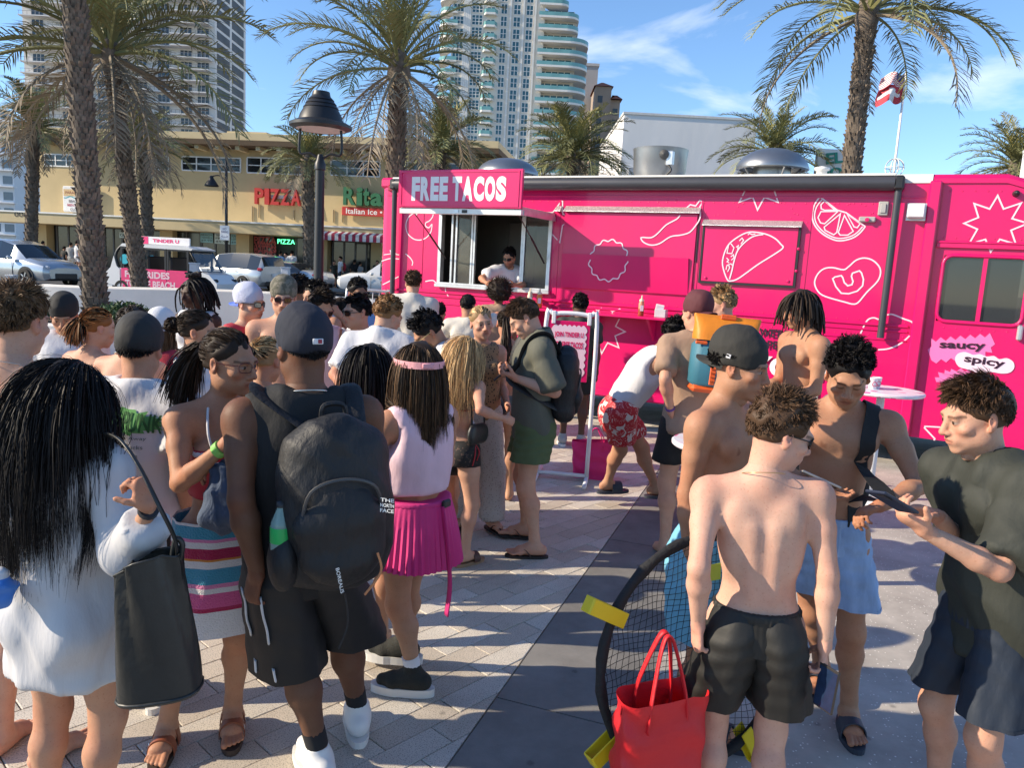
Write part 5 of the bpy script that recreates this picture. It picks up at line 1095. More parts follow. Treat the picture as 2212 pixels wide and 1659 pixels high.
# shuttle ---------------------------------------------------------------
SHX = at(372, 600, 27.5)[0]
t = thing('shuttle_cart', 'pink and white open electric shuttle with roof sign board', 'shuttle', (SHX, 27.5, STREET_Z), R(-9)); m_shw = mat('shuttle_white', (.74, .74, .75), .3, var=.03, coat=.4); m_shp = mat('shuttle_pink', (.80, .05, .19), .4, var=.05)
def sil(pts, y0, y1, name, m, par=t): q = MB(); q.prism(pts, lambda a, b, c: (a, y0 + c, b), y1 - y0); return q.build(name, m, par)
W2 = .74
bodyp = [(-2.1, .35), (-2.05, .75), (-1.75, 1.0), (1.2, .95), (1.45, 1.02), (1.85, .92), (2.15, .62), (2.12, .38), (1.9, .3), (-1.9, .28)]
sil(bodyp, -W2, W2, 'body', m_shw)
for sd in (-1, 1):
 y = sd * (W2 + .012)
 for (x0, x1) in ((-1.45, -.62), (-.60, .28), (.30, 1.12)):
  q = MB(); q.bb(x0, x1, y - .012, y + .012, .32, 1.0, .008); q.build('door', m_shp, t)
  fo = MB()
  for a, b, c, d in ((x0, x0 + .07, 1.0, 1.72), (x1 - .07, x1, 1.0, 1.72), (x0 + .07, x1 - .07, 1.66, 1.72)): fo.bb(a, b, y - .02, y + .01, c, d)
  fo.build('door_frame', m_black, t)
 fin = [(-2.1, .45), (-1.5, .33), (-1.5, .95), (-1.62, 1.05), (-1.72, 1.4), (-1.85, 1.0), (-2.1, .75)]
 q = MB(); q.prism(fin, lambda a, b, c: (a, (y - .01 if sd < 0 else y - .02) + c, b), .03); q.build('rear_fin', m_shw, t)
 q = MB(); q.tube(spline([(-1.55, sd * .7, .95), (-1.68, sd * .7, 1.4), (-1.5, sd * .68, 1.72), (-1.2, sd * .66, 1.8)], 5), .05, 6); q.build('rear_hoop', m_black, t, True)
 q = MB(); q.tube([(1.1, sd * .7, 1.72), (1.5, sd * .7, 1.0)], .035, 6); q.build('front_pillar', m_black, t, True)
 q = MB(); q.lathe([(.17, 0), (.17, .02), (.001, .02)], (-1.3, y + (0.02 if sd > 0 else -.0), 1.3), 20, Matrix.Rotation(R(90), 3, 'X')); q.build('round_badge', mat('badge_teal', (.04, .45, .55), .4), t)
 for s_, x_, z_, w_, h_ in (('FREE RIDES', -.45, .80, 1.7, .24), ('TO THE BEACH', -.35, .48, 1.9, .24)):
  if sd < 0: o = obj('lettering', text_mesh('t', s_, w_, h_, .04), t, mat('shuttle_text', (.8, .55, .62), .5, var=0)); o.rotation_euler = (R(90), 0, 0); o.location = (x_, y - .016, z_)
 q = MB(); q.box((1.98, sd * .56, .72), (.2, .3, .12), Euler((0, 0, -sd * .6)).to_matrix(), .04); q.build('headlight', m_black, t)
 for x_ in (-1.45, 1.45):
  a = MB(); a.lathe([(.36, -.02), (.36, .02), (.001, .02)], (x_, sd * (W2 - .0), .3), 20, Matrix.Rotation(R(90), 3, 'X')); a.build('wheel_arch', m_black, t); wheel(t, (x_, sd * (W2 - .06), .29), .29, .18)
q = MB(); q.add([(1.12, -.7, 1.72), (1.12, .7, 1.72), (1.62, .72, 1.0), (1.62, -.72, 1.0)], [(0, 1, 2, 3)]); q.build('windscreen', m_cglass, t)
sil([(-1.5, 1.74), (-1.4, 1.84), (.9, 1.86), (1.25, 1.76), (1.2, 1.71)], -.74, .74, 'roof', m_shw)
q = MB(); q.bb(-1.0, .95, -.42, -.36, 1.86, 2.12, .01); bo = q.build('roof_sign', m_decw, t)
q = MB(); q.bb(-1.0, -.62, -.424, -.42, 1.865, 2.115); q.build('sign_corner', m_shp, bo)
o = obj('lettering', text_mesh('t', 'TINDER U', 1.0, .12, .035), bo, m_shp); o.rotation_euler = (R(90), 0, 0); o.location = (.05, -.427, 1.99)
for x_ in (-1.2, -.3, .55):
 q = MB(); q.bb(x_ - .25, x_ + .2, -.6, .6, .6, .95, .05); q.bb(x_ - .3, x_ - .18, -.6, .6, .9, 1.45, .04); q.build('bench_seat', m_black, t)
# ================================================================== PLAZA PROPS
m_pvc = mat('white_pvc', (.74, .74, .75), .4, var=.03)
# PVC frame stand with the pink sign
sa, sb = gp(1160, 1030), gp(1266, 1040); c = (sa + sb) / 2; hw = np.linalg.norm(sb - sa) / 2; rz = math.atan2(sb[1] - sa[1], sb[0] - sa[0])
t = thing('sign_stand', 'white pipe frame stand holding a pink scalloped sign', 'sign stand', (c[0], c[1], 0), rz); ZT = at(1278, 682, c[1])[2]
q = MB(); q.tube(spline([(-hw, 0, .03), (-hw, 0, ZT - .1), (-hw + .08, 0, ZT), (hw - .08, 0, ZT), (hw, 0, ZT - .1), (hw, 0, .03)], 5), .021, 10); q.build('frame', m_pvc, t, True)
q = MB(); q.tube([(-hw, 0, .05), (hw, 0, .05)], .02, 8); q.build('base_bar', m_pvc, t, True)
for sg in (-1, 1): q = MB(); q.tube([(sg * hw, -.32, .024), (sg * hw, .32, .024)], .02, 8); q.build('foot', m_pvc, t, True)
q = MB(); q.bb(-hw + .03, hw - .06, -.01, .01, ZT - .62, ZT - .06, .004); sg_ = q.build('sign_board', m_pink, t)
P = []
x0, x1, z0, z1 = -hw + .07, hw - .10, ZT - .56, ZT - .11
def scallop(x0, x1, z0, z1, nx, nz, r):
 out = []
 for i in range(nx * 6): a = i / (nx * 6); out.append((x0 + (x1 - x0) * a, z1 + r * abs(math.sin(a * nx * math.pi))))
 for i in range(nz * 6): a = i / (nz * 6); out.append((x1 + r * abs(math.sin(a * nz * math.pi)), z1 - (z1 - z0) * a))
 for i in range(nx * 6): a = i / (nx * 6); out.append((x1 - (x1 - x0) * a, z0 - r * abs(math.sin(a * nx * math.pi))))
 for i in range(nz * 6): a = i / (nz * 6); out.append((x0 - r * abs(math.sin(a * nz * math.pi)), z0 + (z1 - z0) * a))
 return out
q = MB(); sc_ = scallop(x0, x1, z0, z1, 7, 7, .016); q.add([(a, -.014, b) for a, b in sc_], [tuple(range(len(sc_)))[::-1]]); lp = q.build('label_panel', mat('panel_pale', (.84, .6, .68), .5, var=0), sg_)
for s_, z_ in (('JOIN TINDER U', ZT - .19), ('FOR FREE TACOS', ZT - .28)):
 o = obj('lettering', text_mesh('t', s_, (x1 - x0) * .9, .06, .04), lp, m_pink); o.rotation_euler = (R(90), 0, 0); o.location = ((x0 + x1) / 2, -.018, z_)
for sg in (-.7, .7): q = MB(); q.bb(sg * hw - .018, sg * hw + .018, -.025, .025, ZT - .09, ZT + .028, .005); q.build('clip', m_pvc, t)
# stanchion
p = gp(1098, 1018); t = thing('stanchion', 'black queue post with heavy round base behind the blonde woman', 'stanchion', (p[0], p[1], 0))
q = MB(); q.lathe([(.2, 0), (.205, .015), (.19, .035), (.05, .06), (.001, .065)], n=28); q.build('base', m_black, t, True, angle=40)
q = MB(); q.tube([(0, 0, .06), (0, 0, .98)], .032, 14); q.build('post', m_black, t, True, angle=40)
q = MB(); q.lathe([(.042, .95), (.045, 1.0), (.04, 1.05), (.001, 1.06)], n=16); q.build('head', m_black, t, True)
# totes
def tote(name, label, loc, w_, h_, dp, m, rz=0, hand=.25, tilt=0.0, parent_cat='bag', flare=1.12):
 t = thing(name, label, parent_cat, loc, rz); t.rotation_euler = (tilt, 0, rz); nx, nz = 20, 14; V = []; F = []; r = random.Random(int(loc[0] * 100) + 5); rings = []
 for j in range(nz + 1):
  s = j / nz; ww = w_ / 2 * (.92 + (flare - .92) * s); dd = dp / 2 * (1.0 - .25 * s); ring = []
  for k in range(32):
   a = 2 * math.pi * k / 32; ca, sa = math.cos(a), math.sin(a); ex = .35
   x = ww * math.copysign(abs(ca) ** ex, ca); y = dd * math.copysign(abs(sa) ** ex, sa)
   wr = .012 * math.sin(x * 23 + s * 9) * math.sin(s * 6 + x * 7) + .006 * math.sin(x * 51 + s * 17)
   ring.append((x + .3 * wr, y + (wr if sa < 0 else -wr) * 1.2, h_ * s + .012 * math.sin(x * 9) * s))
  rings.append(ring)
 q = MB(); q.loft(rings, True, False); q.add([p for p in rings[0]], [tuple(range(32))[::-1]]); o = q.build('bag_body', m, t, True, angle=60)
 for sg in (-1, 1):
  q = MB(); yy = sg * dp * .36; P = spline([(-w_ * .22, yy, h_ * .7), (-w_ * .2, yy, h_), (-w_ * .08, yy * .4, h_ + hand * .8), (0, yy * .25, h_ + hand), (w_ * .08, yy * .4, h_ + hand * .8), (w_ * .2, yy, h_), (w_ * .22, yy, h_ * .7)], 6); q.tube(P, .013, 6, flat=.35); q.build('handle', m, t, True)
 return t
m_hot = mat('hot_pink_fabric', (.72, .02, .17), .6, var=.08, vs=8, bump=.3, bs=60)
m_redf = mat('red_fabric', (.62, .012, .02), .55, var=.06, vs=5, bump=.35, bs=35)
p = gp(1283, 1038); t = tote('tote_bag', 'crumpled hot pink tote bag on the pavement behind the sign stand', (p[0], p[1] + .12, 0), .40, .36, .2, m_hot, R(-12), .12)
q = MB()
# round high tables
def table(label, u, v, Y, r, seed):
 p = at(u, v, Y); t = thing('round_table', label, 'table', (p[0], Y, 0)); z = p[2]
 m_tp = ramp_mat('printed_table', 'vorcol', [(0, (.78, .66, .72)), (.5, (.74, .74, .80)), (.8, (.72, .14, .32)), (.9, (.78, .7, .76))], .4, 16)
 q = MB(); q.lathe([(.001, -.035), (r - .01, -.035), (r, -.025), (r, -.008), (r - .008, 0), (.001, 0)], (0, 0, z), 40); q.build('table_top', m_tp, t, True, angle=40)
 q = MB(); q.tube([(0, 0, .03), (0, 0, z - .035)], .035, 12); q.build('column', m_pvc, t, True); q = MB(); q.lathe([(.26, 0), (.26, .012), (.04, .035), (.001, .035)], n=28); q.build('base', m_pvc, t, True)
 return (p[0], Y, z)
T1 = table('printed round high table beside the truck door', 1905, 841, 7.0, .36, 1)
T2 = table('printed round table between the cooler backpack and cap wearer', 1556, 955, 4.75, .30, 2)
m_cup = mat('clear_cup', (.75, .70, .72), .25, var=.25, vs=30)
for i, (dx, dy) in enumerate(((-.1, -.02), (-.03, .05), (-.16, .06))):
 t = thing('paper_cup', ['front printed paper cup on the high table', 'middle printed paper cup on the high table', 'rear printed paper cup on the high table'][i], 'cup', (T1[0] + dx, T1[1] + dy, T1[2]), group='cups on the high table')
 q = MB(); q.lathe([(.03, 0), (.042, .1), (.044, .105), (.04, .1), (.028, .004)], n=20); q.build('cup', m_cup, t, True); q = MB(); q.ribbon([(.02 * math.cos(a), .05 + .02 * math.sin(a)) for a in np.linspace(0, 6.28, 18)], .006, lambda a, b, c: (a, -.0395 - c, b), True, .002); q.build('print', m_pink, t)
# sauce bottles + napkins on the shelf
def bottle(label, s, y, m, z=1.46):
 w_ = TP0 + TD * s - TNv * y * -1; w_ = TP0 + TD * s + TNv * (-y)
 t = thing('sauce_bottle', label, 'bottle', (w_[0], w_[1], z)); q = MB(); q.lathe([(.001, 0), (.034, 0), (.036, .01), (.036, .15), (.028, .175), (.024, .18)], n=18); b_ = q.build('bottle', m, t, True)
 q = MB(); q.lathe([(.03, .178), (.03, .2), (.012, .21), (.008, .25), (.001, .255)], n=14); q.build('nozzle', mat('nozzle_cream', (.75, .62, .45), .5), t, True)
 q = MB(); q.bb(-.02, .02, -.0395, -.036, .06, .13); q.build('label', m_decw, b_)
bottle('cream squeeze bottle on the truck counter left of the orange one', -4.66, .2, mat('sauce_cream', (.72, .6, .42), .4))
bottle('orange squeeze bottle on the truck counter', -4.52, .2, mat('sauce_orange', (.75, .22, .03), .4))
bottle('red brown squeeze bottle alone on the pink counter', -3.13, .16, ramp_mat('sauce_red', 'Z', [(0, (.30, .06, .02)), (.085, (.62, .25, .14))], .4))
w_ = TP0 + TD * -2.86 + TNv * -.2; t = thing('napkin_holder', 'clear napkin box with papers on the pink counter', 'napkin box', (w_[0], w_[1], 1.46), -TTH)
q = MB(); q.bb(-.07, .07, -.05, .05, 0, .1, .006); q.build('box', mat('clear_plastic', (.5, .5, .52), .15, var=.1), t); q = MB(); q.box((-.02, -.01, .11), (.1, .05, .09), Euler((.2, .15, .3)).to_matrix(), .004); q.build('napkins', m_decw, t)
# hoop net with yellow feet
HC = at(1535, 1420, 2.62); HRX = .45
t = thing('hoop_net', 'black hoop net with yellow plastic feet held upright among the boys', 'net', (HC[0], HC[1], HC[2] - .43)); t.rotation_euler = (R(-6), R(0), R(28))
m_foam = mat('black_foam', (.012, .012, .013), .8, var=.2, bump=.6, bs=60)
ang = np.linspace(0, 2 * math.pi, 49)[:-1]; q = MB(); q.tube([(HRX * math.cos(a), 0, .43 + .43 * math.sin(a)) for a in ang], [.019 + .003 * math.sin(i * 2.3) for i in range(48)], 8, closed=True); q.build('hoop', m_foam, t, True)
q = MB()
for i in range(-16, 17):
 f = i / 17
 l = math.sqrt(1 - f * f)
 for vert in (0, 1):
  P = []
  for s in np.linspace(-1, 1, 13):
   a, b = (HRX * f + .008 * math.sin(s * 9 + i), .43 * l * s) if vert else (HRX * l * s, .43 * f + .008 * math.sin(s * 8 + i * .7))
   sag = .05 * (1 - (a / HRX) ** 2 - (b / .43) ** 2); P.append((a, sag, .43 + b))
  q.tube(P, .0013, 3, cap=False)
q.build('netting', m_foam, t)
m_yelp = mat('yellow_plastic', (.72, .55, .015), .4, var=.05)
def foot(a, name='foot_bracket'):
 ca, sa = math.cos(a), math.sin(a); c_ = Vector((HRX * ca, 0, .43 + .43 * sa)); d_ = Vector((ca, 0, sa)); tn = Vector((-sa, 0, ca)); yv = Vector((0, 1, 0)); q = MB()
 for off, th_ in ((-.024, .006), (.024, .006)):
  M = Matrix((d_, yv, tn)).transposed(); q.box(c_ + d_ * .04 + yv * off, (.16, th_, .055), M, .003)
 q.box(c_ + d_ * .12, (.006, .048, .055), Matrix((d_, yv, tn)).transposed(), .002); q.build(name, m_yelp, t)
foot(R(152)); foot(R(212)); foot(R(-60)); foot(R(55))
q = MB(); q.bb(-.05, .06, -.024, -.02, .70, .76); q.build('brand_tag', mat('yellow_tag', (.6, .65, .05), .5), t)
# ================================================================== PEOPLE: implicit-surface body builder
A3 = lambda *x: np.array(x, np.float64)
def rotx(a): c, s = math.cos(a), math.sin(a); return np.array([[1, 0, 0], [0, c, -s], [0, s, c]])
def roty(a): c, s = math.cos(a), math.sin(a); return np.array([[c, 0, s], [0, 1, 0], [-s, 0, c]])
def rotz(a): c, s = math.cos(a), math.sin(a); return np.array([[c, -s, 0], [s, c, 0], [0, 0, 1]])
def nrm(v): v = np.asarray(v, float); return v / (np.linalg.norm(v) + 1e-12)
# primitives: ('rc', a, b, ra, rb, k, flat(axis,f)|None, cuts) / ('el', c, r, M, k, cuts); op 'u' or 's'
def RC(a, b, ra, rb, k=.03, flat=None, cuts=(), op='u'): return ('rc', A3(*a), A3(*b), ra, rb, k, flat, cuts, op)
def EL(c, r, M=None, k=.03, cuts=(), op='u'): return ('el', A3(*c), A3(*r), M, k, None, None, cuts, op)
def prim_d(pr, X, Y, Z):
 if pr[0] == 'rc':
  _, a, b, ra, rb, k, flat, cuts, op = pr; ba = b - a; L2 = max(ba @ ba, 1e-9)
  px, py, pz = X - a[0], Y - a[1], Z - a[2]
  t = np.clip((px * ba[0] + py * ba[1] + pz * ba[2]) / L2, 0, 1)
  ox, oy, oz = px - ba[0] * t, py - ba[1] * t, pz - ba[2] * t
  if flat is None: d = np.sqrt(ox * ox + oy * oy + oz * oz) - (ra + (rb - ra) * t)
  else:
   ax, f = flat; oa = ox * ax[0] + oy * ax[1] + oz * ax[2]
   d = (np.sqrt(np.maximum(ox * ox + oy * oy + oz * oz - oa * oa, 0) + (oa / f) ** 2) - (ra + (rb - ra) * t)) * min(1, f)
 else:
  _, c, r, M, k, _, _, cuts, op = pr; px, py, pz = X - c[0], Y - c[1], Z - c[2]
  if M is not None: px, py, pz = (M[0, 0] * px + M[1, 0] * py + M[2, 0] * pz, M[0, 1] * px + M[1, 1] * py + M[2, 1] * pz, M[0, 2] * px + M[1, 2] * py + M[2, 2] * pz)
  qx, qy, qz = px / r[0], py / r[1], pz / r[2]; k0 = np.sqrt(qx * qx + qy * qy + qz * qz) + 1e-9
  k1 = np.sqrt((qx / r[0]) ** 2 + (qy / r[1]) ** 2 + (qz / r[2]) ** 2) + 1e-9; d = k0 * (k0 - 1) / k1
 for (cp, cn) in cuts: d = np.maximum(d, (X - cp[0]) * cn[0] + (Y - cp[1]) * cn[1] + (Z - cp[2]) * cn[2])
 return d
def prim_bb(pr):
 if pr[0] == 'rc': r = max(pr[3], pr[4]); f = 1.0 if pr[6] is None else max(1.0, pr[6][1]); r *= f; return np.minimum(pr[1], pr[2]) - r, np.maximum(pr[1], pr[2]) + r
 r = pr[2].max() if pr[3] is not None else pr[2]; return pr[1] - r, pr[1] + r
def sdf_mesh(prims, h, cuts=(), clip=None):
 U = [p for p in prims if p[8] == 'u']; lo = np.min([prim_bb(p)[0] for p in U], axis=0) - 3 * h; hi = np.max([prim_bb(p)[1] for p in U], axis=0) + 3 * h
 if clip is not None: lo = np.maximum(lo, clip[0]); hi = np.minimum(hi, clip[1])
 n = np.ceil((hi - lo) / h).astype(int) + 1
 ax = [(lo[i] + h * np.arange(n[i])).astype(np.float32) for i in range(3)]
 vol = np.full(n, 0.2, np.float32)
 for pr in prims:
  b0, b1 = prim_bb(pr); k = pr[5] if pr[0] == 'rc' else pr[4]; m = k + 2.5 * h
  i0 = np.clip(((b0 - m - lo) / h).astype(int), 0, n - 1); i1 = np.clip(np.ceil((b1 + m - lo) / h).astype(int) + 1, 1, n)
  if np.any(i1 <= i0): continue
  sl = tuple(slice(i0[j], i1[j]) for j in range(3)); X = ax[0][sl[0]][:, None, None]; Y = ax[1][sl[1]][None, :, None]; Z = ax[2][sl[2]][None, None, :]
  d = prim_d(pr, X, Y, Z); v = vol[sl]
  if pr[8] == 'u': hh = np.maximum(k - np.abs(v - d), 0) / k; vol[sl] = np.minimum(v, d) - hh * hh * k * .25
  else: d = -d; hh = np.maximum(k - np.abs(v - d), 0) / k; vol[sl] = np.maximum(v, d) + hh * hh * k * .25
 X = ax[0][:, None, None]; Y = ax[1][None, :, None]; Z = ax[2][None, None, :]
 for (cp, cn) in cuts: vol = np.maximum(vol, ((X - cp[0]) * cn[0] + (Y - cp[1]) * cn[1] + (Z - cp[2]) * cn[2]).astype(np.float32))
 return nets(vol, lo, h)
def nets(vol, lo, h):
 s = vol < 0; n = vol.shape
 c = np.zeros((n[0] - 1, n[1] - 1, n[2] - 1), np.int8)
 for i in (0, 1):
  for j in (0, 1):
   for k in (0, 1): c += s[i:n[0] - 1 + i, j:n[1] - 1 + j, k:n[2] - 1 + k]
 I = np.argwhere((c > 0) & (c < 8)); N_ = len(I)
 idx = np.full(c.shape, -1, np.int32); idx[I[:, 0], I[:, 1], I[:, 2]] = np.arange(N_)
 cor = {}
 for i in (0, 1):
  for j in (0, 1):
   for k in (0, 1): cor[(i, j, k)] = vol[I[:, 0] + i, I[:, 1] + j, I[:, 2] + k]
 acc = np.zeros((N_, 3), np.float32); cnt = np.zeros(N_, np.float32)
 E = []
 for a in range(3):
  o = [x for x in range(3) if x != a]
  for p in (0, 1):
   for q in (0, 1):
    c0 = [0, 0, 0]; c0[o[0]] = p; c0[o[1]] = q; c1 = list(c0); c1[a] = 1; E.append((tuple(c0), tuple(c1), a))
 for c0, c1, a in E:
  v0, v1 = cor[c0], cor[c1]; m = (v0 < 0) != (v1 < 0); t = np.where(m, v0 / np.where(m, v0 - v1, 1), 0)
  for j in range(3): acc[:, j] += m * (c0[j] + (t if j == a else 0))
  cnt += m
 V = lo + h * (I + acc / np.maximum(cnt, 1)[:, None])
 Fs = []
 for a in range(3):
  b, d = (a + 1) % 3, (a + 2) % 3
  s0 = [slice(None)] * 3; s1 = [slice(None)] * 3; s0[a] = slice(0, n[a] - 1); s1[a] = slice(1, n[a])
  for ax_ in (b, d): s0[ax_] = slice(1, n[ax_] - 1); s1[ax_] = slice(1, n[ax_] - 1)
  A_ = s[tuple(s0)]; B_ = s[tuple(s1)]
  for sign, M in ((0, A_ & ~B_), (1, ~A_ & B_)):
   J = np.argwhere(M)
   if not len(J): continue
   J[:, b] += 1; J[:, d] += 1; q = []
   for (ob, od) in ((-1, -1), (0, -1), (0, 0), (-1, 0)):
    K = J.copy(); K[:, b] += ob; K[:, d] += od; q.append(idx[K[:, 0], K[:, 1], K[:, 2]])
   Q = np.stack(q, 1)
   if sign: Q = Q[:, ::-1]
   Fs.append(Q[(Q >= 0).all(1)])
 return V.astype(np.float32), np.concatenate(Fs) if Fs else np.zeros((0, 4), np.int64)
def vnormals(V, F):
 fn = np.cross(V[F[:, 2]] - V[F[:, 0]], V[F[:, 3]] - V[F[:, 1]]); Nn = np.zeros_like(V)
 for j in range(3):
  for i in range(4): Nn[:, j] += np.bincount(F[:, i], fn[:, j], len(V)).astype(np.float32)
 return Nn / (np.linalg.norm(Nn, axis=1)[:, None] + 1e-9)
def wrinkle(V, F, amp, seed, freq=22, zf=1.0, ridge=True):
 r = np.random.RandomState(seed); d = np.zeros(len(V), np.float32); Nn = vnormals(V, F)
 wv = V + .03 * np.stack([np.sin(V[:, 2] * 9 + seed), np.sin(V[:, 0] * 11 + seed * 2), np.sin(V[:, 1] * 10)], 1)
 for i in range(9):
  k = r.normal(size=3); k[2] *= zf; k = k / np.linalg.norm(k) * freq * r.uniform(.35, 1.6); s = np.sin(wv @ k + r.uniform(0, 6.28)); d += (1 - 2 * np.abs(s)) * .5 if (ridge and i % 2) else s * .6
 d = d - np.percentile(d, 12) if ridge else d
 return V + Nn * (np.maximum(d, -.3)[:, None] * amp * .42)
def to_obj(name, V, F, m, parent, col=None, smooth=True):
 me = mesh_np(name, V, F, smooth)
 if col is not None:
  at_ = me.color_attributes.new('Col', 'FLOAT_COLOR', 'POINT'); c = np.ones((len(V), 4), np.float32); c[:, :3] = col; at_.data.foreach_set('color', c.ravel())
 me.materials.append(m); return obj(name, me, parent)
m_skin = mat('skin', (.5, .3, .2), .58, var=.10, vs=16, bump=.07, bs=130, spec=.28, vcol=True, sss=.08)
m_hair = mat('hair', (.05, .03, .02), .55, var=.12, vs=30, spec=.2, vcol=True)
nt_ = m_skin.node_tree; hs_ = [n for n in nt_.nodes if n.type == 'HUE_SAT'][0]; tc_ = [n for n in nt_.nodes if n.type == 'TEX_COORD'][0]; bs_ = nt_.nodes['Principled BSDF']
def _skinlayer(scale, lo, hi, tint, src, detail=5):
 n = nt_.nodes.new('ShaderNodeTexNoise'); n.inputs['Scale'].default_value = scale; n.inputs['Detail'].default_value = detail; nt_.links.new(tc_.outputs['Object'], n.inputs[0])
 r = nt_.nodes.new('ShaderNodeMapRange'); r.inputs[1].default_value = lo; r.inputs[2].default_value = hi; nt_.links.new(n.outputs[0], r.inputs[0])
 m = nt_.nodes.new('ShaderNodeMix'); m.data_type = 'RGBA'; m.blend_type = 'MULTIPLY'; m.inputs[7].default_value = (*tint, 1); nt_.links.new(r.outputs[0], m.inputs[0]); nt_.links.new(src, m.inputs[6]); return m.outputs[2]
o_ = _skinlayer(6, .42, .75, (1.0, .84, .80), hs_.outputs[0]); o_ = _skinlayer(150, .60, .74, (.88, .78, .74), o_, 2); nt_.links.new(o_, bs_.inputs['Base Color'])
SKIN = dict(pale=(.60, .36, .265), fair=(.55, .315, .215), tan=(.46, .25, .155), olive=(.41, .215, .128), brown=(.25, .125, .072), dark=(.10, .05, .032), deep=(.06, .03, .02))
HAIR = dict(black=(.010, .008, .008), dark=(.030, .019, .013), brown=(.085, .047, .026), lbrown=(.15, .085, .042), ginger=(.25, .13, .055), blonde=(.56, .37, .18), dblonde=(.33, .21, .10), red=(.26, .10, .03))
def ik(a, t, l1, l2, pole):
 a = A3(*a); t = A3(*t); d = t - a; D = np.linalg.norm(d); D2 = min(max(D, abs(l1 - l2) + .01), l1 + l2 - .004); u = d / (D + 1e-9)
 t = a + u * D2; x = (l1 * l1 - l2 * l2 + D2 * D2) / (2 * D2); hgt = math.sqrt(max(l1 * l1 - x * x, 0)); p = A3(*pole); p = p - u * (p @ u); p = nrm(p)
 return a + u * x + p * hgt, t
class Sk: pass
def skeleton(P):
 k = Sk(); S = P['h'] / 1.755; k.S = S; fem = P.get('sex', 'm') == 'f'; k.fem = fem; k.b = P.get('build', 1.0); po = P.get('pose', {}); k.po = po
 k.pel = A3(*po.get('hip', (0, 0, 0))) * S + A3(0, 0, .93 * S); k.Rp = rotz(R(po.get('pyaw', 0))) @ rotx(R(po.get('ppitch', 0)))
 k.Rc = rotz(R(po.get('pyaw', 0) + po.get('twist', 0))) @ rotx(R(po.get('bend', 0))) @ roty(R(po.get('side', 0)))
 k.waist = k.pel + k.Rp @ A3(0, 0, .10 * S)
 sw = (.163 if fem else .188) * S * (1 + (k.b - 1) * .5)
 k.C = lambda x, y, z: k.waist + k.Rc @ (A3(x, y, z) * S)
 k.G = lambda x, y, z: k.pel + k.Rp @ (A3(x, y, z) * S)
 k.neck = k.C(0, .012, .425); sh = po.get('shrug', 0)
 k.sh = {s: k.waist + k.Rc @ A3(s * sw, .005 * S, (.372 + sh) * S) for s in (1, -1)}
 hd = P.get('head', {}); k.Rh = rotz(R(hd.get('yaw', 0))) @ rotx(R(hd.get('pitch', 0))) @ roty(R(hd.get('roll', 0))); k.hs = (.55 + .45 * S) * hd.get('size', 1.0)
 k.npiv = k.neck + (k.Rc * .6 + np.eye(3) * .4) @ A3(0, -.012, .040) * S
 k.hc = k.npiv + k.Rh @ (A3(0, -.018, .118) * k.hs)
 # arms
 k.el = {}; k.wr = {}; la, lf = .285 * S, .25 * S
 for s, key in ((1, 'L'), (-1, 'R')):
  t = po.get(key); base = A3(s * (.235 + .06 * (k.b - 1)) * S, .02, .82 * S) if t is None else A3(*t) * S
  pole = po.get(key + 'p', (s * .35, 1, -.1)); k.el[s], k.wr[s] = ik(k.sh[s], base, la, lf, pole)
 k.hip = {}; k.kn = {}; k.an = {}; k.fy = {}
 for s, key in ((1, 'LF'), (-1, 'RF')):
  f = po.get(key, (s * .105, .02, 0)); k.an[s] = A3(f[0] * S, f[1] * S, (.075 + f[2]) * S); k.fy[s] = R(po.get(key + 'y', s * 10)); k.hip[s] = k.G(s * .088, 0, -.03)
  pole = po.get(key + 'p', (math.sin(k.fy[s]) * 1.0, -math.cos(k.fy[s]), 0)); k.kn[s], k.an[s] = ik(k.hip[s], k.an[s], .425 * S, .41 * S, pole)
 return k
def torso(k, i=0.0, low=True):
 S, b = k.S, k.b; C, G = k.C, k.G; Rc, Rp = k.Rc, k.Rp; w_ = b; o = []
 if k.fem:
  o += [EL(C(0, .0, .215), (A3(.128 * w_, .092 * w_, .19)) * S + i, Rc, .05 * S), EL(C(0, .0, .03), A3(.108 * w_, .082 * w_, .13) * S + i, Rc, .06 * S)]
  o += [EL(C(s * .064, -.082, .235), A3(.06, .055, .058) * S + i, Rc, .03 * S) for s in (1, -1)]
 else:
  o += [EL(C(0, .004, .225), (A3(.150 * w_, .102 * w_, .20)) * S + i, Rc, .05 * S), EL(C(0, .0 - .02 * (b - 1), .02), A3(.132 * w_, .094 * w_ ** 1.5, .15) * S + i, Rc, .06 * S)]
  o += [EL(C(s * .072, -.07, .285), A3(.075, .038, .058) * S + i, Rc, .03 * S) for s in (1, -1)]
 o += [RC(C(-.115, .01, .35), C(.115, .01, .35), .058 * S + i, .058 * S + i, .05 * S)]
 o += [EL(C(s * .095, .04, .2), A3(.05 * w_, .055, .13) * S + i, Rc, .04 * S) for s in (1, -1)]
 o += [EL(C(s * .078, .078, .285), A3(.055, .028, .075) * S + i, Rc, .03 * S) for s in (1, -1)]
 o += [RC(C(s * .032, .078, .02), C(s * .04, .085, .26), .026 * S + i, .03 * S + i, .025 * S) for s in (1, -1)]
 o += [RC(k.neck + Rc @ A3(0, .012, -.015) * S, (k.sh[s] + C(s * .12, .012, .372)) / 2, .05 * S + i, .042 * S + i, .045 * S) for s in (1, -1)]
 if low:
  hw = .168 if k.fem else .152
  o += [EL(G(0, .004, 0), A3(hw * (1 + (b - 1) * .8), .105 * b, .115) * S + i, Rp, .06 * S)]
  o += [EL(G(s * .075, .062, -.055), A3(.082, .078, .085) * S * (1.03 if k.fem else .97) + i, Rp, .035 * S) for s in (1, -1)]
 return o
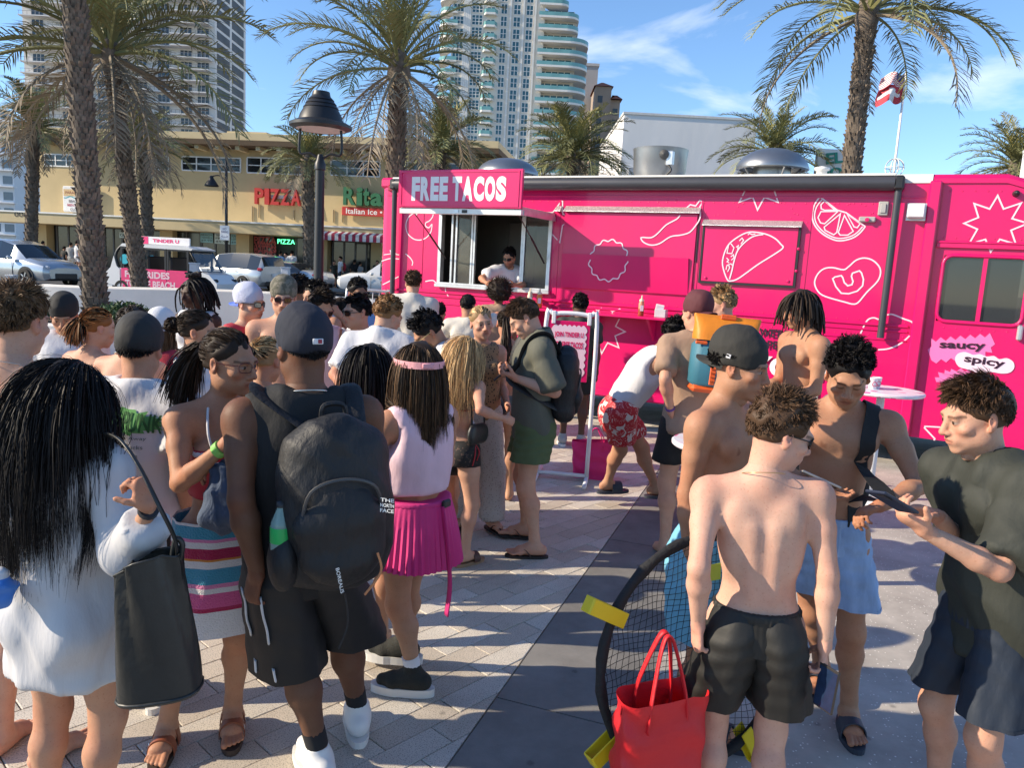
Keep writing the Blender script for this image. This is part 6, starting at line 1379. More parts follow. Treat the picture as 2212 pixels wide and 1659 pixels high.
def leg(k, s, i=0.0):
 S = k.S; b = .5 + .5 * k.b; kn, an, hp = k.kn[s], k.an[s], k.hip[s]; th = (.088 if k.fem else .086) * b
 mid = hp + (kn - hp) * .35; cf = kn + (an - kn) * .30; bk = A3(0, .014, 0) * S; bkr = rotz(k.fy[s]) @ bk
 return [RC(hp + A3(0, 0, .0), mid, th * S + i, th * .92 * S + i, .04 * S), RC(mid, kn, th * .92 * S + i, .053 * b * S + i, .03 * S), EL(kn + rotz(k.fy[s]) @ A3(0, -.010, 0) * S, A3(.040, .042, .055) * S * b + i, None, .03 * S),
   RC(kn, cf + bkr, .050 * b * S + i, .0555 * b * S + i, .045 * S), RC(cf + bkr, an + (kn - an) * .12, .054 * b * S + i, .034 * S + i, .035 * S), RC(an + (kn - an) * .12, an, .034 * S + i, .036 * S + i, .02 * S)]
def foot(k, s, toes=True, i=0.0):
 S = k.S; M = rotz(k.fy[s]); an = k.an[s]; B = A3(an[0], an[1], an[2] - .075 * S); f = lambda x, y, z: B + M @ (A3(x, y, z) * S)
 o = [RC(f(0, .045, .036), f(0, -.03, .05), .034 * S + i, .036 * S + i, .02 * S), RC(f(0, .0, .055), f(0, -.10, .03), .036 * S + i, .03 * S + i, .03 * S), RC(f(-.022, -.11, .024), f(.022, -.10, .022), .024 * S + i, .021 * S + i, .02 * S), EL(f(0, -.03, .03), A3(.036, .09, .028) * S + i, M, .02 * S)]
 if toes:
  for j, (x, l, r) in enumerate(((-s * .027, .066, .0135), (-s * .0055, .062, .0092), (s * .0125, .055, .0088), (s * .0285, .045, .0084), (s * .042, .034, .0078))):
   o.append(RC(f(x * .85, -.11, .02), f(x * 1.0, -.115 - l, .013), r * 1.1 * S + i, r * S + i, .004 * S))
 return o
def arm(k, s, i=0.0):
 S = k.S; b = .45 + .55 * k.b; f = .86 if k.fem else 1.0; a, e, w_ = k.sh[s], k.el[s], k.wr[s]; ua = e - a; m = a + ua * .45
 return [EL(a + ua * .1, A3(.058, .058, .07) * S * b * f + i, None, .04 * S), RC(a + ua * .06, m, .052 * b * f * S + i, .047 * b * f * S + i, .03 * S), RC(m, e, .047 * b * f * S + i, .036 * b * f * S + i, .02 * S),
   RC(e, e + (w_ - e) * .3, .037 * b * f * S + i, .041 * b * f * S + i, .02 * S), RC(e + (w_ - e) * .3, w_, .041 * b * f * S + i, .0255 * f * S + i, .02 * S)]
def hand(k, s):
 """palm, four fingers, thumb; returned with the wrist"""
 S = k.S * (.93 if k.fem else 1.0); spec = k.po.get('Lh' if s > 0 else 'Rh', {}); w_ = k.wr[s]; fd = nrm(k.wr[s] - k.el[s])
 d = nrm(spec.get('d', fd)); n = A3(*spec.get('n', (-s, 0, 0))); n = nrm(n - d * (n @ d)); t = np.cross(d, n) * (-s); t = nrm(t)  # towards the thumb
 curl = spec.get('curl', 28); o = []; f = lambda a, b, c: w_ + (d * a + t * b + n * c) * S
 o += [RC(w_ - fd * .05 * S, f(.012, 0, 0), .0245 * S, .0255 * S, .015 * S), RC(f(.03, .0, 0), f(.075, .0, 0), .032 * S, .037 * S, .015 * S, (n, .46)), RC(f(.025, .02, .004), f(.055, .026, .006), .017 * S, .014 * S, .012 * S)]
 cl = spec.get('fingers', [curl] * 4); sp = spec.get('spread', .02)
 for j, (off, l, r) in enumerate(((.027, .072, .0088), (.0095, .080, .0090), (-.0085, .075, .0087), (-.0255, .058, .0078))):
  a = f(.083 - abs(off) * .12, off, 0); ang = 0.0; dd = nrm(d + t * off * sp * 40)
  for q, (fr_, rr_) in enumerate(((.44, 1.0), (.31, .93), (.25, .82))):
   ang += R(cl[j]) * (.75 if q == 0 else 1.0); v = dd * math.cos(ang) + n * math.sin(ang); b = a + v * l * fr_ * 1.08 * S
   o.append(RC(a, b, r * rr_ * S, r * rr_ * .93 * S, .004 * S)); a = b
 th = spec.get('thumb', 20); a = f(.028, .026, .008); v = nrm(d * .62 + t * .7 + n * (.25 + th / 90.0)); b = a + v * .038 * S; o.append(RC(a, b, .0125 * S, .0108 * S, .008 * S))
 v2 = nrm(v + d * .55 + n * th / 60.0); o.append(RC(b, b + v2 * .034 * S, .0108 * S, .0092 * S, .005 * S)); return o
def head_prims(k, P):
 f = P.get('face', {}); jaw = f.get('jaw', .0) + (-.003 if k.fem else .003); o = []
 o += [EL((0, .02, .032), (.075, .094, .086), None, .02), EL((0, -.028, -.018), (.062, .064, .086), None, .03), EL((0, -.03, -.068), (.050 + jaw, .05, .042), None, .03), EL((0, -.072, -.097), (.022 + jaw, .018, .017), None, .02)]
 o += [EL((s * (.047 + jaw), -.004, -.06), (.02, .03, .028), None, .025) for s in (1, -1)]
 o += [EL((s * .044, -.062, -.022), (.022, .02, .016), None, .02) for s in (1, -1)]
 o += [RC((-.034, -.082, .022), (.034, -.082, .022), .012, .012, .018)]
 o += [EL((s * .031, -.099, .004), (.017, .014, .011), None, .014, op='s') for s in (1, -1)]
 o += [EL((s * .031, -.0795, .003), (.0135, .0125, .0125), None, .005) for s in (1, -1)]
 o += [RC((0, -.088, .016), (0, -.110, -.026), .0085, .0115, .012), EL((0, -.112, -.031), (.011, .011, .0095), None, .008)]
 o += [EL((s * .0135, -.1, -.034), (.0085, .010, .008), None, .008) for s in (1, -1)]
 o += [EL((0, -.083, -.06), (.03, .014, .02), None, .02), EL((0, -.0945, -.0575), (.0225, .0085, .0055), None, .005), EL((0, -.092, -.0685), (.0195, .0095, .0062), None, .005), RC((-.021, -.0985, -.063), (.021, -.0985, -.063), .0022, .0022, .003, op='s')]
 for s in (1, -1):
  M = rotz(s * .42) @ rotx(-.2)
  o += [EL((s * .079, .012, -.004), (.0085, .019, .031), M, .008), EL((s * .086, .006, .0), (.006, .0105, .017), M, .006, op='s'), EL((s * .077, .004, -.03), (.007, .009, .009), M, .006)]
 npl = k.Rh.T @ (k.neck - k.hc) / k.hs; nr = (.047 if k.fem else .058) * (.7 + .3 * k.b)
 o += [RC((0, .018, -.05), tuple(npl + k.Rh.T @ (k.Rc @ A3(0, .006, -.05))), nr, nr * 1.08, .03)]
 if not k.fem: o += [EL((0, -.045, -.13), (.012, .012, .012), None, .02)]
 return o
def face_colors(V, skin, P):
 c = np.tile(np.array(skin, np.float32), (len(V), 1)); x, y, z = V[:, 0], V[:, 1], V[:, 2]; ax = np.abs(x); f = P.get('face', {})
 def blend(m, col): c[:] = c * (1 - m[:, None]) + np.array(col, np.float32) * m[:, None]
 sm = lambda a, b, v: np.clip((v - a) / (b - a), 0, 1)
 sk = np.array(skin); red = sk * np.array([1.08, .72, .70])
 blend(.55 * np.exp(-(((ax - .042) / .02) ** 2 + ((z + .028) / .02) ** 2)) * (y < -.03), red); blend(.6 * np.exp(-(((x) / .014) ** 2 + ((z + .03) / .014) ** 2)) * (y < -.09), red)
 blend(.55 * (ax > .073) * np.exp(-((z + .004) / .04) ** 2) * (y > -.03), red)
 lip = np.exp(-np.abs((ax / .023)) ** 4 - np.abs((z + .063) / .0105) ** 4) * (y < -.083); blend(lip * f.get('lip', .75), sk * np.array([.85, .46, .46]))
 blend(np.exp(-(np.abs(z + .063) / .0025) ** 2) * (ax < .023) * (y < -.08) * .7, sk * .28)
 hc_ = np.array(HAIR.get(P.get('hair', {}).get('color', 'dark'), (.03, .02, .015)))
 br = np.exp(-((z - .0215 - (.024 - np.abs(ax - .033)) * .12) / .0042) ** 2) * (ax > .012) * (ax < .055) * (y < -.05); blend(np.clip(br * 1.2, 0, 1) * .85, hc_ * .8 + sk * .06)
 e = np.exp(-np.abs((ax - .031) / .0135) ** 4 - np.abs((z - .003) / .0046) ** 4) * (y < -.07)
 if f.get('closed'): blend(np.exp(-((z + .001) / .003) ** 2) * (np.abs(ax - .031) < .014) * (y < -.07), sk * .2)
 else:
  blend(np.clip(e * 1.1, 0, 1), (.36, .31, .28)); ir = ((ax - .031) ** 2 + (z - .003) ** 2 < .0064 ** 2) & (y < -.07); blend(ir.astype(np.float32), (.03, .018, .01))
  blend(np.exp(-((z - .0078) / .0024) ** 2) * (np.abs(ax - .031) < .0155) * (y < -.07) * .85, sk * .12)
 if f.get('beard'): blend(f['beard'] * (z < -.035) * (ax < .07) * (y < -.0) * (1 - lip) * sm(-.035, -.06, z), hc_ * .7 + sk * .25)
 if f.get('mustache'): blend(.85 * np.exp(-np.abs(ax / .024) ** 4 - ((z + .047) / .006) ** 2) * (y < -.08), hc_)
 # scalp
 d = V - np.array([0, .02, .032]); rr_ = np.linalg.norm(d, axis=1) + 1e-9; el = np.degrees(np.arcsin(np.clip(d[:, 2] / rr_, -1, 1))); az = np.degrees(np.arccos(np.clip(-d[:, 1] / np.sqrt(d[:, 0] ** 2 + d[:, 1] ** 2 + 1e-9), -1, 1)))
 if P.get('hair', {}).get('style', 'short') != 'none':
  m = sm(3, 10, el - hairline(az, P)) * (rr_ < .125) * ((ax < .0775) | (el > 12)); blend(m * .96, hc_)
 return c
def hairline(az, P):
 dz = P.get('hair', {}).get('line', 0); return np.interp(az, [0, 35, 60, 78, 100, 120, 180], [36 + dz, 33 + dz, 22, 4, 2, -24, -40])
# ------------------------------------------------------------------ hair
def tubes(path, r, colr, seed):
 """path (N,T,3), r (N,T) -> three-sided tubes with colour"""
 N_, T, _ = path.shape; tg = np.gradient(path, axis=1); tg /= np.linalg.norm(tg, axis=2, keepdims=True) + 1e-9; rs = np.random.RandomState(seed)
 ref = rs.normal(size=(N_, 1, 3)); u = np.cross(tg, np.broadcast_to(ref, tg.shape)); u /= np.linalg.norm(u, axis=2, keepdims=True) + 1e-9; v = np.cross(tg, u)
 ring = [path + (u * math.cos(a) + v * math.sin(a)) * r[:, :, None] for a in (0, 2.094, 4.189)]
 V = np.stack(ring, 2).reshape(-1, 3); base = (np.arange(N_)[:, None] * T + np.arange(T - 1)[None, :]) * 3; base = base.reshape(-1)
 F = np.concatenate([np.stack([base + i, base + (i + 1) % 3, base + 3 + (i + 1) % 3, base + 3 + i], 1) for i in range(3)])
 C_ = np.repeat(colr, T * 3, axis=0); return V.astype(np.float32), F, C_.astype(np.float32)
def drape(p, k, H):
 """hair below the shoulders lies on the outside of the back (or chest), never inside it"""
 l = ((k.hc + (p * k.hs) @ k.Rh.T) - k.waist) @ k.Rc / k.S; ym = np.interp(l[:, 2], [-.35, -.1, .1, .3, .38, .43], [.155, .125, .115, .13, .105, .05]) + H.get('coll', 0)
 ym = ym * np.sqrt(np.clip(1 - (l[:, 0] / .21) ** 2, 0, 1)); below = l[:, 2] < .43; bk = below & (l[:, 1] > -.06) & (l[:, 1] < ym); fr_ = below & (l[:, 1] <= -.06) & (l[:, 1] > -ym)
 l[bk, 1] = ym[bk]; l[fr_, 1] = -ym[fr_]; m = bk | fr_
 if m.any(): p[m] = ((k.waist + (l[m] * k.S) @ k.Rc.T) - k.hc) @ k.Rh / k.hs
 return p
def ribbons(path, r, colr, seed):
 N_, T, _ = path.shape; tg = np.gradient(path, axis=1); rs = np.random.RandomState(seed); u = np.cross(tg, np.broadcast_to(rs.normal(size=(N_, 1, 3)), tg.shape)); u /= np.linalg.norm(u, axis=2, keepdims=True) + 1e-9
 V = np.stack([path + u * r[:, :, None] * 1.25, path - u * r[:, :, None] * 1.25], 2).reshape(-1, 3); b = ((np.arange(N_)[:, None] * T + np.arange(T - 1)[None, :]) * 2).reshape(-1)
 return V.astype(np.float32), np.stack([b, b + 1, b + 3, b + 2], 1), np.repeat(colr, T * 2, axis=0).astype(np.float32)
def make_hair(P, k, root, lod):
 H = P.get('hair'); 
 if not H or H['style'] == 'none': return
 rs = np.random.RandomState(P.get('seed', 1) * 13 + 5); st = H['style']; base = np.array(HAIR[H['color']]); ce = np.array([0, .02, .032]); rad = np.array([.075, .094, .086])
 nS = {'short': 4200, 'curly': 2400, 'afro': 2600, 'dreads': 150, 'long': 3000, 'pony': 1500, 'bun': 1300, 'buzz': 1500}[st]; nS = int(nS * (1, .4, .10)[lod] * H.get('dens', 1)); wid = (1, 1.5, 3.0)[lod]
 D = rs.normal(size=(nS * 6, 3)); D /= np.linalg.norm(D, axis=1)[:, None]; el = np.degrees(np.arcsin(D[:, 2])); az = np.degrees(np.arccos(np.clip(-D[:, 1] / np.sqrt(D[:, 0] ** 2 + D[:, 1] ** 2 + 1e-9), -1, 1)))
 ok = el > hairline(az, P); 
 if H.get('cap'): ok &= el < H.get('capel', 20)
 D = D[ok][:nS]; n = len(D); Rt = ce + D * rad; nr = D / rad; nr /= np.linalg.norm(nr, axis=1)[:, None]
 L_ = H.get('len', .045); down = k.Rh.T @ np.array([0, 0, -1.0]); T = {'short': 5, 'curly': 7, 'afro': 8, 'dreads': 8, 'long': 12, 'pony': 15, 'bun': 8, 'buzz': 3}[st]
 col = base * np.exp(rs.normal(size=(n, 1)) * H.get('var', .28)); 
 if 'tip' in H: col = col * (1 - (rs.rand(n, 1) < .35)) + np.array(HAIR[H['tip']]) * np.exp(rs.normal(size=(n, 1)) * .2) * (rs.rand(n, 1) < .35)
 path = np.zeros((n, T, 3)); up = np.clip((np.degrees(np.arcsin(D[:, 2])) - 15) / 40, 0, 1)[:, None]
 if st in ('short', 'buzz', 'curly', 'afro', 'dreads', 'long'):
  l = L_ * rs.uniform(.7, 1.2, (n, 1))
  if st in ('short', 'curly'): l = l * (H.get('sides', .45) + (1 - H.get('sides', .45)) * up)
  flow = np.array(H.get('flow', (.15, -.5, -.1))); dr = nr * {'short': .55, 'buzz': .4, 'curly': .9, 'afro': 1.0, 'dreads': .7, 'long': .35}[st] + flow * (1.0 if st in ('short', 'long') else .3) + rs.normal(size=(n, 3)) * {'short': .22, 'curly': .35, 'afro': .18, 'dreads': .2, 'long': .12, 'buzz': .2}[st]
  if st in ('short', 'buzz'): dr += (1 - up) * down * .7
  if st in ('long', 'dreads'):
   fl_ = flow + down * .6 + np.stack([np.sign(Rt[:, 0]) * .22, np.zeros(n), np.zeros(n)], 1) * up; tn = fl_ - nr * (fl_ * nr).sum(1)[:, None]; tn /= np.linalg.norm(tn, axis=1)[:, None] + 1e-6
   dr = tn + nr * (.12 if st == 'long' else .35) + rs.normal(size=(n, 3)) * .08
  dr /= np.linalg.norm(dr, axis=1)[:, None]; g = {'short': .18, 'buzz': .1, 'curly': .06, 'afro': .02, 'dreads': .45, 'long': .5}[st]; p = Rt - nr * .003
  toW = lambda q: k.hc + (q * k.hs) @ k.Rh.T
  for t in range(T):
   path[:, t] = p; p = p + dr * (l / (T - 1)); dr = dr + down * g + rs.normal(size=(n, 3)) * H.get('mess', .05); dr /= np.linalg.norm(dr, axis=1)[:, None]
   q = (p - ce) / (rad * 1.04 + .004 + .012 * rs.rand(n, 1) * (st in ('long', 'dreads'))); m = np.linalg.norm(q, axis=1); ins = m < 1
   if ins.any(): p[ins] = ce + (q[ins] / m[ins, None]) * (rad * 1.04 + .006); 
   if st in ('long', 'dreads'):
    if H.get('back'):   # keep the fall behind the shoulders and off the face
     fr_ = (p[:, 1] < -.01) & (p[:, 2] < .055); p[fr_, 1] += .012
     sd = np.sign(p[:, 0]) * np.maximum(.074 - np.abs(p[:, 0]), 0) * (p[:, 1] < .03) * (p[:, 2] < .05); p[:, 0] += sd
    p = drape(p, k, H)
  cr_ = H.get('curl', {'curly': .009, 'afro': .006, 'long': .004}.get(st, 0))
  if cr_:
   fq = H.get('freq', {'curly': 9.0, 'afro': 11.0, 'long': 6.0}.get(st, 6)); ph = rs.uniform(0, 6.28, (n, 1)); t = np.linspace(0, 1, T)[None, :]; a = rs.normal(size=(n, 1, 3)); b = rs.normal(size=(n, 1, 3)); a /= np.linalg.norm(a, axis=2, keepdims=True); b /= np.linalg.norm(b, axis=2, keepdims=True)
   path += (a * np.cos(ph + fq * t)[:, :, None] + b * np.sin(ph + fq * t)[:, :, None]) * (cr_ * np.minimum(1, t * 2.5))[:, :, None]
  r0 = {'short': .00125, 'buzz': .0012, 'curly': .0021, 'afro': .0018, 'dreads': .0062, 'long': .0009}[st] * wid; r = r0 * np.interp(np.linspace(0, 1, T), [0, .5, 1], [1, .95, .8 if st == 'dreads' else .25])[None, :] * rs.uniform(.7, 1.3, (n, 1))
 else:
  tie = np.array(H.get('tie', (0, .10, .05))); td = (tie - ce) / rad; td /= np.linalg.norm(td); a = 8 if st == 'pony' else T
  for t in range(a):
   f = (t / (a - 1)) ** .9; q = D * (1 - f) + td * f; q /= np.linalg.norm(q, axis=1)[:, None] + 1e-9; path[:, t] = ce + q * (rad * 1.03 + .005 + .004 * rs.rand(n, 1)) + rs.normal(size=(n, 3)) * .001
  path[:, 0] = Rt
  if st == 'pony':
   td_ = np.array(H.get('tdir', (0, 1, -.2))); dr = td_ / np.linalg.norm(td_) + rs.normal(size=(n, 3)) * H.get('fan', .22); p = path[:, a - 1].copy(); p += rs.normal(size=(n, 3)) * .008; l = L_ * rs.uniform(.75, 1.1, (n, 1))
   for t in range(a, T):
    p = p + dr / np.linalg.norm(dr, axis=1)[:, None] * l / (T - a); dr = dr / np.linalg.norm(dr, axis=1)[:, None] + down * .28 + rs.normal(size=(n, 3)) * .06
    p = drape(p, k, H)
    path[:, t] = p
  r = np.full((n, T), .0016 * wid) * rs.uniform(.7, 1.3, (n, 1)); r[:, -2:] *= .5
 if st in ('short', 'curly', 'long') and n > 60:     # gather the strands into locks
  g = rs.choice(n, max(12, n // H.get('lock', 10 if st != 'long' else 8)), replace=False); ni = np.concatenate([((path[i:i + 400, 0][:, None] - path[g, 0][None]) ** 2).sum(2).argmin(1) for i in range(0, n, 400)]); gi = g[ni]
  t = np.linspace(0, 1, T)[None, :, None]; tgt = path[gi] + (path[:, :1] - path[gi][:, :1]) * (1 - .6 * t); path = path + (tgt - path) * (.74 if st != 'long' else .45) * np.sqrt(t); col = col * .45 + col[gi] * .55
 V, F, Cc = (tubes if st == 'dreads' else ribbons)(path, r, col, 3)
 if st == 'bun':
  m = 300 if lod == 0 else 160; c0 = tie + (tie - ce) / np.linalg.norm(tie - ce) * .03; d = rs.normal(size=(m, 3)); d /= np.linalg.norm(d, axis=1)[:, None]; ph = rs.uniform(0, 6.28, (m, 1)); t = np.linspace(0, 1, 8)[None, :]
  a = np.cross(d, rs.normal(size=(m, 3))); a /= np.linalg.norm(a, axis=1)[:, None]; pth = c0 + .042 * (d[:, None, :] * np.cos(1.6 * t)[:, :, None] + a[:, None, :] * np.sin(1.6 * t)[:, :, None]) * rs.uniform(.8, 1.1, (m, 1, 1))
  V2, F2, C2 = ribbons(pth, np.full((m, 8), .0035 * wid), base * np.exp(rs.normal(size=(m, 1)) * .25), 4); F = np.concatenate([F, F2 + len(V)]); V = np.concatenate([V, V2]); Cc = np.concatenate([Cc, C2])
 # thin under-layer so that no scalp shows
 tk_ = H.get('shell', {'short': .003, 'curly': .008, 'afro': .04, 'dreads': .006, 'long': .004, 'pony': .002, 'bun': .002, 'buzz': .001}[st])
 if not H.get('cap'):
  sh = [EL(ce + A3(0, .002, .002), rad + tk_, None, .01), EL((0, -.115, -.04), (.092, .088, .128), None, .012, op='s'), EL((0, .0, -.135), (.12, .14, .11), None, .02, op='s')]
  sh += [EL((s * .085, -.03, -.03), (.03, .045, .05), None, .01, op='s') for s in (1, -1)]
  V3, F3 = sdf_mesh(sh, (.007, .011, .025)[lod]); V3 = wrinkle(V3, F3, .006 if st != 'afro' else .012, 3, 90)
  F = np.concatenate([F, F3 + len(V)]); Cc = np.concatenate([Cc, np.tile(base.astype(np.float32) * .9, (len(V3), 1))]); V = np.concatenate([V, V3])
 V = k.hc + (V * k.hs) @ k.Rh.T
 to_obj('hair', V, F, m_hair, root, Cc)
# ------------------------------------------------------------------ clothing
def cloth(root, name, prims, m, h, cuts=(), wr=.006, seed=1, freq=22, zf=1.0, clip=None):
 V, F = sdf_mesh(prims, h, cuts, clip)
 if wr: V = wrinkle(V, F, wr, seed, freq, zf)
 return to_obj(name, V, F, m, root)
def shirt(k, sleeve=.6, loose=.014, hem=-.06, neck=.075, slv_r=.014, open_=False, collar=False, hemflare=.0):
 """torso + sleeves; hem is measured from the hip centre, sleeve 0..1 along the upper arm, 1..2 along the forearm"""
 S = k.S; o = torso(k, loose, low=hem < .02); b = k.b
 o.append(RC(k.C(0, .0, .15), k.G(0, .004, hem - .02), (.140 if k.fem else .152) * b * S + loose, ((.160 if k.fem else .146) * b + hemflare) * S + loose * 1.1, .06 * S, (k.Rp @ A3(0, 1, 0), .70)))
 for s in (1, -1):
  a, e, w_ = k.sh[s], k.el[s], k.wr[s]
  if sleeve > 0:
   o.append(EL(a + (e - a) * .08, A3(.062, .062, .066) * S * (.45 + .55 * b) * (.9 if k.fem else 1) + loose, None, .04 * S)); t = min(sleeve, 1); E = a + (e - a) * t; d = nrm(e - a); f = (.86 if k.fem else 1) * (.45 + .55 * b)
   o.append(RC(a + (e - a) * .05, E + d * .01, .052 * f * S + loose, .046 * f * S + slv_r + .010, .014 * S, None, [(E, d)] if sleeve <= 1 else ()))
   if sleeve > 1: t2 = sleeve - 1; E2 = e + (w_ - e) * t2; d2 = nrm(w_ - e); o.append(RC(e, E2 + d2 * .01, .042 * f * S + slv_r + .006, .034 * f * S + slv_r + .002, .03 * S, None, [(E2, d2)]))
 o.append(EL(k.neck + k.Rc @ A3(0, -.012, .055) * S, A3(neck, neck * 1.0, .075) * S, k.Rc, .012, op='s'))
 if collar: o.append(RC(k.neck + k.Rc @ A3(0, .008, -.012) * S, k.neck + k.Rc @ A3(0, .0, .022) * S, .07 * S, .066 * S, .012, None, [(k.neck + k.Rc @ A3(0, -.045, 0) * S, -(k.Rc @ A3(0, 1, .6)))])); o.append(EL(k.neck + k.Rc @ A3(0, -.01, .07) * S, A3(.06, .062, .085) * S, k.Rc, .006, op='s'))
 cuts = [(k.G(0, 0, hem), k.Rp @ A3(0, 0, -1))]
 return o, cuts
def tank(k, loose=.010, hem=-.05, arm_r=.085, neck=.10, crop=None):
 o, cuts = shirt(k, 0, loose, hem, neck)
 for s in (1, -1): o.append(EL(k.sh[s] + k.Rc @ A3(s * .035, 0, -.06) * k.S, A3(arm_r * .8, .13, arm_r * 1.45) * k.S, k.Rc, .012, op='s'))
 if crop is not None: cuts = [(k.C(0, 0, crop), k.Rc @ A3(0, 0, -1))]
 return o, cuts
def shorts(k, length=.62, loose=.014, flare=.022, top=.09):
 S = k.S; w_ = (.150 if k.fem else .134) * (1 + (k.b - 1) * .8); o = [RC(k.G(0, .004, .11), k.G(0, .012, -.08), w_ * S + loose * .6, (w_ + .010) * S + loose, .03 * S, (k.Rp @ A3(0, 1, 0), .74)), EL(k.G(0, .052, -.058), A3(.150, .088, .098) * S + loose, k.Rp, .05 * S)]
 for s in (1, -1):
  hp, kn = k.hip[s], k.kn[s]; E = hp + (kn - hp) * length; d = nrm(kn - hp); r1 = (.098 - .03 * length) * S * (.5 + .5 * k.b) + loose * .5 + flare * .55; E = E + k.Rp @ A3(s * (flare * .5 + .014), 0, 0); o.append(RC(hp + k.Rp @ A3(s * .004, 0, 0), E + d * .02, .086 * S * (.5 + .5 * k.b) + loose, r1, .03 * S, None, [(E, nrm(d + A3(0, 0, -.8)))]))
 return o, [(k.G(0, 0, top), k.Rp @ A3(0, 0, 1))]
def cloth_shorts(k, r, m, length=.66, loose=.014, flare=.03, top=.07, name='shorts', fold=.008):
 """cut-and-sewn shorts for the near figures: two open legs that overlap at the seam, plus a gathered waistband"""
 S = k.S; rs = np.random.RandomState(k.P['seed']); rings = {1: [], -1: []}; b = .4 + .6 * k.b; l = loose / S; n = 40; A = np.linspace(0, 2 * math.pi, n + 1)[:-1]; out = None
 for s in (1, -1):
  hp, kn = k.hip[s], k.kn[s]; ax = k.Rp @ A3(1, 0, 0); ay = k.Rp @ A3(0, 1, 0); ph = rs.uniform(0, 6, 4); q = MB(); R_ = []
  hem = hp + (kn - hp) * length + ax * s * (flare * .35 + .008); crot = k.G(s * .084, .018, -.11); st = [(k.G(s * .055, .004, top), .086 * b + l * .5, .098 * b + l * .5), (k.G(s * .066, .012, top * .2 - .02), .094 * b + l, .118 * b + l), (k.G(s * .078, .018, -.06), .096 * b + l, .124 * b + l), (crot, .098 * b + l, .120 * b + l)]
  for t in (.25, .5, .75, 1.0): c = crot + (hem - crot) * t; st.append((c, (.098 * b + l) * (1 - t) + (.088 * b + l * .8 + flare * .55) * t, (.120 * b + l) * (1 - t) + (.096 * b + l * .8 + flare * .6) * t))
  P = spline([(*c, rx, ry) for c, rx, ry in st], 4)
  for i, (x, y, z, rx, ry) in enumerate(P):
   t = i / (len(P) - 1); f = fold * (.25 + .9 * t) * (np.sin(A * 3 + ph[0] + t * 2.5) * .6 + np.sin(A * 6 + ph[1] - t * 4) * .45 + .3 * np.sin(A * 11 + ph[2] + t * 7)) + .0025 * np.sin(t * 34 + 2.0 * np.sin(A * 2 + ph[3])) * (.3 + math.sin(math.pi * t)); c = A3(x, y, z)
   R_.append([tuple(c + ax * (rx * S + f[j]) * math.cos(a) + ay * (ry * S + f[j]) * math.sin(a)) for j, a in enumerate(A)])
  q.loft(R_, True, False); q.loft([R_[-1], [tuple(np.array(p) * .985 + np.array(P[-1][:3]) * .015 + A3(0, 0, .012)) for p in R_[-1]]], True, False); o = q.build(name if out is None else 'trouser_leg', m, r if out is None else out, True, angle=60); out = out or o
 q = MB(); A2 = np.linspace(0, 2 * math.pi, 97)[:-1]; w_ = (.140 * b + l * .6) * S; d_ = (.103 * b + l * .6) * S
 q.loft([[tuple(k.G(0, .004, top + dz) + k.Rp @ A3((w_ + .003 * math.sin(a * 40) + gr) * math.cos(a), (d_ + .003 * math.sin(a * 40) + gr) * math.sin(a), 0)) for a in A2] for dz, gr in ((-.15, .012), (-.09, .016), (-.03, .006), (-.024, .008), (.0, .007), (.006, .003), (.006, -.006))], True, False); q.build('waistband', m, out, True, angle=60); return out
def cut_band(k, z0, z1, frame='G'):
 f = k.G if frame == 'G' else k.C; M = k.Rp if frame == 'G' else k.Rc; return [(f(0, 0, z1), M @ A3(0, 0, 1)), (f(0, 0, z0), M @ A3(0, 0, -1))]
def head_obj(k, root, name, mb, m, smooth=True, parent=None, angle=40):
 mb.v = [tuple(k.hc + k.Rh @ (np.array(v) * k.hs)) for v in mb.v]; return mb.build(name, m, parent or root, smooth, angle=angle)
def cap(P, k, root, m, m2=None, back=True, tilt=-8, lod=0, logo=None, flat=False, brim_m=None):
 ce = A3(0, .02, .032); a = R(tilt); n = rotx(a) @ A3(0, 0, -1); pl = A3(0, 0, .006)
 fy_ = .018 if back else -.018
 V, F = sdf_mesh([EL(ce + A3(0, 0, .010), (.089, .108, .102), None, .01), EL(ce + A3(0, fy_, .050), (.074, .088, .072), None, .04)], (.007, .011, .025)[lod], [(pl, n)]); V = wrinkle(V, F, .004, 4, 40) if lod < 2 else V
 V = k.hc + (V * k.hs) @ k.Rh.T; c = to_obj('cap', V, F, m, root)
 q = MB(); sy = 1 if back else -1; rings = []
 for i in range(13):
  t = -1 + 2 * i / 12; x = .074 * t; y0 = .085 * math.sqrt(max(0, 1 - (t * .95) ** 2)); y1 = y0 + .068 * math.sqrt(max(0, 1 - t ** 4)) + .004; zc_ = -.016 * t * t * (0 if flat else 1)
  z0 = .016 + zc_; z1 = .010 + zc_ * 1.5; rings.append([(x, sy * y0 + .02, z0 + .003), (x, sy * y1 + .02, z1 + .003), (x, sy * y1 + .02, z1 - .002), (x, sy * y0 + .02, z0 - .002)])
 M = Matrix(rotx(a * (1 if back else 1)).tolist()); q.loft(rings, True, True); q.v = [tuple(rotx(a) @ (np.array(v) - pl) + pl) for v in q.v]
 head_obj(k, root, 'brim', q, brim_m or m2 or m, parent=c)
 q = MB(); q.lathe([(.008, 0), (.006, .004), (.001, .005)], (0, .02 + fy_ * .5, .152), 8); head_obj(k, root, 'button', q, m2 or m, parent=c)
 if lod < 2:
  for a_ in (0, math.pi / 3, 2 * math.pi / 3):
   q = MB(); q.tube([(.0905 * math.sin(t_) * math.cos(a_), .02 + fy_ * .5 * max(0, math.cos(t_)) + .1095 * math.sin(t_) * math.sin(a_), .042 + .1095 * math.cos(t_)) for t_ in np.linspace(-1.5, 1.5, 17)], .0013, 4); head_obj(k, root, 'seam', q, m, parent=c)
 return c
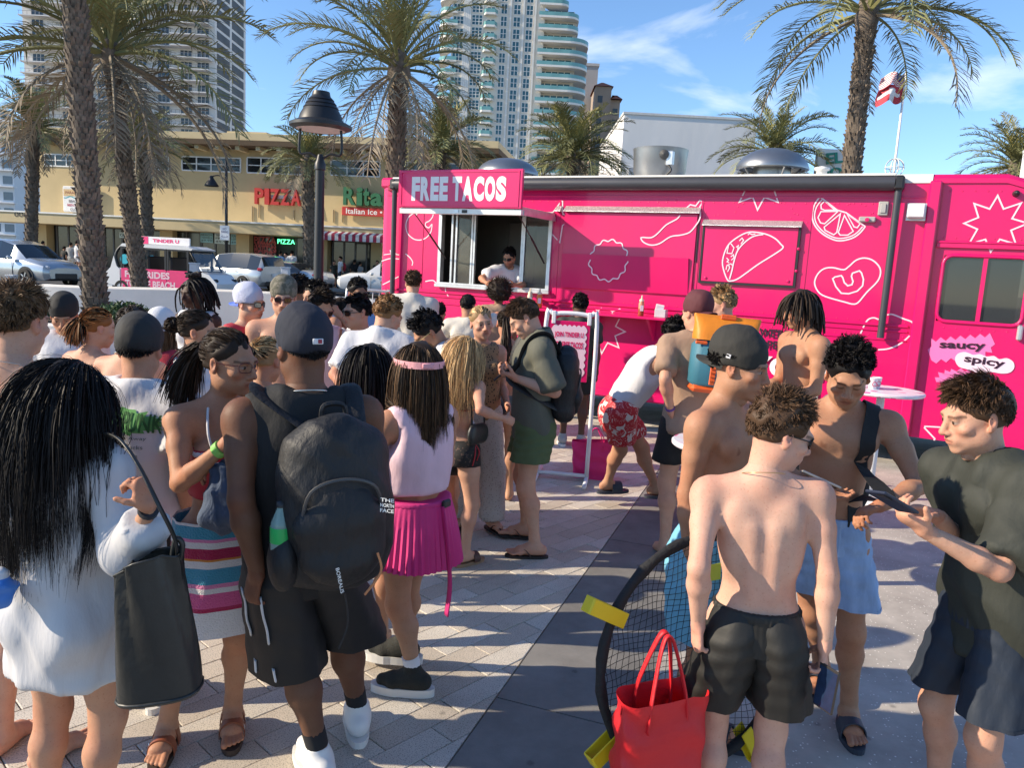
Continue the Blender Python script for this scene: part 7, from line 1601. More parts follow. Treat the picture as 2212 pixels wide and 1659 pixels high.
def shades(P, k, root, m_lens, m_fr, style='wayfarer', pos='eyes'):
 q = MB(); ln = MB(); dz = 0 if pos == 'eyes' else .085; dy = 0 if pos == 'eyes' else .045
 for s in (1, -1):
  pts = [(s * (.031 + .0235 * math.copysign(abs(math.cos(a)) ** .6, math.cos(a))), .001 + .0185 * math.copysign(abs(math.sin(a)) ** .7, math.sin(a))) for a in np.linspace(0, 2 * math.pi, 17)[:-1]]
  f = lambda x, z: (x, -.104 + dy + abs(x) ** 2 * 7.5, z + .003 + dz)
  q.tube([f(*p) for p in pts], .0028 if style != 'thin' else .0014, 5, closed=True)
  if m_lens is not None: V = [f(*p) for p in pts]; ln.add(V + [tuple(np.array(v) + A3(0, .002, 0)) for v in V], [tuple(range(16)), tuple(range(16, 32))[::-1]])
  q.tube([f(s * .056, .008), (s * .074, -.06 + dy, .010 + dz), (s * .081, .01 + dy, .006 + dz)], .0026 if style != 'thin' else .0015, 5)
 q.tube([(-.009, -.106 + dy, .006 + dz), (0, -.108 + dy, .008 + dz), (.009, -.106 + dy, .006 + dz)], .0026 if style != 'thin' else .0015, 5)
 o = head_obj(k, root, 'glasses' if m_lens is None else 'sunglasses', q, m_fr)
 if m_lens is not None: head_obj(k, root, 'lens', ln, m_lens, parent=o)
 return o
def strap_loop(root, name, pts, m, r=.016, flat=.22, n=8, parent=None):
 q = MB(); q.tube(spline([tuple(p) for p in pts], 6), r, n, flat=flat); return q.build(name, m, parent or root, True, angle=60)
def sole(k, s, root, m, th=.022, wide=.0, l=.0, name='sole', z0=0.0):
 S = k.S; M = rotz(k.fy[s]); an = k.an[s]; B = A3(an[0], an[1], an[2] - .075 * S); pts = []
 for i in range(28):
  a = 2 * math.pi * i / 28; y = -.055 + (.145 + l) * math.sin(a - math.pi / 2) * -1 * -1; w_ = (.044 if y < -.06 else .037) + wide
  pts.append(((w_ * math.copysign(abs(math.cos(a - math.pi / 2)) ** .75, math.cos(a - math.pi / 2)) * 1.0) * S, y * S))
 q = MB(); q.prism(pts, lambda a, b, c: tuple(B + M @ A3(a, b, 0) + A3(0, 0, c + z0)), th); return q.build(name, m, root, False)
def foot_pt(k, s, x, y, z): S = k.S; an = k.an[s]; return A3(an[0], an[1], an[2] - .075 * S) + rotz(k.fy[s]) @ (A3(x, y, z) * S)
def lift(k, dz):
 for s in (1, -1): k.an[s] = k.an[s] + A3(0, 0, dz)
def footwear(P, k, root, kind, lod):
 m_rub = mat('black_rubber', (.02, .017, .016), .7, var=.2, vs=20)
 for s in (1, -1):
  f = lambda x, y, z: foot_pt(k, s, x, y, z)
  if kind == 'flip':
   so = sole(k, s, root, m_rub, .018, name='flip_flop', z0=-.02); q = MB(); q.tube(spline([tuple(f(-.045, -.03, .0)), tuple(f(-.03, -.07, .045)), tuple(f(-s * .012, -.125, .032)), tuple(f(-s * .012, -.135, .0))], 5), .0095, 6, flat=.35); q.tube(spline([tuple(f(.045, -.03, .0)), tuple(f(.03, -.07, .045)), tuple(f(-s * .012, -.125, .032))], 5), .0095, 6, flat=.35); q.build('thong_strap', mat('strap_brown', (.045, .02, .016), .6), so, True)
  elif kind in ('sandal', 'slide', 'woven'):
   m_s = {'sandal': mat('sandal_leather', (.23, .062, .025), .5, var=.15, vs=30), 'slide': mat('slide_navy', (.035, .042, .06), .65, var=.1), 'woven': mat('woven_brown', (.09, .04, .03), .6, var=.5, vs=120)}[kind]
   so = sole(k, s, root, {'sandal': mat('sole_brown', (.05, .03, .02), .8), 'slide': m_s, 'woven': mat('sole_tan', (.3, .18, .1), .7)}[kind], .024, name=kind + '_sole', z0=-.026, wide=.003 if kind != 'slide' else .008)
   for (y, zz, wd) in (((-.085, .066, .02), (-.02, .088, .018)) if kind == 'sandal' else ((-.075, .072, .045),) if kind == 'slide' else ((-.09, .06, .03),)):
    q = MB(); rows = []
    for a in np.linspace(-.15, math.pi + .15, 13):
     x = .049 * math.cos(a); z = max(-.01, (zz - .0) * math.sin(a) ** .8 if math.sin(a) > 0 else -.01); rows.append([tuple(f(x, y - wd, z * .93)), tuple(f(x, y + wd, z)), tuple(f(x * 1.07, y + wd, z + .006)), tuple(f(x * 1.07, y - wd, z * .93 + .006))])
    q.loft(rows, True, True); q.build('strap', m_s, so, True, angle=50)
    if kind == 'sandal': q = MB(); q.box(tuple(f(s * .047, y, .03)), (.006, .022, .018), None, .002); q.build('buckle', m_alu2, so)
  elif kind in ('sneaker', 'sock_sneaker', 'white_sneaker', 'grey_sneaker'):
   up = {'sneaker': mat('shoe_black', (.02, .02, .02), .7), 'sock_sneaker': mat('knit_black', (.022, .022, .018), .85, bump=.5, bs=200), 'white_sneaker': mat('leather_white', (.72, .71, .69), .5, var=.06), 'grey_sneaker': mat('shoe_grey', (.35, .34, .32), .7, var=.2)}[kind]
   pr_ = foot(k, s, False, .010) + [RC(k.an[s] + A3(0, 0, -.01), k.an[s] + (k.kn[s] - k.an[s]) * (.13 if kind != 'sock_sneaker' else .16), .042 * k.S, .042 * k.S, .02, None, [(k.an[s] + (k.kn[s] - k.an[s]) * (.10 if kind != 'sock_sneaker' else .15), A3(0, 0, 1))]), RC(f(0, -.11, .03), f(0, -.16, .026), .036 * k.S, .03 * k.S, .02)]
   V, F = sdf_mesh(pr_, (.007, .011, .025)[lod]); so = to_obj('shoe', V, F, up, root)
   ss = sole(k, s, root, mat('sole_white', (.68, .67, .64), .6, var=.06), .038 if kind == 'sock_sneaker' else .028, .012, .016, z0=-.03); ss.parent = so
   if kind == 'sock_sneaker' and lod == 0:
    t = 'BALENCIAGA'; tx = obj('lettering', text_mesh('t', t, .20 * k.S, .024, .02), so, m_black); p = f(-s * .0 + .058, -.05, -.010); p2 = f(-.058, -.05, -.010)
    tx.location = tuple(p2); tx.rotation_euler = (R(90), 0, k.fy[s] - R(90))
   if kind in ('sock_sneaker', 'white_sneaker'):
    q = MB(); a0 = k.an[s] + (k.kn[s] - k.an[s]) * .09; a1 = k.an[s] + (k.kn[s] - k.an[s]) * .26; q.tube([tuple(a0), tuple(a1)], [.0405 * k.S, .0425 * k.S], 16); q.build('sock', mat('sock_white', (.72, .7, .72), .9) if kind == 'sock_sneaker' else mat('sock_black', (.015, .015, .017), .9), root, True, angle=40)
# ------------------------------------------------------------------ one person
COUNT = [0]
def person(P, dress=None):
 lod = P.get('lod', 1); COUNT[0] += 1; P.setdefault('seed', COUNT[0]); po = P.setdefault('pose', {})
 if 'top' in P:      # (u, v, depth) of the top of the head: scale and stand the figure so that its head is there
  u, v, Yh = P['top']; tp = at(u, v, Yh); P['h'] = P.get('h0', tp[2]); ht = P.get('ht', .022); Rz = rotz(R(P['yaw']))
  for _ in range(4):
   k = skeleton(P); zt = k.hc[2] + .118 * k.hs + ht
   if 'h0' not in P: P['h'] *= (tp[2] - P.get('z', 0)) / zt
  if P.get('zfix'): P['z'] = tp[2] - zt
  c = Rz @ k.hc; P['x'], P['y'] = tp[0] - c[0], Yh - c[1]
 Rz = rotz(R(P['yaw'])); S_ = P['h'] / 1.755
 def w2l(p): return tuple((Rz.T @ (A3(*p) - A3(P['x'], P['y'], P.get('z', 0)))) / S_)
 for key in ('L', 'R'):
  if key + 'w' in po: po[key] = w2l(at(*po[key + 'w']))
  hh = po.get(key + 'h')
  if hh and not hh.get('done'):
   for q in ('d', 'n'):
    if q in hh: hh[q] = tuple(Rz.T @ A3(*hh[q]))
   hh['done'] = 1
  if key + 'Fw' in po: g = w2l(gp(*po[key + 'Fw'])); po[key + 'F'] = (g[0], g[1], 0)
 k = skeleton(P)
 root = thing('person', P['label'], 'person', (P['x'], P['y'], P.get('z', 0.0)), R(P['yaw']), P.get('group', 'people in the crowd'))
 shoe = P.get('shoes')
 if shoe in ('flip', 'sandal', 'slide', 'woven', 'sneaker', 'sock_sneaker', 'white_sneaker', 'grey_sneaker'):
  lift(k, .026 if shoe in ('sandal', 'slide', 'woven') else .02 if shoe == 'flip' else .03)
  for s in (1, -1): pass
 h = (.0135, .024, .035)[lod]
 pr = torso(k)
 for s in (1, -1): pr += leg(k, s) + arm(k, s)
 if lod < 2:
  for s in (1, -1): pr += foot(k, s, False if (lod or shoe in ('sneaker', 'sock_sneaker', 'white_sneaker', 'grey_sneaker')) else False)
 else:
  for s in (1, -1): pr += foot(k, s, False); pr += [RC(k.wr[s], k.wr[s] + nrm(k.wr[s] - k.el[s]) * .15, .028, .02, .02)]
 nr = (.047 if k.fem else .058) * k.S * (.7 + .3 * k.b); pr.append(RC(k.neck + k.Rc @ A3(0, .006, -.05) * k.S, k.hc + k.Rh @ A3(0, .018, -.05) * k.hs, nr, nr * .95, .035))
 V, F = sdf_mesh(pr, h); sk = np.array(SKIN[P['skin']]); C_ = np.tile(sk.astype(np.float32), (len(V), 1))
 # redder joints, a little darker at the lower legs
 for c in [k.kn[1], k.kn[-1], k.el[1], k.el[-1], *( [k.sh[1] + A3(0, 0, .03), k.sh[-1] + A3(0, 0, .03)] )]:
  m = .35 * np.exp(-((V - c) ** 2).sum(1) / (.07 ** 2)); C_ = C_ * (1 - m[:, None]) + (sk * np.array([1.05, .80, .74])) * m[:, None]
 if not k.fem and lod == 0:
  for s in (1, -1): c = k.C(s * .078, -.115, .265); m = (((V - c) ** 2).sum(1) < .017 ** 2) * .7; C_ = C_ * (1 - m[:, None]) + sk * np.array([.55, .42, .4]) * m[:, None]
 Vs, Fs, Cs = [V], [F], [C_]; off = len(V)
 def addm(V2, F2, C2):
  nonlocal off
  Vs.append(V2.astype(np.float32)); Fs.append(F2 + off); Cs.append(C2.astype(np.float32)); off += len(V2)
 if lod < 2:
  for s in (1, -1):
   if P.get('hands', True): V2, F2 = sdf_mesh(hand(k, s), (.0058, .0095)[lod]); addm(V2, F2, np.tile(sk * np.array([1.03, .92, .9]), (len(V2), 1)))
   if lod == 0 and shoe in ('flip', 'sandal', 'slide', 'woven', None) and P.get('toes', True): V2, F2 = sdf_mesh(foot(k, s, True), .0042); addm(V2, F2, np.tile(sk * np.array([1.03, .93, .9]), (len(V2), 1)))
 V2, F2 = sdf_mesh(head_prims(k, P), (.0047, .0082, .018)[lod], clip=(A3(-.14, -.15, -.26), A3(.14, .17, .16))); C2 = face_colors(V2, sk, P); V2 = k.hc + (V2 * k.hs) @ k.Rh.T; addm(V2, F2, C2)
 body = to_obj('body', np.concatenate(Vs), np.concatenate(Fs), m_skin, root, np.concatenate(Cs))
 make_hair(P, k, root, lod)
 if shoe: footwear(P, k, root, shoe, lod)
 k.lod = lod; k.ch = (.0135, .024, .035)[lod]; k.root = root; k.P = P
 if dress: dress(k, root)
 return k, root
def hugstrap(k, pts, w_, m, t, base, name='strap', th=.004):
 P = spline(hug(k, pts, .006), 4); rows = []
 for i, p in enumerate(P):
  p = np.array(p); tg = nrm(np.array(P[min(i + 1, len(P) - 1)]) - np.array(P[max(i - 1, 0)])); l = k.Rc.T @ (p - k.waist) / k.S; n = nrm(p - k.C(l[0] * .55, 0, min(l[2], .30))); s = nrm(np.cross(tg, n)); n = np.cross(s, tg)
  rows.append([tuple(p - s * w_ - base), tuple(p + s * w_ - base), tuple(p + s * w_ + n * th - base), tuple(p - s * w_ + n * th - base)])
 q = MB(); q.loft(rows, True, True); return q.build(name, m, t, True, angle=50)
def hug(k, pts, off=.008):
 """press a list of local points onto the wearer's surface (body or top), measured from the torso axis"""
 if not hasattr(k, 'bvh'):
  V = []; F = []; n0 = 0
  for ob in k.root.children:
   if ob.type == 'MESH' and ob.name.split('.')[0] in ('body', 'tshirt', 'shirt', 'tank_top', 'crop_top', 'cover_up'):
    V += [v.co.copy() for v in ob.data.vertices]; F += [[i + n0 for i in p.vertices] for p in ob.data.polygons]; n0 = len(V)
  k.bvh = BVHTree.FromPolygons(V, F)
 out = []
 for p in pts:
  p = np.asarray(p, float); l = k.Rc.T @ (p - k.waist) / k.S; ax = k.C(l[0] * .55, .0, min(l[2], .30)); d = nrm(p - ax); h_ = k.bvh.ray_cast(Vector(ax + d * .6), Vector(-d), .75)
  out.append(tuple(np.array(h_[0]) + d * off) if h_[0] is not None else tuple(p))
 return out
# ================================================================== CAST
from mathutils.bvhtree import BVHTree
def fab(name, rgb, rough=.85, var=.10, vs=5, bump=.45, bs=26, st=(1, 1, .45), **kw): return mat(name, rgb, rough, var=var, vs=vs, bump=bump, bs=bs, stretch=st, **kw)
f_white = fab('cotton_white', (.62, .615, .63)); f_cream = fab('cotton_cream', (.58, .54, .47)); f_black = fab('cloth_black', (.008, .008, .009), .8); f_navy = fab('cloth_navy', (.014, .022, .038), .7)
f_olive = fab('linen_olive', (.10, .10, .075), .85); f_green = fab('shorts_green', (.085, .115, .045), .8); f_sky = fab('shorts_sky', (.16, .42, .56), .8); f_denim = fab('terry_blue', (.30, .43, .66), .9, var=.3, vs=9); f_char = fab('tee_charcoal', (.027, .030, .023), .75)
f_pinkw = fab('top_pale_pink', (.72, .52, .60), .85); f_tan = fab('tee_tan', (.34, .22, .15), .9); f_blue = fab('shirt_blue', (.20, .34, .58), .85); f_red = fab('tank_red', (.42, .03, .05), .85); f_grey = fab('tee_grey', (.35, .34, .33), .9)
m_lensk = mat('lens_black', (.008, .008, .009), .06, var=0, spec=.8); m_lensb = mat('lens_mirror', (.16, .30, .40), .08, metal=.7, var=.3, vs=40); m_frk = mat('frame_black', (.012, .012, .012), .3, var=0); m_frr = mat('frame_red', (.11, .025, .03), .3, var=0)
m_chain = mat('chain_silver', (.6, .58, .52), .3, metal=.9, var=.1); m_gold = mat('chain_gold', (.6, .42, .18), .3, metal=.9, var=.1)
def necklace(k, r, m, rad=.0016, drop=.0, name='necklace'):
 S = k.S; c = k.neck + k.Rc @ A3(0, .0, .0) * S; pts = []
 for a in np.linspace(0, 2 * math.pi, 33)[:-1]:
  pts.append(tuple(c + k.Rc @ (A3(.074 * math.sin(a), .012 + .072 * math.cos(a), .012 + .022 * math.cos(a) - max(0, -math.cos(a)) * drop)) * S))
 q = MB(); q.tube(pts, rad, 5, closed=True); return q.build(name, m, r, True)
def std(k, r, top=None, bot=None):
 if top: top(k, r)
 if bot: bot(k, r)
def G(fn, m, name, wr=.010, freq=20, zf=.6, **kw):
 def f(k, r):
  if fn is shorts and k.lod == 0: return cloth_shorts(k, r, m, name=name, **kw)
  o, c = fn(k, **kw); return cloth(r, name, o, m, k.ch, c, wr * (1 if k.lod < 2 else 0), k.P['seed'] * 3 + len(name), freq, zf)
 return f
def D(*fs): return lambda k, r: [f(k, r) for f in fs]
def pleats(k, r, z0, z1, rx0, rx1, m, name, n=44, amp=.014, ry=.72, parts=14):
 S = k.S; rings = []; cnt = n * 4
 for j in range(parts + 1):
  t = j / parts; z = z0 + (z1 - z0) * t; rr_ = rx0 + (rx1 - rx0) * t ** .8; ring = []
  for i in range(cnt):
   a = 2 * math.pi * i / cnt; s = abs(((i / 4) % 1) - .5) * 2 - .5; w_ = rr_ + amp * s * (t * .9 + .1) + .006 * math.sin(a * 5 + t * 3) * t
   ring.append(tuple(k.G(w_ * math.cos(a), w_ * (ry + (1 - ry) * .35 * t) * math.sin(a) + .012, z)))
  rings.append(ring)
 q = MB(); q.loft(rings, True, False); return q.build(name, m, r, True, angle=40)
def wrap(k, r, z0, z1, rx0, rx1, m, name, ry=.78, fold=.006, seed=1, flap=True):
 S = k.S; rings = []; cnt = 72
 for j in range(25):
  t = j / 24; ring = []
  for i in range(cnt):
   a = 2 * math.pi * i / cnt; w_ = rx0 + (rx1 - rx0) * t + fold * math.sin(a * 7 + seed + t * 2) * (.4 + t) + fold * .5 * math.sin(a * 13 + t * 5)
   ring.append(tuple(k.G(w_ * math.cos(a), w_ * ry * math.sin(a) + .01, z0 + (z1 - z0) * t + .012 * math.sin(a * 2 + seed) * t)))
  rings.append(ring)
 q = MB(); q.loft(rings, True, False); return q.build(name, m, r, True, angle=60)
def decal_on(ob, me, x, z, m, side=1, rot=0.0, lift_=.005, name='print'):
 """lay flat lettering on a garment: the plane x,z is projected along y onto the cloth"""
 src = ob.data; bvh = BVHTree.FromPolygons([v.co.copy() for v in src.vertices], [list(p.vertices) for p in src.polygons])
 bm = bmesh.new(); bm.from_mesh(me); bmesh.ops.triangulate(bm, faces=bm.faces); bmesh.ops.subdivide_edges(bm, edges=[e for e in bm.edges if e.calc_length() > .02], cuts=2); 
 ca, sa = math.cos(rot), math.sin(rot)
 for v in bm.verts:
  px_, pz_ = v.co.x * ca - v.co.y * sa, v.co.x * sa + v.co.y * ca; X = x + px_ * (-1 if side > 0 else 1); Z = z + pz_
  h_ = bvh.ray_cast(Vector((X, side * 1.0, Z)), Vector((0, -side, 0))); y = h_[0].y if h_[0] is not None else side * .12
  v.co = Vector((X, y + side * lift_, Z))
 bm.to_mesh(me); bm.free(); me.update(); return obj(name, me, ob, m)
def stripe(ob, axis, d, w_, m, name='side_stripe'):
 bvh = BVHTree.FromPolygons([v.co.copy() for v in ob.data.vertices], [list(p.vertices) for p in ob.data.polygons]); P = []
 for p in axis:
  h_ = bvh.ray_cast(Vector(p + d * .5), Vector(-d)); P.append(tuple(np.array(h_[0]) + d * .001) if h_[0] is not None else tuple(p + d * .12))
 q = MB(); q.tube(P, w_, 6, flat=.25); return q.build(name, m, ob, True)
def worn(k, name, label, cat, base):
 P = k.P; Rz = rotz(R(P['yaw'])); w_ = Rz @ np.asarray(base) + A3(P['x'], P['y'], P.get('z', 0)); t = thing(name, label, cat, tuple(w_), R(P['yaw'])); return t, np.asarray(base)
def wbuild(mb, name, m, t, base, smooth=True, angle=45): mb.v = [tuple(np.array(v) - base) for v in mb.v]; return mb.build(name, m, t, smooth, angle=angle)
def wsdf(name, prims, h, m, t, base, cuts=(), wr=.004, freq=30, seed=2):
 V, F = sdf_mesh(prims, h, cuts); V = wrinkle(V, F, wr, seed, freq) if wr else V; return to_obj(name, V - base.astype(np.float32), F, m, t)
m_pack = fab('pack_nylon', (.008, .008, .0095), .6, bump=.6, bs=40)
def backpack(k, label, h=.52, w_=.31, d=.20, dx=0.0, dz=0.0, m=None, dy=0.0, tilt=0):
 S = k.S; m = m or m_pack; C = k.C; Rc = k.Rc @ roty(R(tilt)); base = C(dx, .13 + dy, .36 + dz - h / S); t, b = worn(k, 'backpack', label, 'backpack', base); c0 = C(dx, .125 + dy + d / 2 / S, .36 + dz - h / 2 / S)
 at_ = lambda x, y, z: c0 + Rc @ A3(x, y, z)
 pr = [EL(at_(0, 0, 0), (w_ / 2 * 1.02, d / 2 * 1.05, h / 2 * 1.02), Rc, .03)] + [RC(at_(sx * w_ * .30, -d * .12, -h * .33), at_(sx * w_ * .27, -d * .12, h * .30), .075, .07, .05) for sx in (-1, 1)]
 body = wsdf('main_bag', pr, (.012, .016, .03)[k.lod], m, t, b, wr=.012, freq=26)
 pr = [EL(at_(0, d * .38, -h * .12), (w_ * .40, d * .27, h * .30), Rc, .03)]; wsdf('front_pocket', pr, (.012, .016, .03)[k.lod], m, t, b, wr=.012, freq=30, seed=5)
 q = MB(); q.tube(spline([tuple(at_(-w_ * .38, d * .40, -h * .1)), tuple(at_(-w_ * .3, d * .52, h * .14)), tuple(at_(0, d * .58, h * .21)), tuple(at_(w_ * .3, d * .52, h * .14)), tuple(at_(w_ * .38, d * .40, -h * .1))], 6), .006, 6); wbuild(q, 'zip', mat('zip_dark', (.05, .05, .052), .4), t, b)
 q = MB(); q.tube(spline([tuple(at_(-.04, -d * .3, h * .48)), tuple(at_(-.03, -d * .3, h * .56)), tuple(at_(.03, -d * .3, h * .56)), tuple(at_(.04, -d * .3, h * .48))], 5), .009, 6); wbuild(q, 'top_handle', m, t, b)
 for s in (1, -1):
  a = k.sh[s]; q = MB(); top = at_(s * w_ * .25, -d * .4, h * .42); hp_ = [a + k.Rc @ A3(-s * .055, y_, z_) * S for y_, z_ in ((.05, .06), (.0, .08), (-.05, .06), (-.10, 0), (-.12, -.1), (-.11, -.2))]; hp_ = hug(k, hp_, .010) if k.lod < 2 else [tuple(q_) for q_ in hp_]; q.tube(spline([tuple(top)] + hp_ + [tuple(k.C(s * .17, .0, .06)), tuple(at_(s * w_ * .42, -d * .3, -h * .3))], 6), .03, 8, flat=.28); wbuild(q, 'shoulder_strap', m, t, b)
 return t, b, at_
def phone(label, world, yaw, pitch, roll=0, m=None):
 t = thing('phone', label, 'phone', tuple(world)); t.rotation_euler = Euler((pitch, roll, yaw)); q = MB(); q.box((0, 0, 0), (.074, .009, .15), None, .003); q.build('case', m or m_black, t, False); q = MB(); q.bb(-.033, .033, -.0052, -.0046, -.068, .068); q.build('screen', mat('phone_screen', (.015, .03, .07), .08, var=.3, vs=30, spec=.8), t)
 q = MB(); q.bb(-.028, .0, .0045, .0075, .03, .065, .002); q.build('camera_bump', m_frk, t); return t
def phone2(label, world, long_, face, m=None):
 t = phone(label, world, 0, 0, 0, m); z = nrm(long_); y = -nrm(face); y = nrm(y - z * (y @ z)); x = np.cross(y, z); t.rotation_euler = Matrix((x, y, z)).transposed().to_euler(); return t
def band(k, r, s, t, m, name='wristband', w_=.008, rad=.030):
 c = k.el[s] + (k.wr[s] - k.el[s]) * t; d = nrm(k.wr[s] - k.el[s]); q = MB(); q.tube([tuple(c - d * w_), tuple(c + d * w_)], rad * k.S, 14); return q.build(name, m, r, True, angle=40)
# ---------------------------------------------------------------- front row
def dr1(k, r): G(shorts, f_navy, 'shorts', length=.7)(k, r); necklace(k, r, m_chain)
person(dict(label='shirtless boy with wavy brown hair at the far left edge, back turned', top=(38, 610, 2.75), yaw=168, skin='fair', hair=dict(style='short', color='lbrown', len=.055, sides=.5, flow=(.2, -.3, -.1), mess=.07, tip='brown', dens=1.8, curl=.005, freq=6), lod=0, head=dict(yaw=4, pitch=8), pose=dict(Lp=(.5, .6, 0))), dr1)
def dr2(k, r):
 G(shirt, fab('gauze_white', (.52, .515, .525), .9, bump=.16, bs=60, st=(1.4, 1.4, .35)), 'cover_up', wr=.018, freq=19, zf=.4, sleeve=1.72, loose=.024, hem=-.26, slv_r=.028, hemflare=.015)(k, r)
 # bucket bag
 w0 = at(322, 1345, 2.04); P = k.P
 t = thing('bucket_bag', 'large black leather bucket bag hanging from the long haired woman', 'bag', (w0[0] + .03, w0[1], at(330, 1495, 2.04)[2])); t.rotation_euler = (0, R(-6), R(12)); hb = .40; rings = []
 for j in range(15):
  s = j / 14; ring = []
  for i in range(36):
   a = 2 * math.pi * i / 36; rx = .112 - .030 * s ** 1.5; ry = .075 - .012 * s; ca, sa = math.cos(a), math.sin(a); fo = .010 * s * math.sin(a * 5 + s * 4) + .006 * math.sin(a * 9 + s * 7) * s; ring.append(((rx + fo) * math.copysign(abs(ca) ** .7, ca) + .02 * s, (ry + fo) * math.copysign(abs(sa) ** .7, sa), hb * s + .02 * s * math.cos(a * 1 + .4) - .012 * math.cos(2 * a) * s))
  rings.append(ring)
 q = MB(); q.loft(rings, True, False); q.add(rings[0], [tuple(range(36))[::-1]]); ml = mat('black_leather', (.018, .019, .018), .42, var=.15, vs=7, bump=.2, bs=30); q.build('bag_body', ml, t, True, angle=60)
 q = MB(); q.tube([(p[0], p[1], p[2] + .008) for p in rings[0]][::2], .006, 6, closed=True); q.build('bottom_seam', ml, t, True)
 q = MB(); q.tube([p for p in rings[-1]][::2], .004, 6, closed=True); q.build('rim', ml, t, True)
 L0 = np.array(t.location); ML = np.array(Euler(t.rotation_euler).to_matrix().inverted()); wp = lambda u, v, Y: tuple(ML @ (at(u, v, Y) - L0))
 q = MB(); q.tube(spline([(.09, 0, hb * .96), wp(378, 1165, 2.04), wp(342, 1090, 2.0), wp(302, 1010, 2.04), wp(264, 955, 2.1), wp(228, 938, 2.2), wp(200, 948, 2.32)], 6), .011, 8, flat=.4); q.build('strap', ml, t, True)
 q = MB(); q.tube(spline([(.09, 0, hb * .93), (.108, 0, hb + .03), (.092, 0, hb + .05), (.075, 0, hb * .97)], 5), .008, 6); q.build('knot', ml, t, True)
 band(k, r, -1, .97, m_black, 'hair_tie')
person(dict(label='woman with long black wavy hair in a white gauze cover-up, back turned', top=(158, 772, 2.32), yaw=172, sex='f', skin='tan', build=1.05, hair=dict(style='long', color='black', len=.58, back=True, curl=.007, freq=13, flow=(0, .7, -.2), dens=2.6, var=.35, mess=.03, coll=.012), lod=0, head=dict(yaw=-22, pitch=14), pose=dict(Rw=(322, 1100, 2.06), Rp=(-.8, .5, -1), Rh=dict(d=(-.25, .0, .8), n=(-.9, .2, 0), curl=62, thumb=45), Lw=(-10, 1230, 2.45))), dr2)
def dr3(k, r):
 o = G(shirt, f_white, 'tshirt', wr=.014, sleeve=.75, loose=.024, hem=-.16, slv_r=.03)(k, r); G(shorts, f_black, 'shorts', length=.62)(k, r)
 q = MB(); rr_ = random.Random(3); pts = []
 for i in range(44): a = 2 * math.pi * i / 44; f = 1.0 if i % 2 else .78; pts.append((.19 * f * math.cos(a), .052 * (f + rr_.uniform(-.1, .1)) * math.sin(a)))
 q.add([(a, b, 0) for a, b in pts], [tuple(range(44))]); decal_on(o, q.mesh('p'), 0, k.C(0, 0, .305)[2], mat('print_green', (.12, .36, .10), .8), 1, R(-4), .004)
 decal_on(o, text_mesh('t', 'CYBERPUNK', .33, .075, .02), 0, k.C(0, 0, .305)[2], mat('print_dkgreen', (.03, .12, .03), .8), 1, R(-4), .007)
 for i, s in enumerate(('Light Years Away', 'the Razorbacks', 'to Paradise', 'Road', 'Age', 'Love Slave', 'Lives', 'a', 'news', 'Landfield?', 'we re')): decal_on(o, text_mesh('t', s, .012 * len(s), .016, .0), -.01, k.C(0, 0, .235 - i * .036)[2], m_ink, 1, R(-2), .005)
 cap(k.P, k, r, fab('cap_black', (.018, .018, .018), .8), back=False, lod=0); necklace(k, r, m_chain)
person(dict(label='man in a white printed t-shirt and black cap, back turned', top=(302, 685, 3.15), ht=.018, yaw=176, skin='tan', hair=dict(style='buzz', color='black', cap=True, capel=10, len=.02, dens=2), lod=0, head=dict(yaw=12, pitch=6), pose=dict(Lw=(200, 1100, 3.1), Rw=(408, 1110, 3.1)), shoes='sneaker'), dr3)
m_towel = ramp_mat('striped_towel', 'Z', [(0, (.7, .68, .7)), (.635, (.42, .02, .09)), (.65, (.62, .10, .28)), (.705, (.7, .68, .7)), (.725, (.66, .22, .42)), (.74, (.05, .27, .42)), (.80, (.7, .68, .7)), (.825, (.6, .24, .04)), (.835, (.36, .01, .07)), (.875, (.7, .68, .7)), (.895, (.66, .22, .42)), (.91, (.05, .27, .42)), (.955, (.7, .68, .7)), (.975, (.38, .012, .05))], .95, bump=.7, bs=160, sheen=.3)
def dr4(k, r):
 o, c = tank(k, .007, .05, .09, .12); S = k.S
 b1 = cloth(r, 'swim_top', torso(k, .006, False), mat('swim_red', (.40, .015, .035), .6), k.ch, cut_band(k, .05, .265, 'C'), .003, 4)
 q = cloth(r, 'swim_band', torso(k, .0085, False), f_white, k.ch, cut_band(k, .235, .262, 'C'), 0, 4); q.parent = b1
 for s in (1, -1): q = MB(); q.tube(spline([tuple(k.C(s * .06, -.135, .255)), tuple(k.C(s * .075, -.118, .33)), tuple(k.C(s * .062, -.045, .405)), tuple(k.C(s * .035, .05, .43)), tuple(k.C(0, .065, .425))], 6), .005, 6); q.build('halter_string', f_white, b1, True)
 wrap(k, r, .075, -.365, .182, .222, m_towel, 'towel_skirt', seed=2)
 q = MB(); cor = k.G(.16, -.155, -.31); q.add([tuple(cor), tuple(cor + A3(.14, -.01, .06)), tuple(cor + A3(.02, -.02, -.10))], [(0, 1, 2)]); q.build('towel_corner', f_white, r)
 shades(k.P, k, r, None, m_frr, 'thin'); band(k, r, -1, .93, mat('band_green', (.25, .6, .12), .5), 'wristband', .013)
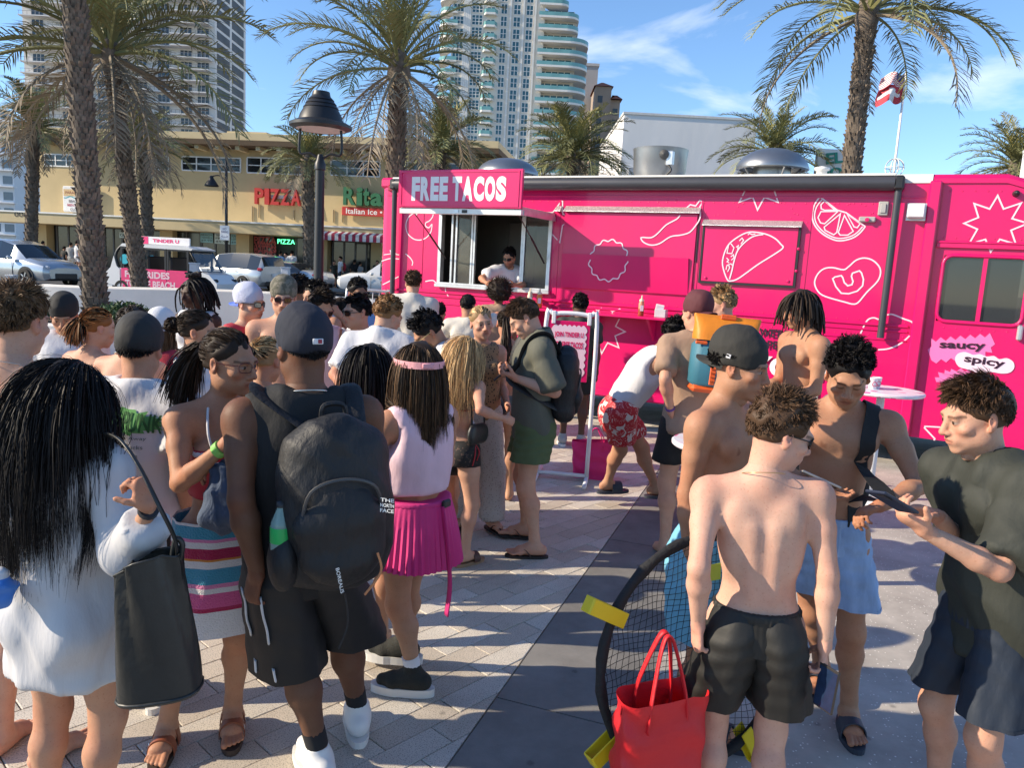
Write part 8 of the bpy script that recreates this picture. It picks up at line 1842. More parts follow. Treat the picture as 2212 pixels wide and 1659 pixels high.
person(dict(label='woman with dark ponytail and glasses in a striped towel skirt', top=(497, 703, 2.82), yaw=32, sex='f', skin='olive', hair=dict(style='pony', color='dark', len=.27, tie=(0, .105, .04), tdir=(0, 1, -1.0), fan=.17, var=.3), lod=0, head=dict(yaw=40, pitch=8), face=dict(lip=.9),
     pose=dict(RFw=(362, 1615), LFw=(503, 1575), RFy=-22, LFy=-14, Rw=(482, 965, 2.52), Rp=(-.5, .2, -1), Rh=dict(d=(.75, -.15, .55), n=(0, -1, .2), fingers=[8, 30, 45, 50], thumb=30), Lw=(508, 1010, 2.62), Lp=(.8, .2, -1), Lh=dict(d=(-.7, -.2, .0), n=(0, -.3, -1), curl=40)), shoes='sandal'), dr4)
# folded denim held by her
p = at(502, 1062, 2.58); t = thing('denim_jacket', 'rolled blue denim garment held against the towel skirt woman', 'jacket', tuple(p)); m_dn = fab('denim', (.06, .085, .14), .9, bump=.9, bs=60)
V, F = sdf_mesh([RC((-.045, 0, .07), (-.045, -.01, -.08), .035, .042, .03), RC((0, -.02, .08), (.01, -.02, -.06), .036, .04, .02), RC((.04, .0, .07), (-.02, .0, -.10), .034, .034, .03)], .008); V = wrinkle(V, F, .03, 5, 34); to_obj('folds', V, F, m_dn, t)
q = MB(); q.tube(spline([(-.07, -.03, -.08), (-.03, -.05, -.10), (.03, -.045, -.085)], 5), .008, 6); q.build('seam', m_dn, t, True)
SKIN['umber'] = (.150, .072, .042)
def dr5(k, r):
 G(tank, f_black, 'tank_top', wr=.012, loose=.016, hem=-.14, arm_r=.095, neck=.09)(k, r); sh = G(shorts, fab('shorts_black', (.008, .008, .009), .65, bs=14), 'cargo_shorts', length=1.04, loose=.016, flare=.05)(k, r)
 hp, kn = k.hip[1], k.kn[1]
 for off in (-.025, .025):
  for (a0, a1) in ((.2, .62), (.86, .965)): stripe(sh, [hp + (kn - hp) * t_ for t_ in np.linspace(a0, a1, 10)], nrm(A3(.75 - off * 9, .65 + off * 9, 0)), .018, f_white)
 c = cap(k.P, k, r, fab('cap_navy', (.014, .017, .030), .85), back=False, tilt=-10, lod=0)
 q = MB(); q.box((0, .1325, .030), (.036, .006, .019), None, .002); head_obj(k, r, 'cap_patch', q, f_white, parent=c); q = MB(); q.box((-.006, .1355, .030), (.013, .004, .013), None, .001); head_obj(k, r, 'cap_logo', q, mat('logo_red', (.3, .02, .04), .6), parent=c)
 necklace(k, r, m_chain, .0035); 
 t, b, A_ = backpack(k, 'big black backpack with a soda bottle in its side pocket', .56, .34, .22, dx=-.06, dz=.03, dy=.01)
 for s_, z_, w2 in (('THE NORTH FACE', .0, .07),): 
  for i, tx in enumerate(('THE', 'NORTH', 'FACE')): q = text_mesh('t', tx, .045, .012, .02); o = obj('lettering', q, t, mat('sign_white', (.8, .8, .8))); o.location = tuple(A_(-.125, .155, .05 - i * .017) - b); o.rotation_euler = Euler((R(90), 0, R(180 - 35)))
 o = obj('lettering', text_mesh('t', 'BOREALIS', .085, .011, .01), t, mat('sign_white', (.8, .8, .8))); o.location = tuple(A_(.02, .168, -.19) - b); o.rotation_euler = Euler((R(90), R(78), R(180)))
 wsdf('side_pocket', [EL(A_(.165, .01, -.17), (.05, .07, .1), None, .02)], .008, m_pack, t, b)
 q = MB(); q.tube(spline([tuple(A_(-.10, .15, -.12)), tuple(A_(-.11, .16, -.18)), tuple(A_(-.06, .16, -.25))], 5), .004, 6); wbuild(q, 'cord', mat('cord_orange', (.5, .2, .08), .7), t, b)
 q = MB(); q.tube(spline([tuple(A_(-.02, .06, -.28)), tuple(A_(-.03, .07, -.38)), tuple(A_(.0, .08, -.46))], 5), .004, 5); wbuild(q, 'dangling_strap', m_pack, t, b)
 bb = A_(.175, .02, -.16); bt, b2 = worn(k, 'soda_bottle', 'clear soda bottle with green label in the black backpack pocket', 'bottle', bb)
 q = MB(); q.lathe([(.001, 0), (.03, .002), (.033, .01), (.033, .11), (.03, .125), (.014, .165), (.012, .175)], n=20); q.build('bottle', mat('bottle_clear', (.35, .55, .5), .08, var=0, alpha=.55, spec=.8), bt, True); q = MB(); q.lathe([(.0335, .06), (.034, .062), (.034, .108), (.0335, .11)], n=20); q.build('label', mat('label_green', (.02, .42, .10), .4), bt, True); q = MB(); q.lathe([(.015, .172), (.015, .19), (.001, .192)], n=14); q.build('cap', m_black, bt, True)
person(dict(label='dark-skinned man in a black tank top, cargo shorts and navy cap', top=(655, 667, 2.62), ht=.018, yaw=205, skin='umber', build=1.14, hair=dict(style='buzz', color='black', cap=True, capel=8, len=.012, dens=2), lod=0, head=dict(yaw=12, pitch=4), face=dict(beard=.5), pose=dict(LFw=(690, 1690), RFw=(775, 1600), Lw=(556, 1235, 2.4), Lp=(.5, 1, 0), Lh=dict(d=(-.25, .05, -1), n=(.6, .7, 0), curl=45), Rw=(820, 1200, 2.9)), shoes='white_sneaker'), dr5)
m_skirt = fab('pleat_pink', (.62, .03, .20), .7, bump=.2)
def dr6(k, r):
 G(tank, f_pinkw, 'crop_top', wr=.008, loose=.010, hem=.05, arm_r=.082, neck=.085, crop=.03)(k, r)
 pleats(k, r, .085, -.21, .168, .230, m_skirt, 'pleated_skirt', ry=.88); S = k.S
 b = cloth(r, 'belt', [EL(k.G(0, .004, .0), A3(.182, .165, .3) * S, k.Rp, .03)], m_skirt, .009, cut_band(k, .075, .10), 0)
 q = MB(); a = k.G(-.03, .17, .08); q.tube(spline([tuple(a), tuple(a + A3(.0, .045, -.15) * S), tuple(a + A3(-.01, .07, -.35) * S), tuple(a + A3(-.02, .04, -.52) * S)], 5), .016, 6, flat=.15); q.build('belt_tail', m_skirt, b, True); q = MB(); q.box(tuple(k.G(-.06, .162, .088)), (.05, .02, .034), Euler((0, 0, .3)).to_matrix(), .006); q.build('buckle', m_black, b)
 vz = MB(); rows = []
 for a in np.linspace(0, 2 * math.pi, 41): x, y = .107 * math.sin(a), .02 + .131 * -math.cos(a); z = .036 + .018 * math.cos(a); rows.append([(x, y, z - .015), (x, y, z + .015), (x * 1.03, (y - .02) * 1.03 + .02, z + .015), (x * 1.03, (y - .02) * 1.03 + .02, z - .015)])
 vz.loft(rows, True, False); mv = fab('visor_pink', (.72, .34, .36), .8); v = head_obj(k, r, 'visor', vz, mv)
 q = MB(); q.box((.0, .156, .018), (.055, .01, .024), None, .004); head_obj(k, r, 'visor_strap', q, mv, parent=v)
 q = MB(); rings = []
 for i in range(13): t = -1 + i / 6; x = .08 * t; y0 = .08 * math.sqrt(max(0, 1 - (t * .95) ** 2)); y1 = y0 + .075 * math.sqrt(max(0, 1 - t ** 4)); rings.append([(x, -y0 + .01, .034), (x, -y1 + .01, .016 - .02 * t * t), (x, -y1 + .01, .012 - .02 * t * t), (x, -y0 + .01, .03)])
 q.loft(rings, True, True); head_obj(k, r, 'visor_brim', q, mv, parent=v)
person(dict(label='girl in a pink visor, pale pink crop top and pleated pink skirt', top=(905, 732, 3.28), yaw=222, sex='f', skin='tan', hair=dict(style='long', color='dark', len=.33, back=True, curl=.002, flow=(0, .8, -.2), tip='lbrown', dens=1.9, mess=.02), lod=0, head=dict(yaw=-18, pitch=8), pose=dict(LFw=(893, 1500), RFw=(868, 1440), LFy=42, RFy=42, L=(.13, -.26, 1.08), Lp=(.8, .4, -1), R=(-.10, -.28, 1.10), Rp=(-.8, .4, -1)), shoes='sock_sneaker'), dr6)
# ---------------------------------------------------------------- right group
def dr15(k, r):
 G(shorts, f_sky, 'swim_shorts', length=.80, loose=.012, flare=.045, top=.06)(k, r); c = cap(k.P, k, r, fab('cap_charcoal', (.028, .026, .022), .85), back=True, tilt=-4, lod=0)
 q = MB(); q.box((-.0915, .03, .04), (.004, .018, .016), None, .001); head_obj(k, r, 'cap_patch', q, f_white, parent=c)
person(dict(label='shirtless tanned boy in a backward charcoal cap and sky blue shorts', top=(1607, 716, 2.95), ht=.018, yaw=48, skin='olive', build=.93, hair=dict(style='curly', color='black', cap=True, capel=8, len=.025), lod=0, head=dict(yaw=10, pitch=10), pose=dict(Rw=(1492, 1205, 2.86), Rp=(-.25, 1, 0), Rh=dict(d=(.15, 0, -1), n=(.7, .6, 0), curl=45), Lw=(1640, 1080, 3.1)), shoes='slide'), dr15)
def dr16(k, r):
 s = G(shorts, fab('swim_black', (.013, .0125, .011), .65, bs=12, bump=.5), 'swim_shorts', length=.74, loose=.012, flare=.035, top=.05)(k, r)
 necklace(k, r, m_gold, .0013, 0)
 shades(k.P, k, r, m_lensk, m_frk)
k16, r16 = person(dict(label='pale shirtless boy in black swim shorts with sunglasses, back turned', top=(1697, 846, 2.42), yaw=172, skin='pale', build=.96, hair=dict(style='short', color='brown', len=.062, sides=.35, flow=(.25, -.25, .15), curl=.005, freq=7, mess=.09, var=.4, dens=1.8, shell=.008), lod=0, head=dict(yaw=-76, pitch=18), pose=dict(side=4, Lw=(1508, 1345, 2.36), Lp=(.2, 1, 0), Lh=dict(d=(.05, 0, -1), n=(1, .2, 0), fingers=[62, 66, 66, 66], thumb=45), Rw=(1785, 1440, 2.32), Rp=(-.5, 1, 0), Rh=dict(d=(.0, -.05, -1), n=(-.9, .3, 0), fingers=[55, 55, 55, 55], thumb=30))), dr16)
def dr17(k, r):
 s = G(shorts, f_denim, 'shorts', length=.70, loose=.010, flare=.018, top=.05, fold=.010)(k, r); n = necklace(k, r, m_chain, .0014, .135); S = k.S
 p = k.neck + k.Rc @ A3(0, -.075, -.145) * S; o = obj('pendant', text_mesh('t', 'aa', .036, .024, .02, .004), n, m_gold); o.location = tuple(p + A3(0, -.018, -.02)); o.rotation_euler = (R(80), 0, 0)
 t, b = worn(k, 'sling_bag', 'black sling strap over the shoulder of the necklace boy', 'bag', k.C(.15, .12, -.1))
 a = k.sh[1]; hugstrap(k, [k.C(.10, .2, .2), k.C(.10, .2, .3), a + k.Rc @ A3(-.06, .06, .07) * S, a + k.Rc @ A3(-.06, .0, .08) * S, a + k.Rc @ A3(-.06, -.05, .055) * S] + [k.C(.118, -.2, z_) for z_ in (.33, .26, .19, .12, .05, -.02, -.07)], .033, f_black, t, b)
 wsdf('pouch', [EL(k.C(.06, .17, .02), (.12, .05, .14), None, .03)], .012, f_black, t, b)
k17, r17 = person(dict(label='shirtless tanned boy with curly black hair and a letter necklace, looking down', top=(1842, 725, 3.12), ht=.045, yaw=-14, skin='olive', build=.92, hair=dict(style='curly', color='black', len=.05, sides=.4, curl=.009, freq=9), lod=0, head=dict(yaw=-4, pitch=30), face=dict(closed=1), pose=dict(LFw=(1828, 1575), RFw=(1772, 1500), LFy=4, RFy=-18, Rw=(1748, 1048, 2.86), Rp=(-.9, .4, -.3), Rh=dict(d=(.8, -.3, -.25), n=(.2, -.3, 1), curl=22, thumb=20), Lw=(1905, 1092, 2.86), Lp=(.9, .4, -.3), Lh=dict(d=(-.85, -.3, -.2), n=(0, -.4, -1), fingers=[35, 42, 46, 50], thumb=28)), shoes='slide'), dr17)
phone2('phone held by the necklace boy, screen facing up', at(1772, 1036, 2.84), (.85, -.3, -.3), (.1, .25, 1), mat('phone_silver', (.25, .25, .26), .3, metal=.4))
def dr18(k, r):
 G(shirt, f_char, 'tshirt', wr=.032, freq=18, sleeve=.85, loose=.010, hem=-.19, slv_r=.02)(k, r); s = G(shorts, f_navy, 'shorts', length=.80, loose=.010, flare=.022)(k, r)
k18, r18 = person(dict(label='young man in a charcoal t-shirt and navy shorts holding a phone, right edge', top=(2122, 793, 2.5), yaw=-76, skin='fair', build=.88, ht=.05, hair=dict(style='short', color='brown', len=.078, sides=.35, flow=(.25, -.75, .1), mess=.07, curl=.005, freq=7, var=.4, dens=1.8, shell=.006, line=-4), lod=0, head=dict(yaw=-14, pitch=14), face=dict(lip=.8), pose=dict(bend=15, Lw=(2003, 1150, 2.28), Lp=(.5, .6, -1), Lh=dict(d=(-.75, .05, .45), n=(.25, .35, .9), fingers=[40, 42, 44, 44], thumb=10), Rw=(2030, 1118, 2.45), Rp=(-.3, .8, -1), Rh=dict(d=(-.85, 0, .25), n=(-.1, -.5, -.85), curl=20, thumb=10))), dr18)
phone2('dark blue phone held by the young man at the right edge', at(1927, 1084, 2.2), (-.80, -.25, .42), (.45, .35, .8), mat('phone_navy', (.012, .02, .045), .45))
phone('dark phone hanging in the pale boys right hand', at(1785, 1488, 2.28), R(-60), R(0), R(4), mat('phone_dark', (.03, .026, .024), .3))
# red tote in the pale boy's hand
p = at(1412, 1655, 2.36); hnd = at(1503, 1395, 2.2); tb = tote('tote_bag', 'bright red shopping tote hanging from the pale boys left hand', (p[0] + .0, p[1] - .02, p[2] - .08), .30, .36, .16, m_redf, R(14), .2, flare=1.0)
p = at(2, 1262, 2.1); t = thing('plastic_bag', 'crumpled blue and white bag at the left edge beside the cover-up', 'bag', tuple(p)); V, F = sdf_mesh([RC((0, 0, .035), (.005, 0, -.03), .018, .028, .012), EL((.0, .0, -.02), (.028, .026, .034), None, .02)], .006); V = wrinkle(V, F, .022, 7, 60)
to_obj('bag', V, F, ramp_mat('blue_white_bag', 'Z', [(0, (.05, .2, .6)), (.02, (.6, .62, .66))], .5), t)
# ================================================================== MIDDLE AND FAR CROWD
def pp(label, top, yaw, skin, hair, dress, head=None, pose=None, **kw):
 return person(dict(label=label, top=top, yaw=yaw, skin=skin, hair=hair, head=head or {}, pose=pose or {}, lod=kw.pop('lod', 1), **kw), dress)
HS = lambda c, l=.05, **kw: dict(style='short', color=c, len=l, mess=.1, **kw)
HC = lambda c, l=.05, **kw: dict(style='curly', color=c, len=l, **kw)
tee = lambda m, **kw: G(shirt, m, 'tshirt', wr=.014, **{**dict(sleeve=.7, loose=.016, hem=-.10, slv_r=.02), **kw})
lsh = lambda m, **kw: G(shirt, m, 'shirt', wr=.018, freq=16, **{**dict(sleeve=1.85, loose=.024, hem=-.14, slv_r=.02, collar=True, neck=.06), **kw})
tnk = lambda m, **kw: G(tank, m, 'tank_top', wr=.009, **kw)
sho = lambda m, **kw: G(shorts, m, 'shorts', **{**dict(length=.66, loose=.016, flare=.03), **kw})
sg = lambda lens, fr=None, pos='eyes': (lambda k, r: shades(k.P, k, r, lens, fr or m_frk, pos=pos))
cp = lambda m, back=True, m2=None: (lambda k, r: cap(k.P, k, r, m, m2, back, lod=1))
def bikini(m, z0=.19, z1=.205):
 def f(k, r):
  b = cloth(r, 'bikini_top', [EL(k.C(s * .064, -.085, .235), A3(.056, .055, .056) * k.S + .004, k.Rc, .01) for s in (1, -1)] , m, .009, cut_band(k, .18, .275, 'C'), 0); q = cloth(r, 'back_string', torso(k, .004, False), m, .0075, cut_band(k, z0, z1, 'C'), 0); q.parent = b
 return f
def briefs(m, z0=-.12, z1=.06): return lambda k, r: cloth(r, 'bikini_bottom', torso(k, .006) + leg(k, 1, .006)[:1] + leg(k, -1, .006)[:1], m, k.ch, cut_band(k, z0, z1), .003, 3)
# blonde woman in lace shorts + friend
def d8(k, r):
 bikini(mat('string_red', (.45, .02, .03), .6))(k, r); s = briefs(ramp_mat('black_lace', 'noise', [(0, (.012, .011, .011)), (.60, (.10, .06, .045))], .8, 60, detail=3), -.135, .065)(k, r)
 q = MB(); a = k.G(-.165, .02, .05); q.tube(spline([tuple(a), tuple(a + A3(-.02, .02, -.06)), tuple(a + A3(-.01, .03, -.14))], 4), .004, 5); q.tube(spline([tuple(a), tuple(a + A3(-.03, -.01, -.05)), tuple(a + A3(-.02, .0, -.11))], 4), .004, 5); q.build('side_tie', mat('string_red', (.4, 0, 0)), r, True)
 t, b = worn(k, 'shoulder_bag', 'small black shoulder bag on the long haired blonde woman', 'bag', k.C(-.19, .03, .0)); wsdf('pouch', [RC(k.C(-.195, -.03, .05), k.C(-.195, .09, .06), .045, .045, .03, (A3(1, 0, 0), .5)), RC(k.C(-.195, -.04, .0), k.C(-.195, .10, .0), .04, .04, .03, (A3(1, 0, 0), .5))], .009, mat('black_leather', (.018, .019, .018), .42), t, b)
 q = MB(); q.tube(spline([tuple(k.C(-.195, -.06, .05)), tuple(k.C(-.17, -.05, .25)), tuple(k.sh[-1] + k.Rc @ A3(.03, 0, .062)), tuple(k.C(-.17, .09, .25)), tuple(k.C(-.195, .11, .06))], 6), .010, 6, flat=.3); wbuild(q, 'strap', f_black, t, b)
pp('woman with long wavy blonde hair in black lace shorts, back turned', (1010, 722, 4.88), 150, 'fair', dict(style='long', color='blonde', len=.48, back=True, curl=.007, freq=12, flow=(0, .7, -.2), dens=1.5, tip='dblonde', mess=.03), d8, dict(yaw=-20, pitch=12), dict(LFw=(968, 1185), RFw=(1003, 1222), RFy=-15, LFy=-5, Rw=(1090, 905, 4.7), Rp=(-.6, .8, -.5), L=(.12, -.22, 1.0)), sex='f', shoes='woven', lod=0, toes=False)
m_croc = ramp_mat('crochet_knit', 'vor', [(0, (.30, .24, .20)), (.25, (.52, .46, .42))], .95, 70, bump=.8, bs=120)
def d9(k, r):
 tnk(ramp_mat('leopard', 'vor', [(0, (.02, .012, .01)), (.28, (.30, .18, .09))], .8, 45), arm_r=.1, neck=.12)(k, r); o = []
 for s in (1, -1): o += [RC(k.hip[s], k.kn[s], .105, .085, .03), RC(k.kn[s], k.an[s] + A3(0, 0, .02), .085, .10, .03, None, [(k.an[s] + A3(0, 0, .0), A3(0, 0, -1))])]
 cloth(r, 'knit_trousers', o + [EL(k.G(0, 0, .0), A3(.18, .125, .13) * k.S, None, .04)], m_croc, k.ch, [(k.G(0, 0, .06), A3(0, 0, 1))], .012, 4, 16, .2)
pp('smiling blonde woman facing the camera in knit trousers', (1042, 657, 5.6), 28, 'fair', dict(style='bun', color='dblonde', tie=(0, .10, .03), var=.4, tip='blonde'), d9, dict(yaw=-8, pitch=4, roll=-8), dict(L=(.15, -.2, 1.0), RFw=(985, 1135), LFw=(1062, 1150)), sex='f', shoes='flip')
def d39(k, r): bikini(mat('string_brown', (.12, .07, .05), .6))(k, r); briefs(f_navy)(k, r)
pp('brunette in a string bikini with a long dark braid, back turned', (1096, 664, 6.4), 186, 'tan', dict(style='pony', color='dark', len=.42, tie=(0, .10, .06), tdir=(-.2, 1, -1.2), fan=.05), d39, dict(yaw=-10, pitch=6), dict(L=(.2, -.2, 1.0)), sex='f')
def d10(k, r):
 lsh(f_olive, sleeve=.92, slv_r=.022, hem=-.15, loose=.014)(k, r); sho(f_green, length=.56)(k, r); backpack(k, 'black backpack on the man in the olive shirt', .50, .30, .17, dz=.01)
pp('man in an olive shirt and green shorts looking down at his phone', (1135, 642, 5.15), -84, 'fair', HS('brown', .055, flow=(.1, -.6, .0), dens=1.3), d10, dict(yaw=-4, pitch=38), dict(LFw=(1155, 1205), RFw=(1135, 1165), LFy=-4, RFy=-14, Lw=(1118, 818, 4.95), Lp=(.3, .6, -1), Lh=dict(d=(-.9, .1, .2), n=(.2, .4, .8), curl=45), Rw=(1112, 812, 5.25), Rp=(-.3, .6, -1), Rh=dict(d=(-.9, -.1, .2), n=(.2, -.4, .8), curl=40)), shoes='flip', lod=0)
phone('black phone held by the man in the olive shirt', at(1086, 806, 5.1), R(-90), R(-48))
# right of the sign: bending man, cooler carrier, friends by the counter
m_flor = ramp_mat('red_floral', 'noise', [(0, (.46, .015, .025)), (.40, (.62, .22, .22)), (.43, (.48, .02, .03)), (.57, (.66, .60, .56))], .7, 13, dist=1.6)
def d11(k, r): sho(m_flor, length=.72, flare=.045)(k, r); tnk(f_white, hem=.03, loose=.014, arm_r=.115, neck=.13)(k, r)
pp('man in white tank top and red flowered shorts bending forward', (1463, 690, 6.05), 97, 'tan', HC('black', .06, dens=1.2), d11, dict(yaw=6, pitch=30), dict(bend=38, ppitch=18, RFw=(1306, 1085), LFw=(1424, 1098), RFy=12, LFy=4, hip=(0, .02, -.03), Lw=(1575, 820, 6.2), Rw=(1545, 830, 5.9)), h0=1.80, shoes='slide', ht=.03)
def d12(k, r):
 tee(f_tan, sleeve=.8)(k, r); sho(f_black)(k, r); cap(k.P, k, r, fab('cap_maroon', (.10, .022, .028), .8), None, True, lod=1); band(k, r, 1, .95, mat('band_purple', (.12, .05, .25), .5))
 S = k.S; p0 = at(1550, 848, 4.98); t = thing('cooler_backpack', 'orange and blue roll-top cooler backpack worn in the crowd', 'cooler backpack', tuple(p0)); t.rotation_euler = (R(-3), R(3), R(-3)); m_cb = fab('cooler_blue', (.035, .155, .215), .6, bump=.2); m_co = fab('cooler_orange', (.72, .22, .012), .55, bump=.3); m_cr = fab('cooler_red', (.75, .11, .015), .6)
 q = MB(); q.box((0, 0, .18), (.40, .20, .34), None, .05); q.build('body', m_cb, t, True, angle=50); q = MB(); q.box((0, 0, .018), (.385, .19, .045), None, .02); q.build('base_panel', m_cr, t)
 rings = []
 for z, w_, d_ in ((.335, .405, .205), (.36, .41, .20), (.40, .405, .17), (.44, .41, .12), (.475, .425, .06), (.49, .43, .045), (.50, .428, .04)): rings.append([(w_ / 2 * math.copysign(abs(math.cos(a)) ** .3, math.cos(a)), d_ / 2 * math.copysign(abs(math.sin(a)) ** .5, math.sin(a)) + .004 * math.sin(z * 90 + a * 3), z) for a in np.linspace(0, 2 * math.pi, 33)[:-1]])
 q = MB(); q.loft(rings); q.build('roll_top', m_co, t, True, angle=50); q = MB(); q.box((0, -.025, .492), (.10, .02, .035), None, .006); q.build('buckle', m_cr, t)
 for x in (-.07, .13): 
  q = MB(); q.box((x, -.104, .18), (.034, .012, .26), None, .004); ms = q.build('webbing_strip', m_cr, t)
  for i in range(9): q = MB(); q.box((x, -.113, .08 + i * .026), (.036, .008, .014), None, .003); q.build('webbing_loop', m_cr, ms)
 for x in (-.165, .165): q = MB(); q.box((x, -.1, .315), (.075, .016, .022), None, .005); q.build('side_clip', m_cr, t)
 q = MB(); q.box((.03, -.103, .255), (.085, .008, .04), None, .004); lb_ = q.build('logo_patch', m_co, t); o = obj('lettering', text_mesh('t', 'YETI', .07, .024, .03), lb_, m_deck); o.location = (.03, -.1085, .255); o.rotation_euler = (R(90), 0, 0)
pp('man in a tan t-shirt and maroon cap carrying the cooler backpack', (1508, 633, 5.3), 186, 'fair', dict(style='buzz', color='lbrown', cap=True, capel=12, len=.015, dens=2), d12, dict(yaw=22, pitch=10), dict(Lw=(1448, 885, 5.15), Lp=(.5, 1, 0), Lh=dict(curl=55), R=(-.15, -.25, 1.05)), ht=.018)
m_dye = ramp_mat('tie_dye', 'noise', [(0, (.02, .03, .16)), (.42, (.10, .04, .22)), (.5, (.30, .05, .20)), (.58, (.05, .06, .26)), (.7, (.28, .10, .25))], .8, 7, constant=False, dist=2, stretch=(1, 1, .4))
pp('man with tousled blond hair in a purple tie-dye shirt by the truck', (1562, 616, 6.2), -128, 'fair', HS('dblonde', .06, tip='blonde', flow=(.1, -.3, .5), sides=.3), D(lsh(m_dye, loose=.035, collar=False), sho(f_black)), dict(yaw=26, pitch=12), ht=.035)
pp('tall shirtless boy with short dreadlocks in profile beside the truck', (1733, 621, 5.4), -78, 'olive', dict(style='dreads', color='dark', len=.20, back=False, flow=(0, -.1, -.2), dens=1.3), sho(f_black), dict(yaw=-6, pitch=16), dict(L=(.10, -.22, 1.02), Lp=(.5, 1, -.4), R=(-.1, -.25, 1.02)), ht=.03, build=.95, lod=0)
pp('man with short black curls in a dark t-shirt standing at the counter', (1254, 633, 8.6), 172, 'dark', HC('black', .03, dens=1.3), D(tee(f_char), sho(f_black)), dict(yaw=20, pitch=8), shoes='grey_sneaker')
# in front of the serving window
pp('man in a cream shirt with dark curly hair, back turned, at the truck', (893, 578, 9.0), 184, 'fair', HC('brown', .05, dens=1.2), D(lsh(f_cream), sho(f_navy)), dict(yaw=10, pitch=8), h0=1.88)
def d25(k, r): o = tee(f_cream)(k, r)[0]; decal_on(o, text_mesh('t', 'MAKE WEST', .26, .05, .02), 0, k.C(0, 0, .31)[2], mat('print_blue', (.05, .06, .2), .8)); q = MB(); q.add([(.09 * math.cos(a), .08 * math.sin(a), 0) for a in np.linspace(0, 6.28, 20)[:-1]], [tuple(range(19))]); decal_on(o, q.mesh('p'), 0, k.C(0, 0, .2)[2], mat('print_orange', (.45, .12, .05), .8))
pp('man in a cream t-shirt with an orange and blue back print', (1013, 633, 8.3), 178, 'tan', dict(style='buzz', color='black', len=.02, dens=1.5), D(tee(f_cream), sho(f_black)), dict(yaw=-14, pitch=4), dict(R=(-.12, -.3, 1.45), L=(.2, -.25, 1.3)))
pp('person with a big dark afro ordering at the serving window', (1080, 598, 9.5), 182, 'brown', dict(style='afro', color='dark', len=.105, dens=1.2, shell=.06), D(tee(f_tan), sho(f_grey)), dict(pitch=-4), ht=.085, sex='f')
pp('short dark haired person squeezed low before the serving window', (950, 652, 9.3), 176, 'tan', HS('black', .05), D(tee(f_black), sho(f_black)), dict(pitch=10))
def d24(k, r): tee(f_white)(k, r); sg(m_lensk)(k, r)
pp('food truck worker with dark beard and sunglasses leaning out of the window', (1101, 533, 10.62), 22, 'tan', HS('black', .045, flow=(.2, .1, .8), sides=.5), d24, dict(yaw=-40, pitch=20), dict(bend=34, Rw=(1052, 612, 10.25), Rp=(-.8, .3, -.2), Lw=(1112, 616, 10.35), Lp=(.8, .3, -.3)), face=dict(beard=.8), h0=1.74, zfix=1, ht=.03)
# the queue, left of the sign stand
def dstr(m): return lambda k, r: bikini(m)(k, r)
pp('girl with straight dark hair and a blue bikini strap, back turned', (798, 738, 3.75), 188, 'tan', dict(style='long', color='black', len=.40, back=True, curl=.002, flow=(0, .6, -.2), dens=2.2, mess=.02), D(dstr(mat('string_blue', (.04, .15, .42), .6)), briefs(f_blue)), dict(yaw=16, pitch=14), sex='f')
pp('girl with a bubble-tied blonde ponytail and beige top, back turned', (577, 722, 3.9), 172, 'tan', dict(style='pony', color='dblonde', len=.30, tie=(0, .108, .05), tdir=(-.1, .7, -1.4), fan=.07, tip='blonde', var=.35), D(tnk(fab('top_beige', (.5, .42, .30)), neck=.1), sho(f_navy)), dict(yaw=-14, pitch=12), sex='f', shoes='slide')
pp('man with curly black hair and glasses bowing in a white striped shirt', (926, 672, 5.0), -62, 'olive', HC('black', .055, sides=.3), D(lsh(f_white, sleeve=.8), sho(f_black), lambda k, r: shades(k.P, k, r, None, m_gold, 'thin')), dict(yaw=-10, pitch=46), dict(bend=10))
pp('man with cropped ginger hair in a white collared shirt, back turned', (840, 638, 5.3), 170, 'fair', HC('ginger', .03, sides=.4, dens=1.3), D(lsh(f_white, sleeve=.85), sho(f_navy)), dict(yaw=-34, pitch=24), dict(Lw=(770, 860, 5.0), Lp=(.9, .3, -.2)))
def d21(k, r):
 sg(m_lensk)(k, r); t, b = worn(k, 'towel', 'white towel slung over the shoulder of the boy in dark glasses', 'towel', k.sh[-1] + A3(0, 0, -.2)); a = k.sh[-1]
 wsdf('towel', [RC(a + A3(.04, -.09, -.22), a + A3(.04, -.06, .03), .05, .05, .03, (A3(0, 1, 0), .4)), RC(a + A3(.04, -.06, .03), a + A3(.04, .06, .04), .055, .055, .03, (A3(0, 0, 1), .5)), RC(a + A3(.04, .06, .04), a + A3(.03, .11, -.22), .05, .05, .03, (A3(0, 1, 0), .4))], .01, f_white, t, b, wr=.014)
 sho(f_black)(k, r)
pp('boy with straight black hair, dark glasses and a towel on one shoulder', (772, 634, 5.7), -38, 'fair', HS('black', .06, flow=(.2, -.6, .0)), d21, dict(yaw=-14, pitch=6))
pp('man with a high black fade haircut in a blue shirt behind the queue', (774, 600, 7.3), 24, 'brown', HC('black', .04, sides=.2), D(tee(f_blue), sho(f_black), sg(m_lensk)), dict(yaw=10, pitch=10))
pp('man with swept brown hair and sunglasses in a pale pink tank', (694, 624, 5.6), 36, 'tan', HS('dark', .06, flow=(.4, -.2, .2)), D(tnk(f_pinkw), sho(f_black), sg(m_lensk, m_frr)), dict(yaw=6, pitch=24))
pp('man with messy black hair and sunglasses pushed up on his head', (680, 606, 6.7), -30, 'tan', HC('black', .05), D(tnk(f_white), sho(f_black), sg(m_lensk, None, 'up')), dict(yaw=-10, pitch=8))
pp('dark haired woman with raised hand between the queueing men', (742, 640, 6.9), 60, 'tan', dict(style='long', color='dark', len=.3, back=True, dens=1.5), D(tnk(f_black), sho(f_black)), dict(pitch=6), dict(R=(-.1, -.2, 1.45)), sex='f')
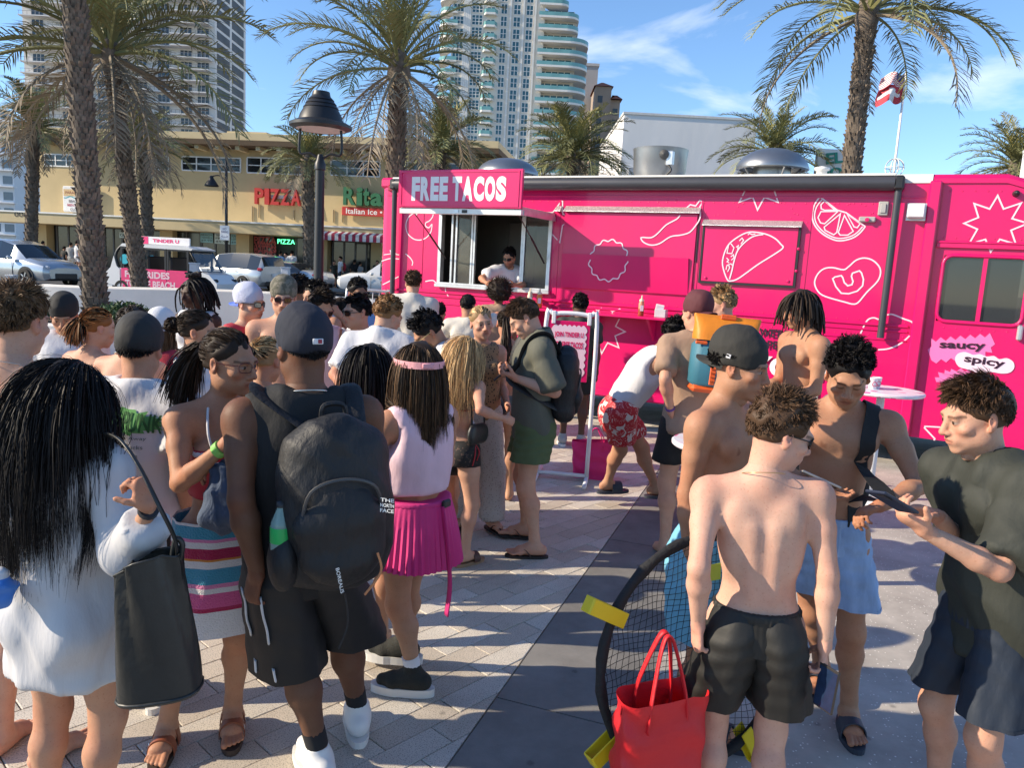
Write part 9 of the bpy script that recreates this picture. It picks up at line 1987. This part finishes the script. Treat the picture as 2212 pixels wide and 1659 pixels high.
def dcamo(k, r): cap(k.P, k, r, ramp_mat('camo', 'noise', [(0, (.09, .085, .06)), (.5, (.16, .145, .11))], .85, 30), None, True, lod=1); shades(k.P, k, r, m_lensk, m_frr); sho(f_navy)(k, r)
pp('shirtless man with mustache, camouflage cap and red-brown sunglasses', (613, 600, 5.4), 10, 'fair', dict(style='short', color='lbrown', cap=True, capel=18, len=.03), dcamo, dict(yaw=4, pitch=10), face=dict(mustache=1), ht=.018)
def dblue(k, r): tnk(f_red, arm_r=.1, neck=.12)(k, r); sho(f_navy)(k, r); shades(k.P, k, r, m_lensb, m_frk); cap(k.P, k, r, fab('cap_mesh', (.52, .54, .68), .8, bump=.6, bs=200), fab('cap_royal', (.06, .13, .60), .7), True, lod=1)
pp('man in a blue and white backward cap with mirrored sunglasses', (541, 615, 5.5), 48, 'fair', dict(style='short', color='lbrown', cap=True, capel=14, len=.02), dblue, dict(yaw=20, pitch=4), ht=.018, lod=0, toes=False)
pp('dark haired man in a beige top standing behind the camouflage cap', (648, 592, 7.2), 150, 'brown', HC('black', .045), D(tnk(f_cream), sho(f_black)))
pp('dark-skinned person with tied-up dreadlocks and white tank by the wall', (418, 596, 6.3), -14, 'deep', dict(style='dreads', color='black', len=.26, flow=(0, .3, -.1), dens=1.2, back=True), D(tnk(f_white), sho(f_black), lambda k, r: [head_obj(k, r, 'hair_bun', (lambda q: [q.tube(spline([(.03 * math.cos(a), .02 + .03 * math.sin(a), .11), (.05 * math.cos(a + 1), .02 + .05 * math.sin(a + 1), .16), (.06 * math.cos(a + 1.6), .02 + .06 * math.sin(a + 1.6), .15 + .02 * math.sin(a * 5))], 4), .009, 5) for a in np.linspace(0, 6, 12)] and q)(MB()), mat('dread', HAIR['black'], .7))]), dict(yaw=-14, pitch=8), dict(L=(.08, -.24, 1.12)), sex='f')
pp('boy in a white t-shirt and backward black cap looking down at left', (137, 638, 5.1), 16, 'olive', dict(style='short', color='black', cap=True, capel=16, len=.025), D(tee(f_white), sho(f_black), cp(f_black)), dict(yaw=4, pitch=26), ht=.018)
pp('woman with clipped-up reddish hair and bare pink shoulders, back turned', (212, 660, 4.6), 160, 'fair', dict(style='pony', color='red', len=.16, tie=(-.02, .10, .03), tdir=(.1, .6, -1.5), fan=.3, tip='ginger'), D(dstr(f_white), briefs(f_black)), dict(yaw=-24, pitch=14), sex='f', build=1.1)
pp('boy with dark brushed hair behind the black cap, head turned away', (288, 660, 4.25), 164, 'fair', HS('dark', .05, sides=.6), D(lambda k, r: necklace(k, r, m_chain, .003), sho(f_navy)), dict(yaw=24, pitch=14))
pp('woman in a white visor cap behind the black cap wearer', (350, 670, 5.0), 176, 'tan', dict(style='long', color='lbrown', cap=True, capel=10, len=.3, back=True), D(tnk(f_red), sho(f_grey), cp(f_white)), dict(pitch=16), sex='f', ht=.018)
pp('woman with a curly dark bun and small earring looking right', (428, 664, 4.25), 96, 'tan', dict(style='bun', color='dark', tie=(0, .11, .02), var=.3), D(tnk(f_white, arm_r=.1, neck=.12), sho(f_navy)), dict(yaw=6, pitch=8), sex='f', lod=0, toes=False)
# people along the shop fronts
def far(label, u, v, Y, yaw, skin, hair, top, bot, **kw): pp(label, (u, v, Y), yaw, skin, hair, D(tee(top), sho(bot)), lod=2, z=STREET_Z + .13, group='people outside the shops', **kw)
def dbag(k, r): tee(f_white)(k, r); sho(f_navy)(k, r); t, b = worn(k, 'backpack', 'red backpack on the far man outside the ice shop', 'backpack', k.C(0, .13, -.08)); wsdf('main_bag', [EL(k.C(0, .2, .14), (.17, .11, .24), None, .03)], .03, f_red, t, b, wr=0)
pp('distant man in white shirt with a red backpack outside the ice shop', (735, 553, 42.2), -60, 'tan', HS('black'), dbag, lod=2, z=STREET_Z + .13, group='people outside the shops')
for lab, u, v, yaw, sk, tp_, bt in (('distant person in dark clothes left of the red backpack', 722, 562, 30, 'tan', f_char, f_black), ('distant person in a black jersey by the ice shop door', 766, 560, 180, 'brown', f_black, f_black), ('distant woman in grey next to the black jersey', 778, 565, 160, 'tan', f_grey, f_char), ('distant person in black near the truck corner', 815, 562, 10, 'fair', f_char, f_black),
 ('distant person in white at the left of the pizza door', 594, 546, 20, 'fair', f_white, f_grey), ('distant person in pale blue by the pizza door', 606, 542, 160, 'tan', f_blue, f_navy), ('distant person in white in the middle of the pizza door', 617, 545, -40, 'fair', f_white, f_black), ('distant person with a white shirt right of the pizza door', 631, 541, 180, 'tan', f_white, f_navy),
 ('distant man in a grey shirt before the beach shop', 153, 523, 180, 'tan', f_grey, f_cream), ('distant woman in black left of the grey shirt', 139, 531, 160, 'tan', f_black, f_black), ('distant person all in white beside the palm trunk', 167, 519, 150, 'fair', f_white, f_white), ('distant dark haired person behind the minivan roof', 93, 520, 170, 'tan', f_char, f_black)):
 far(lab, u, v, 43.0, yaw, sk, HS('black'), tp_, bt)
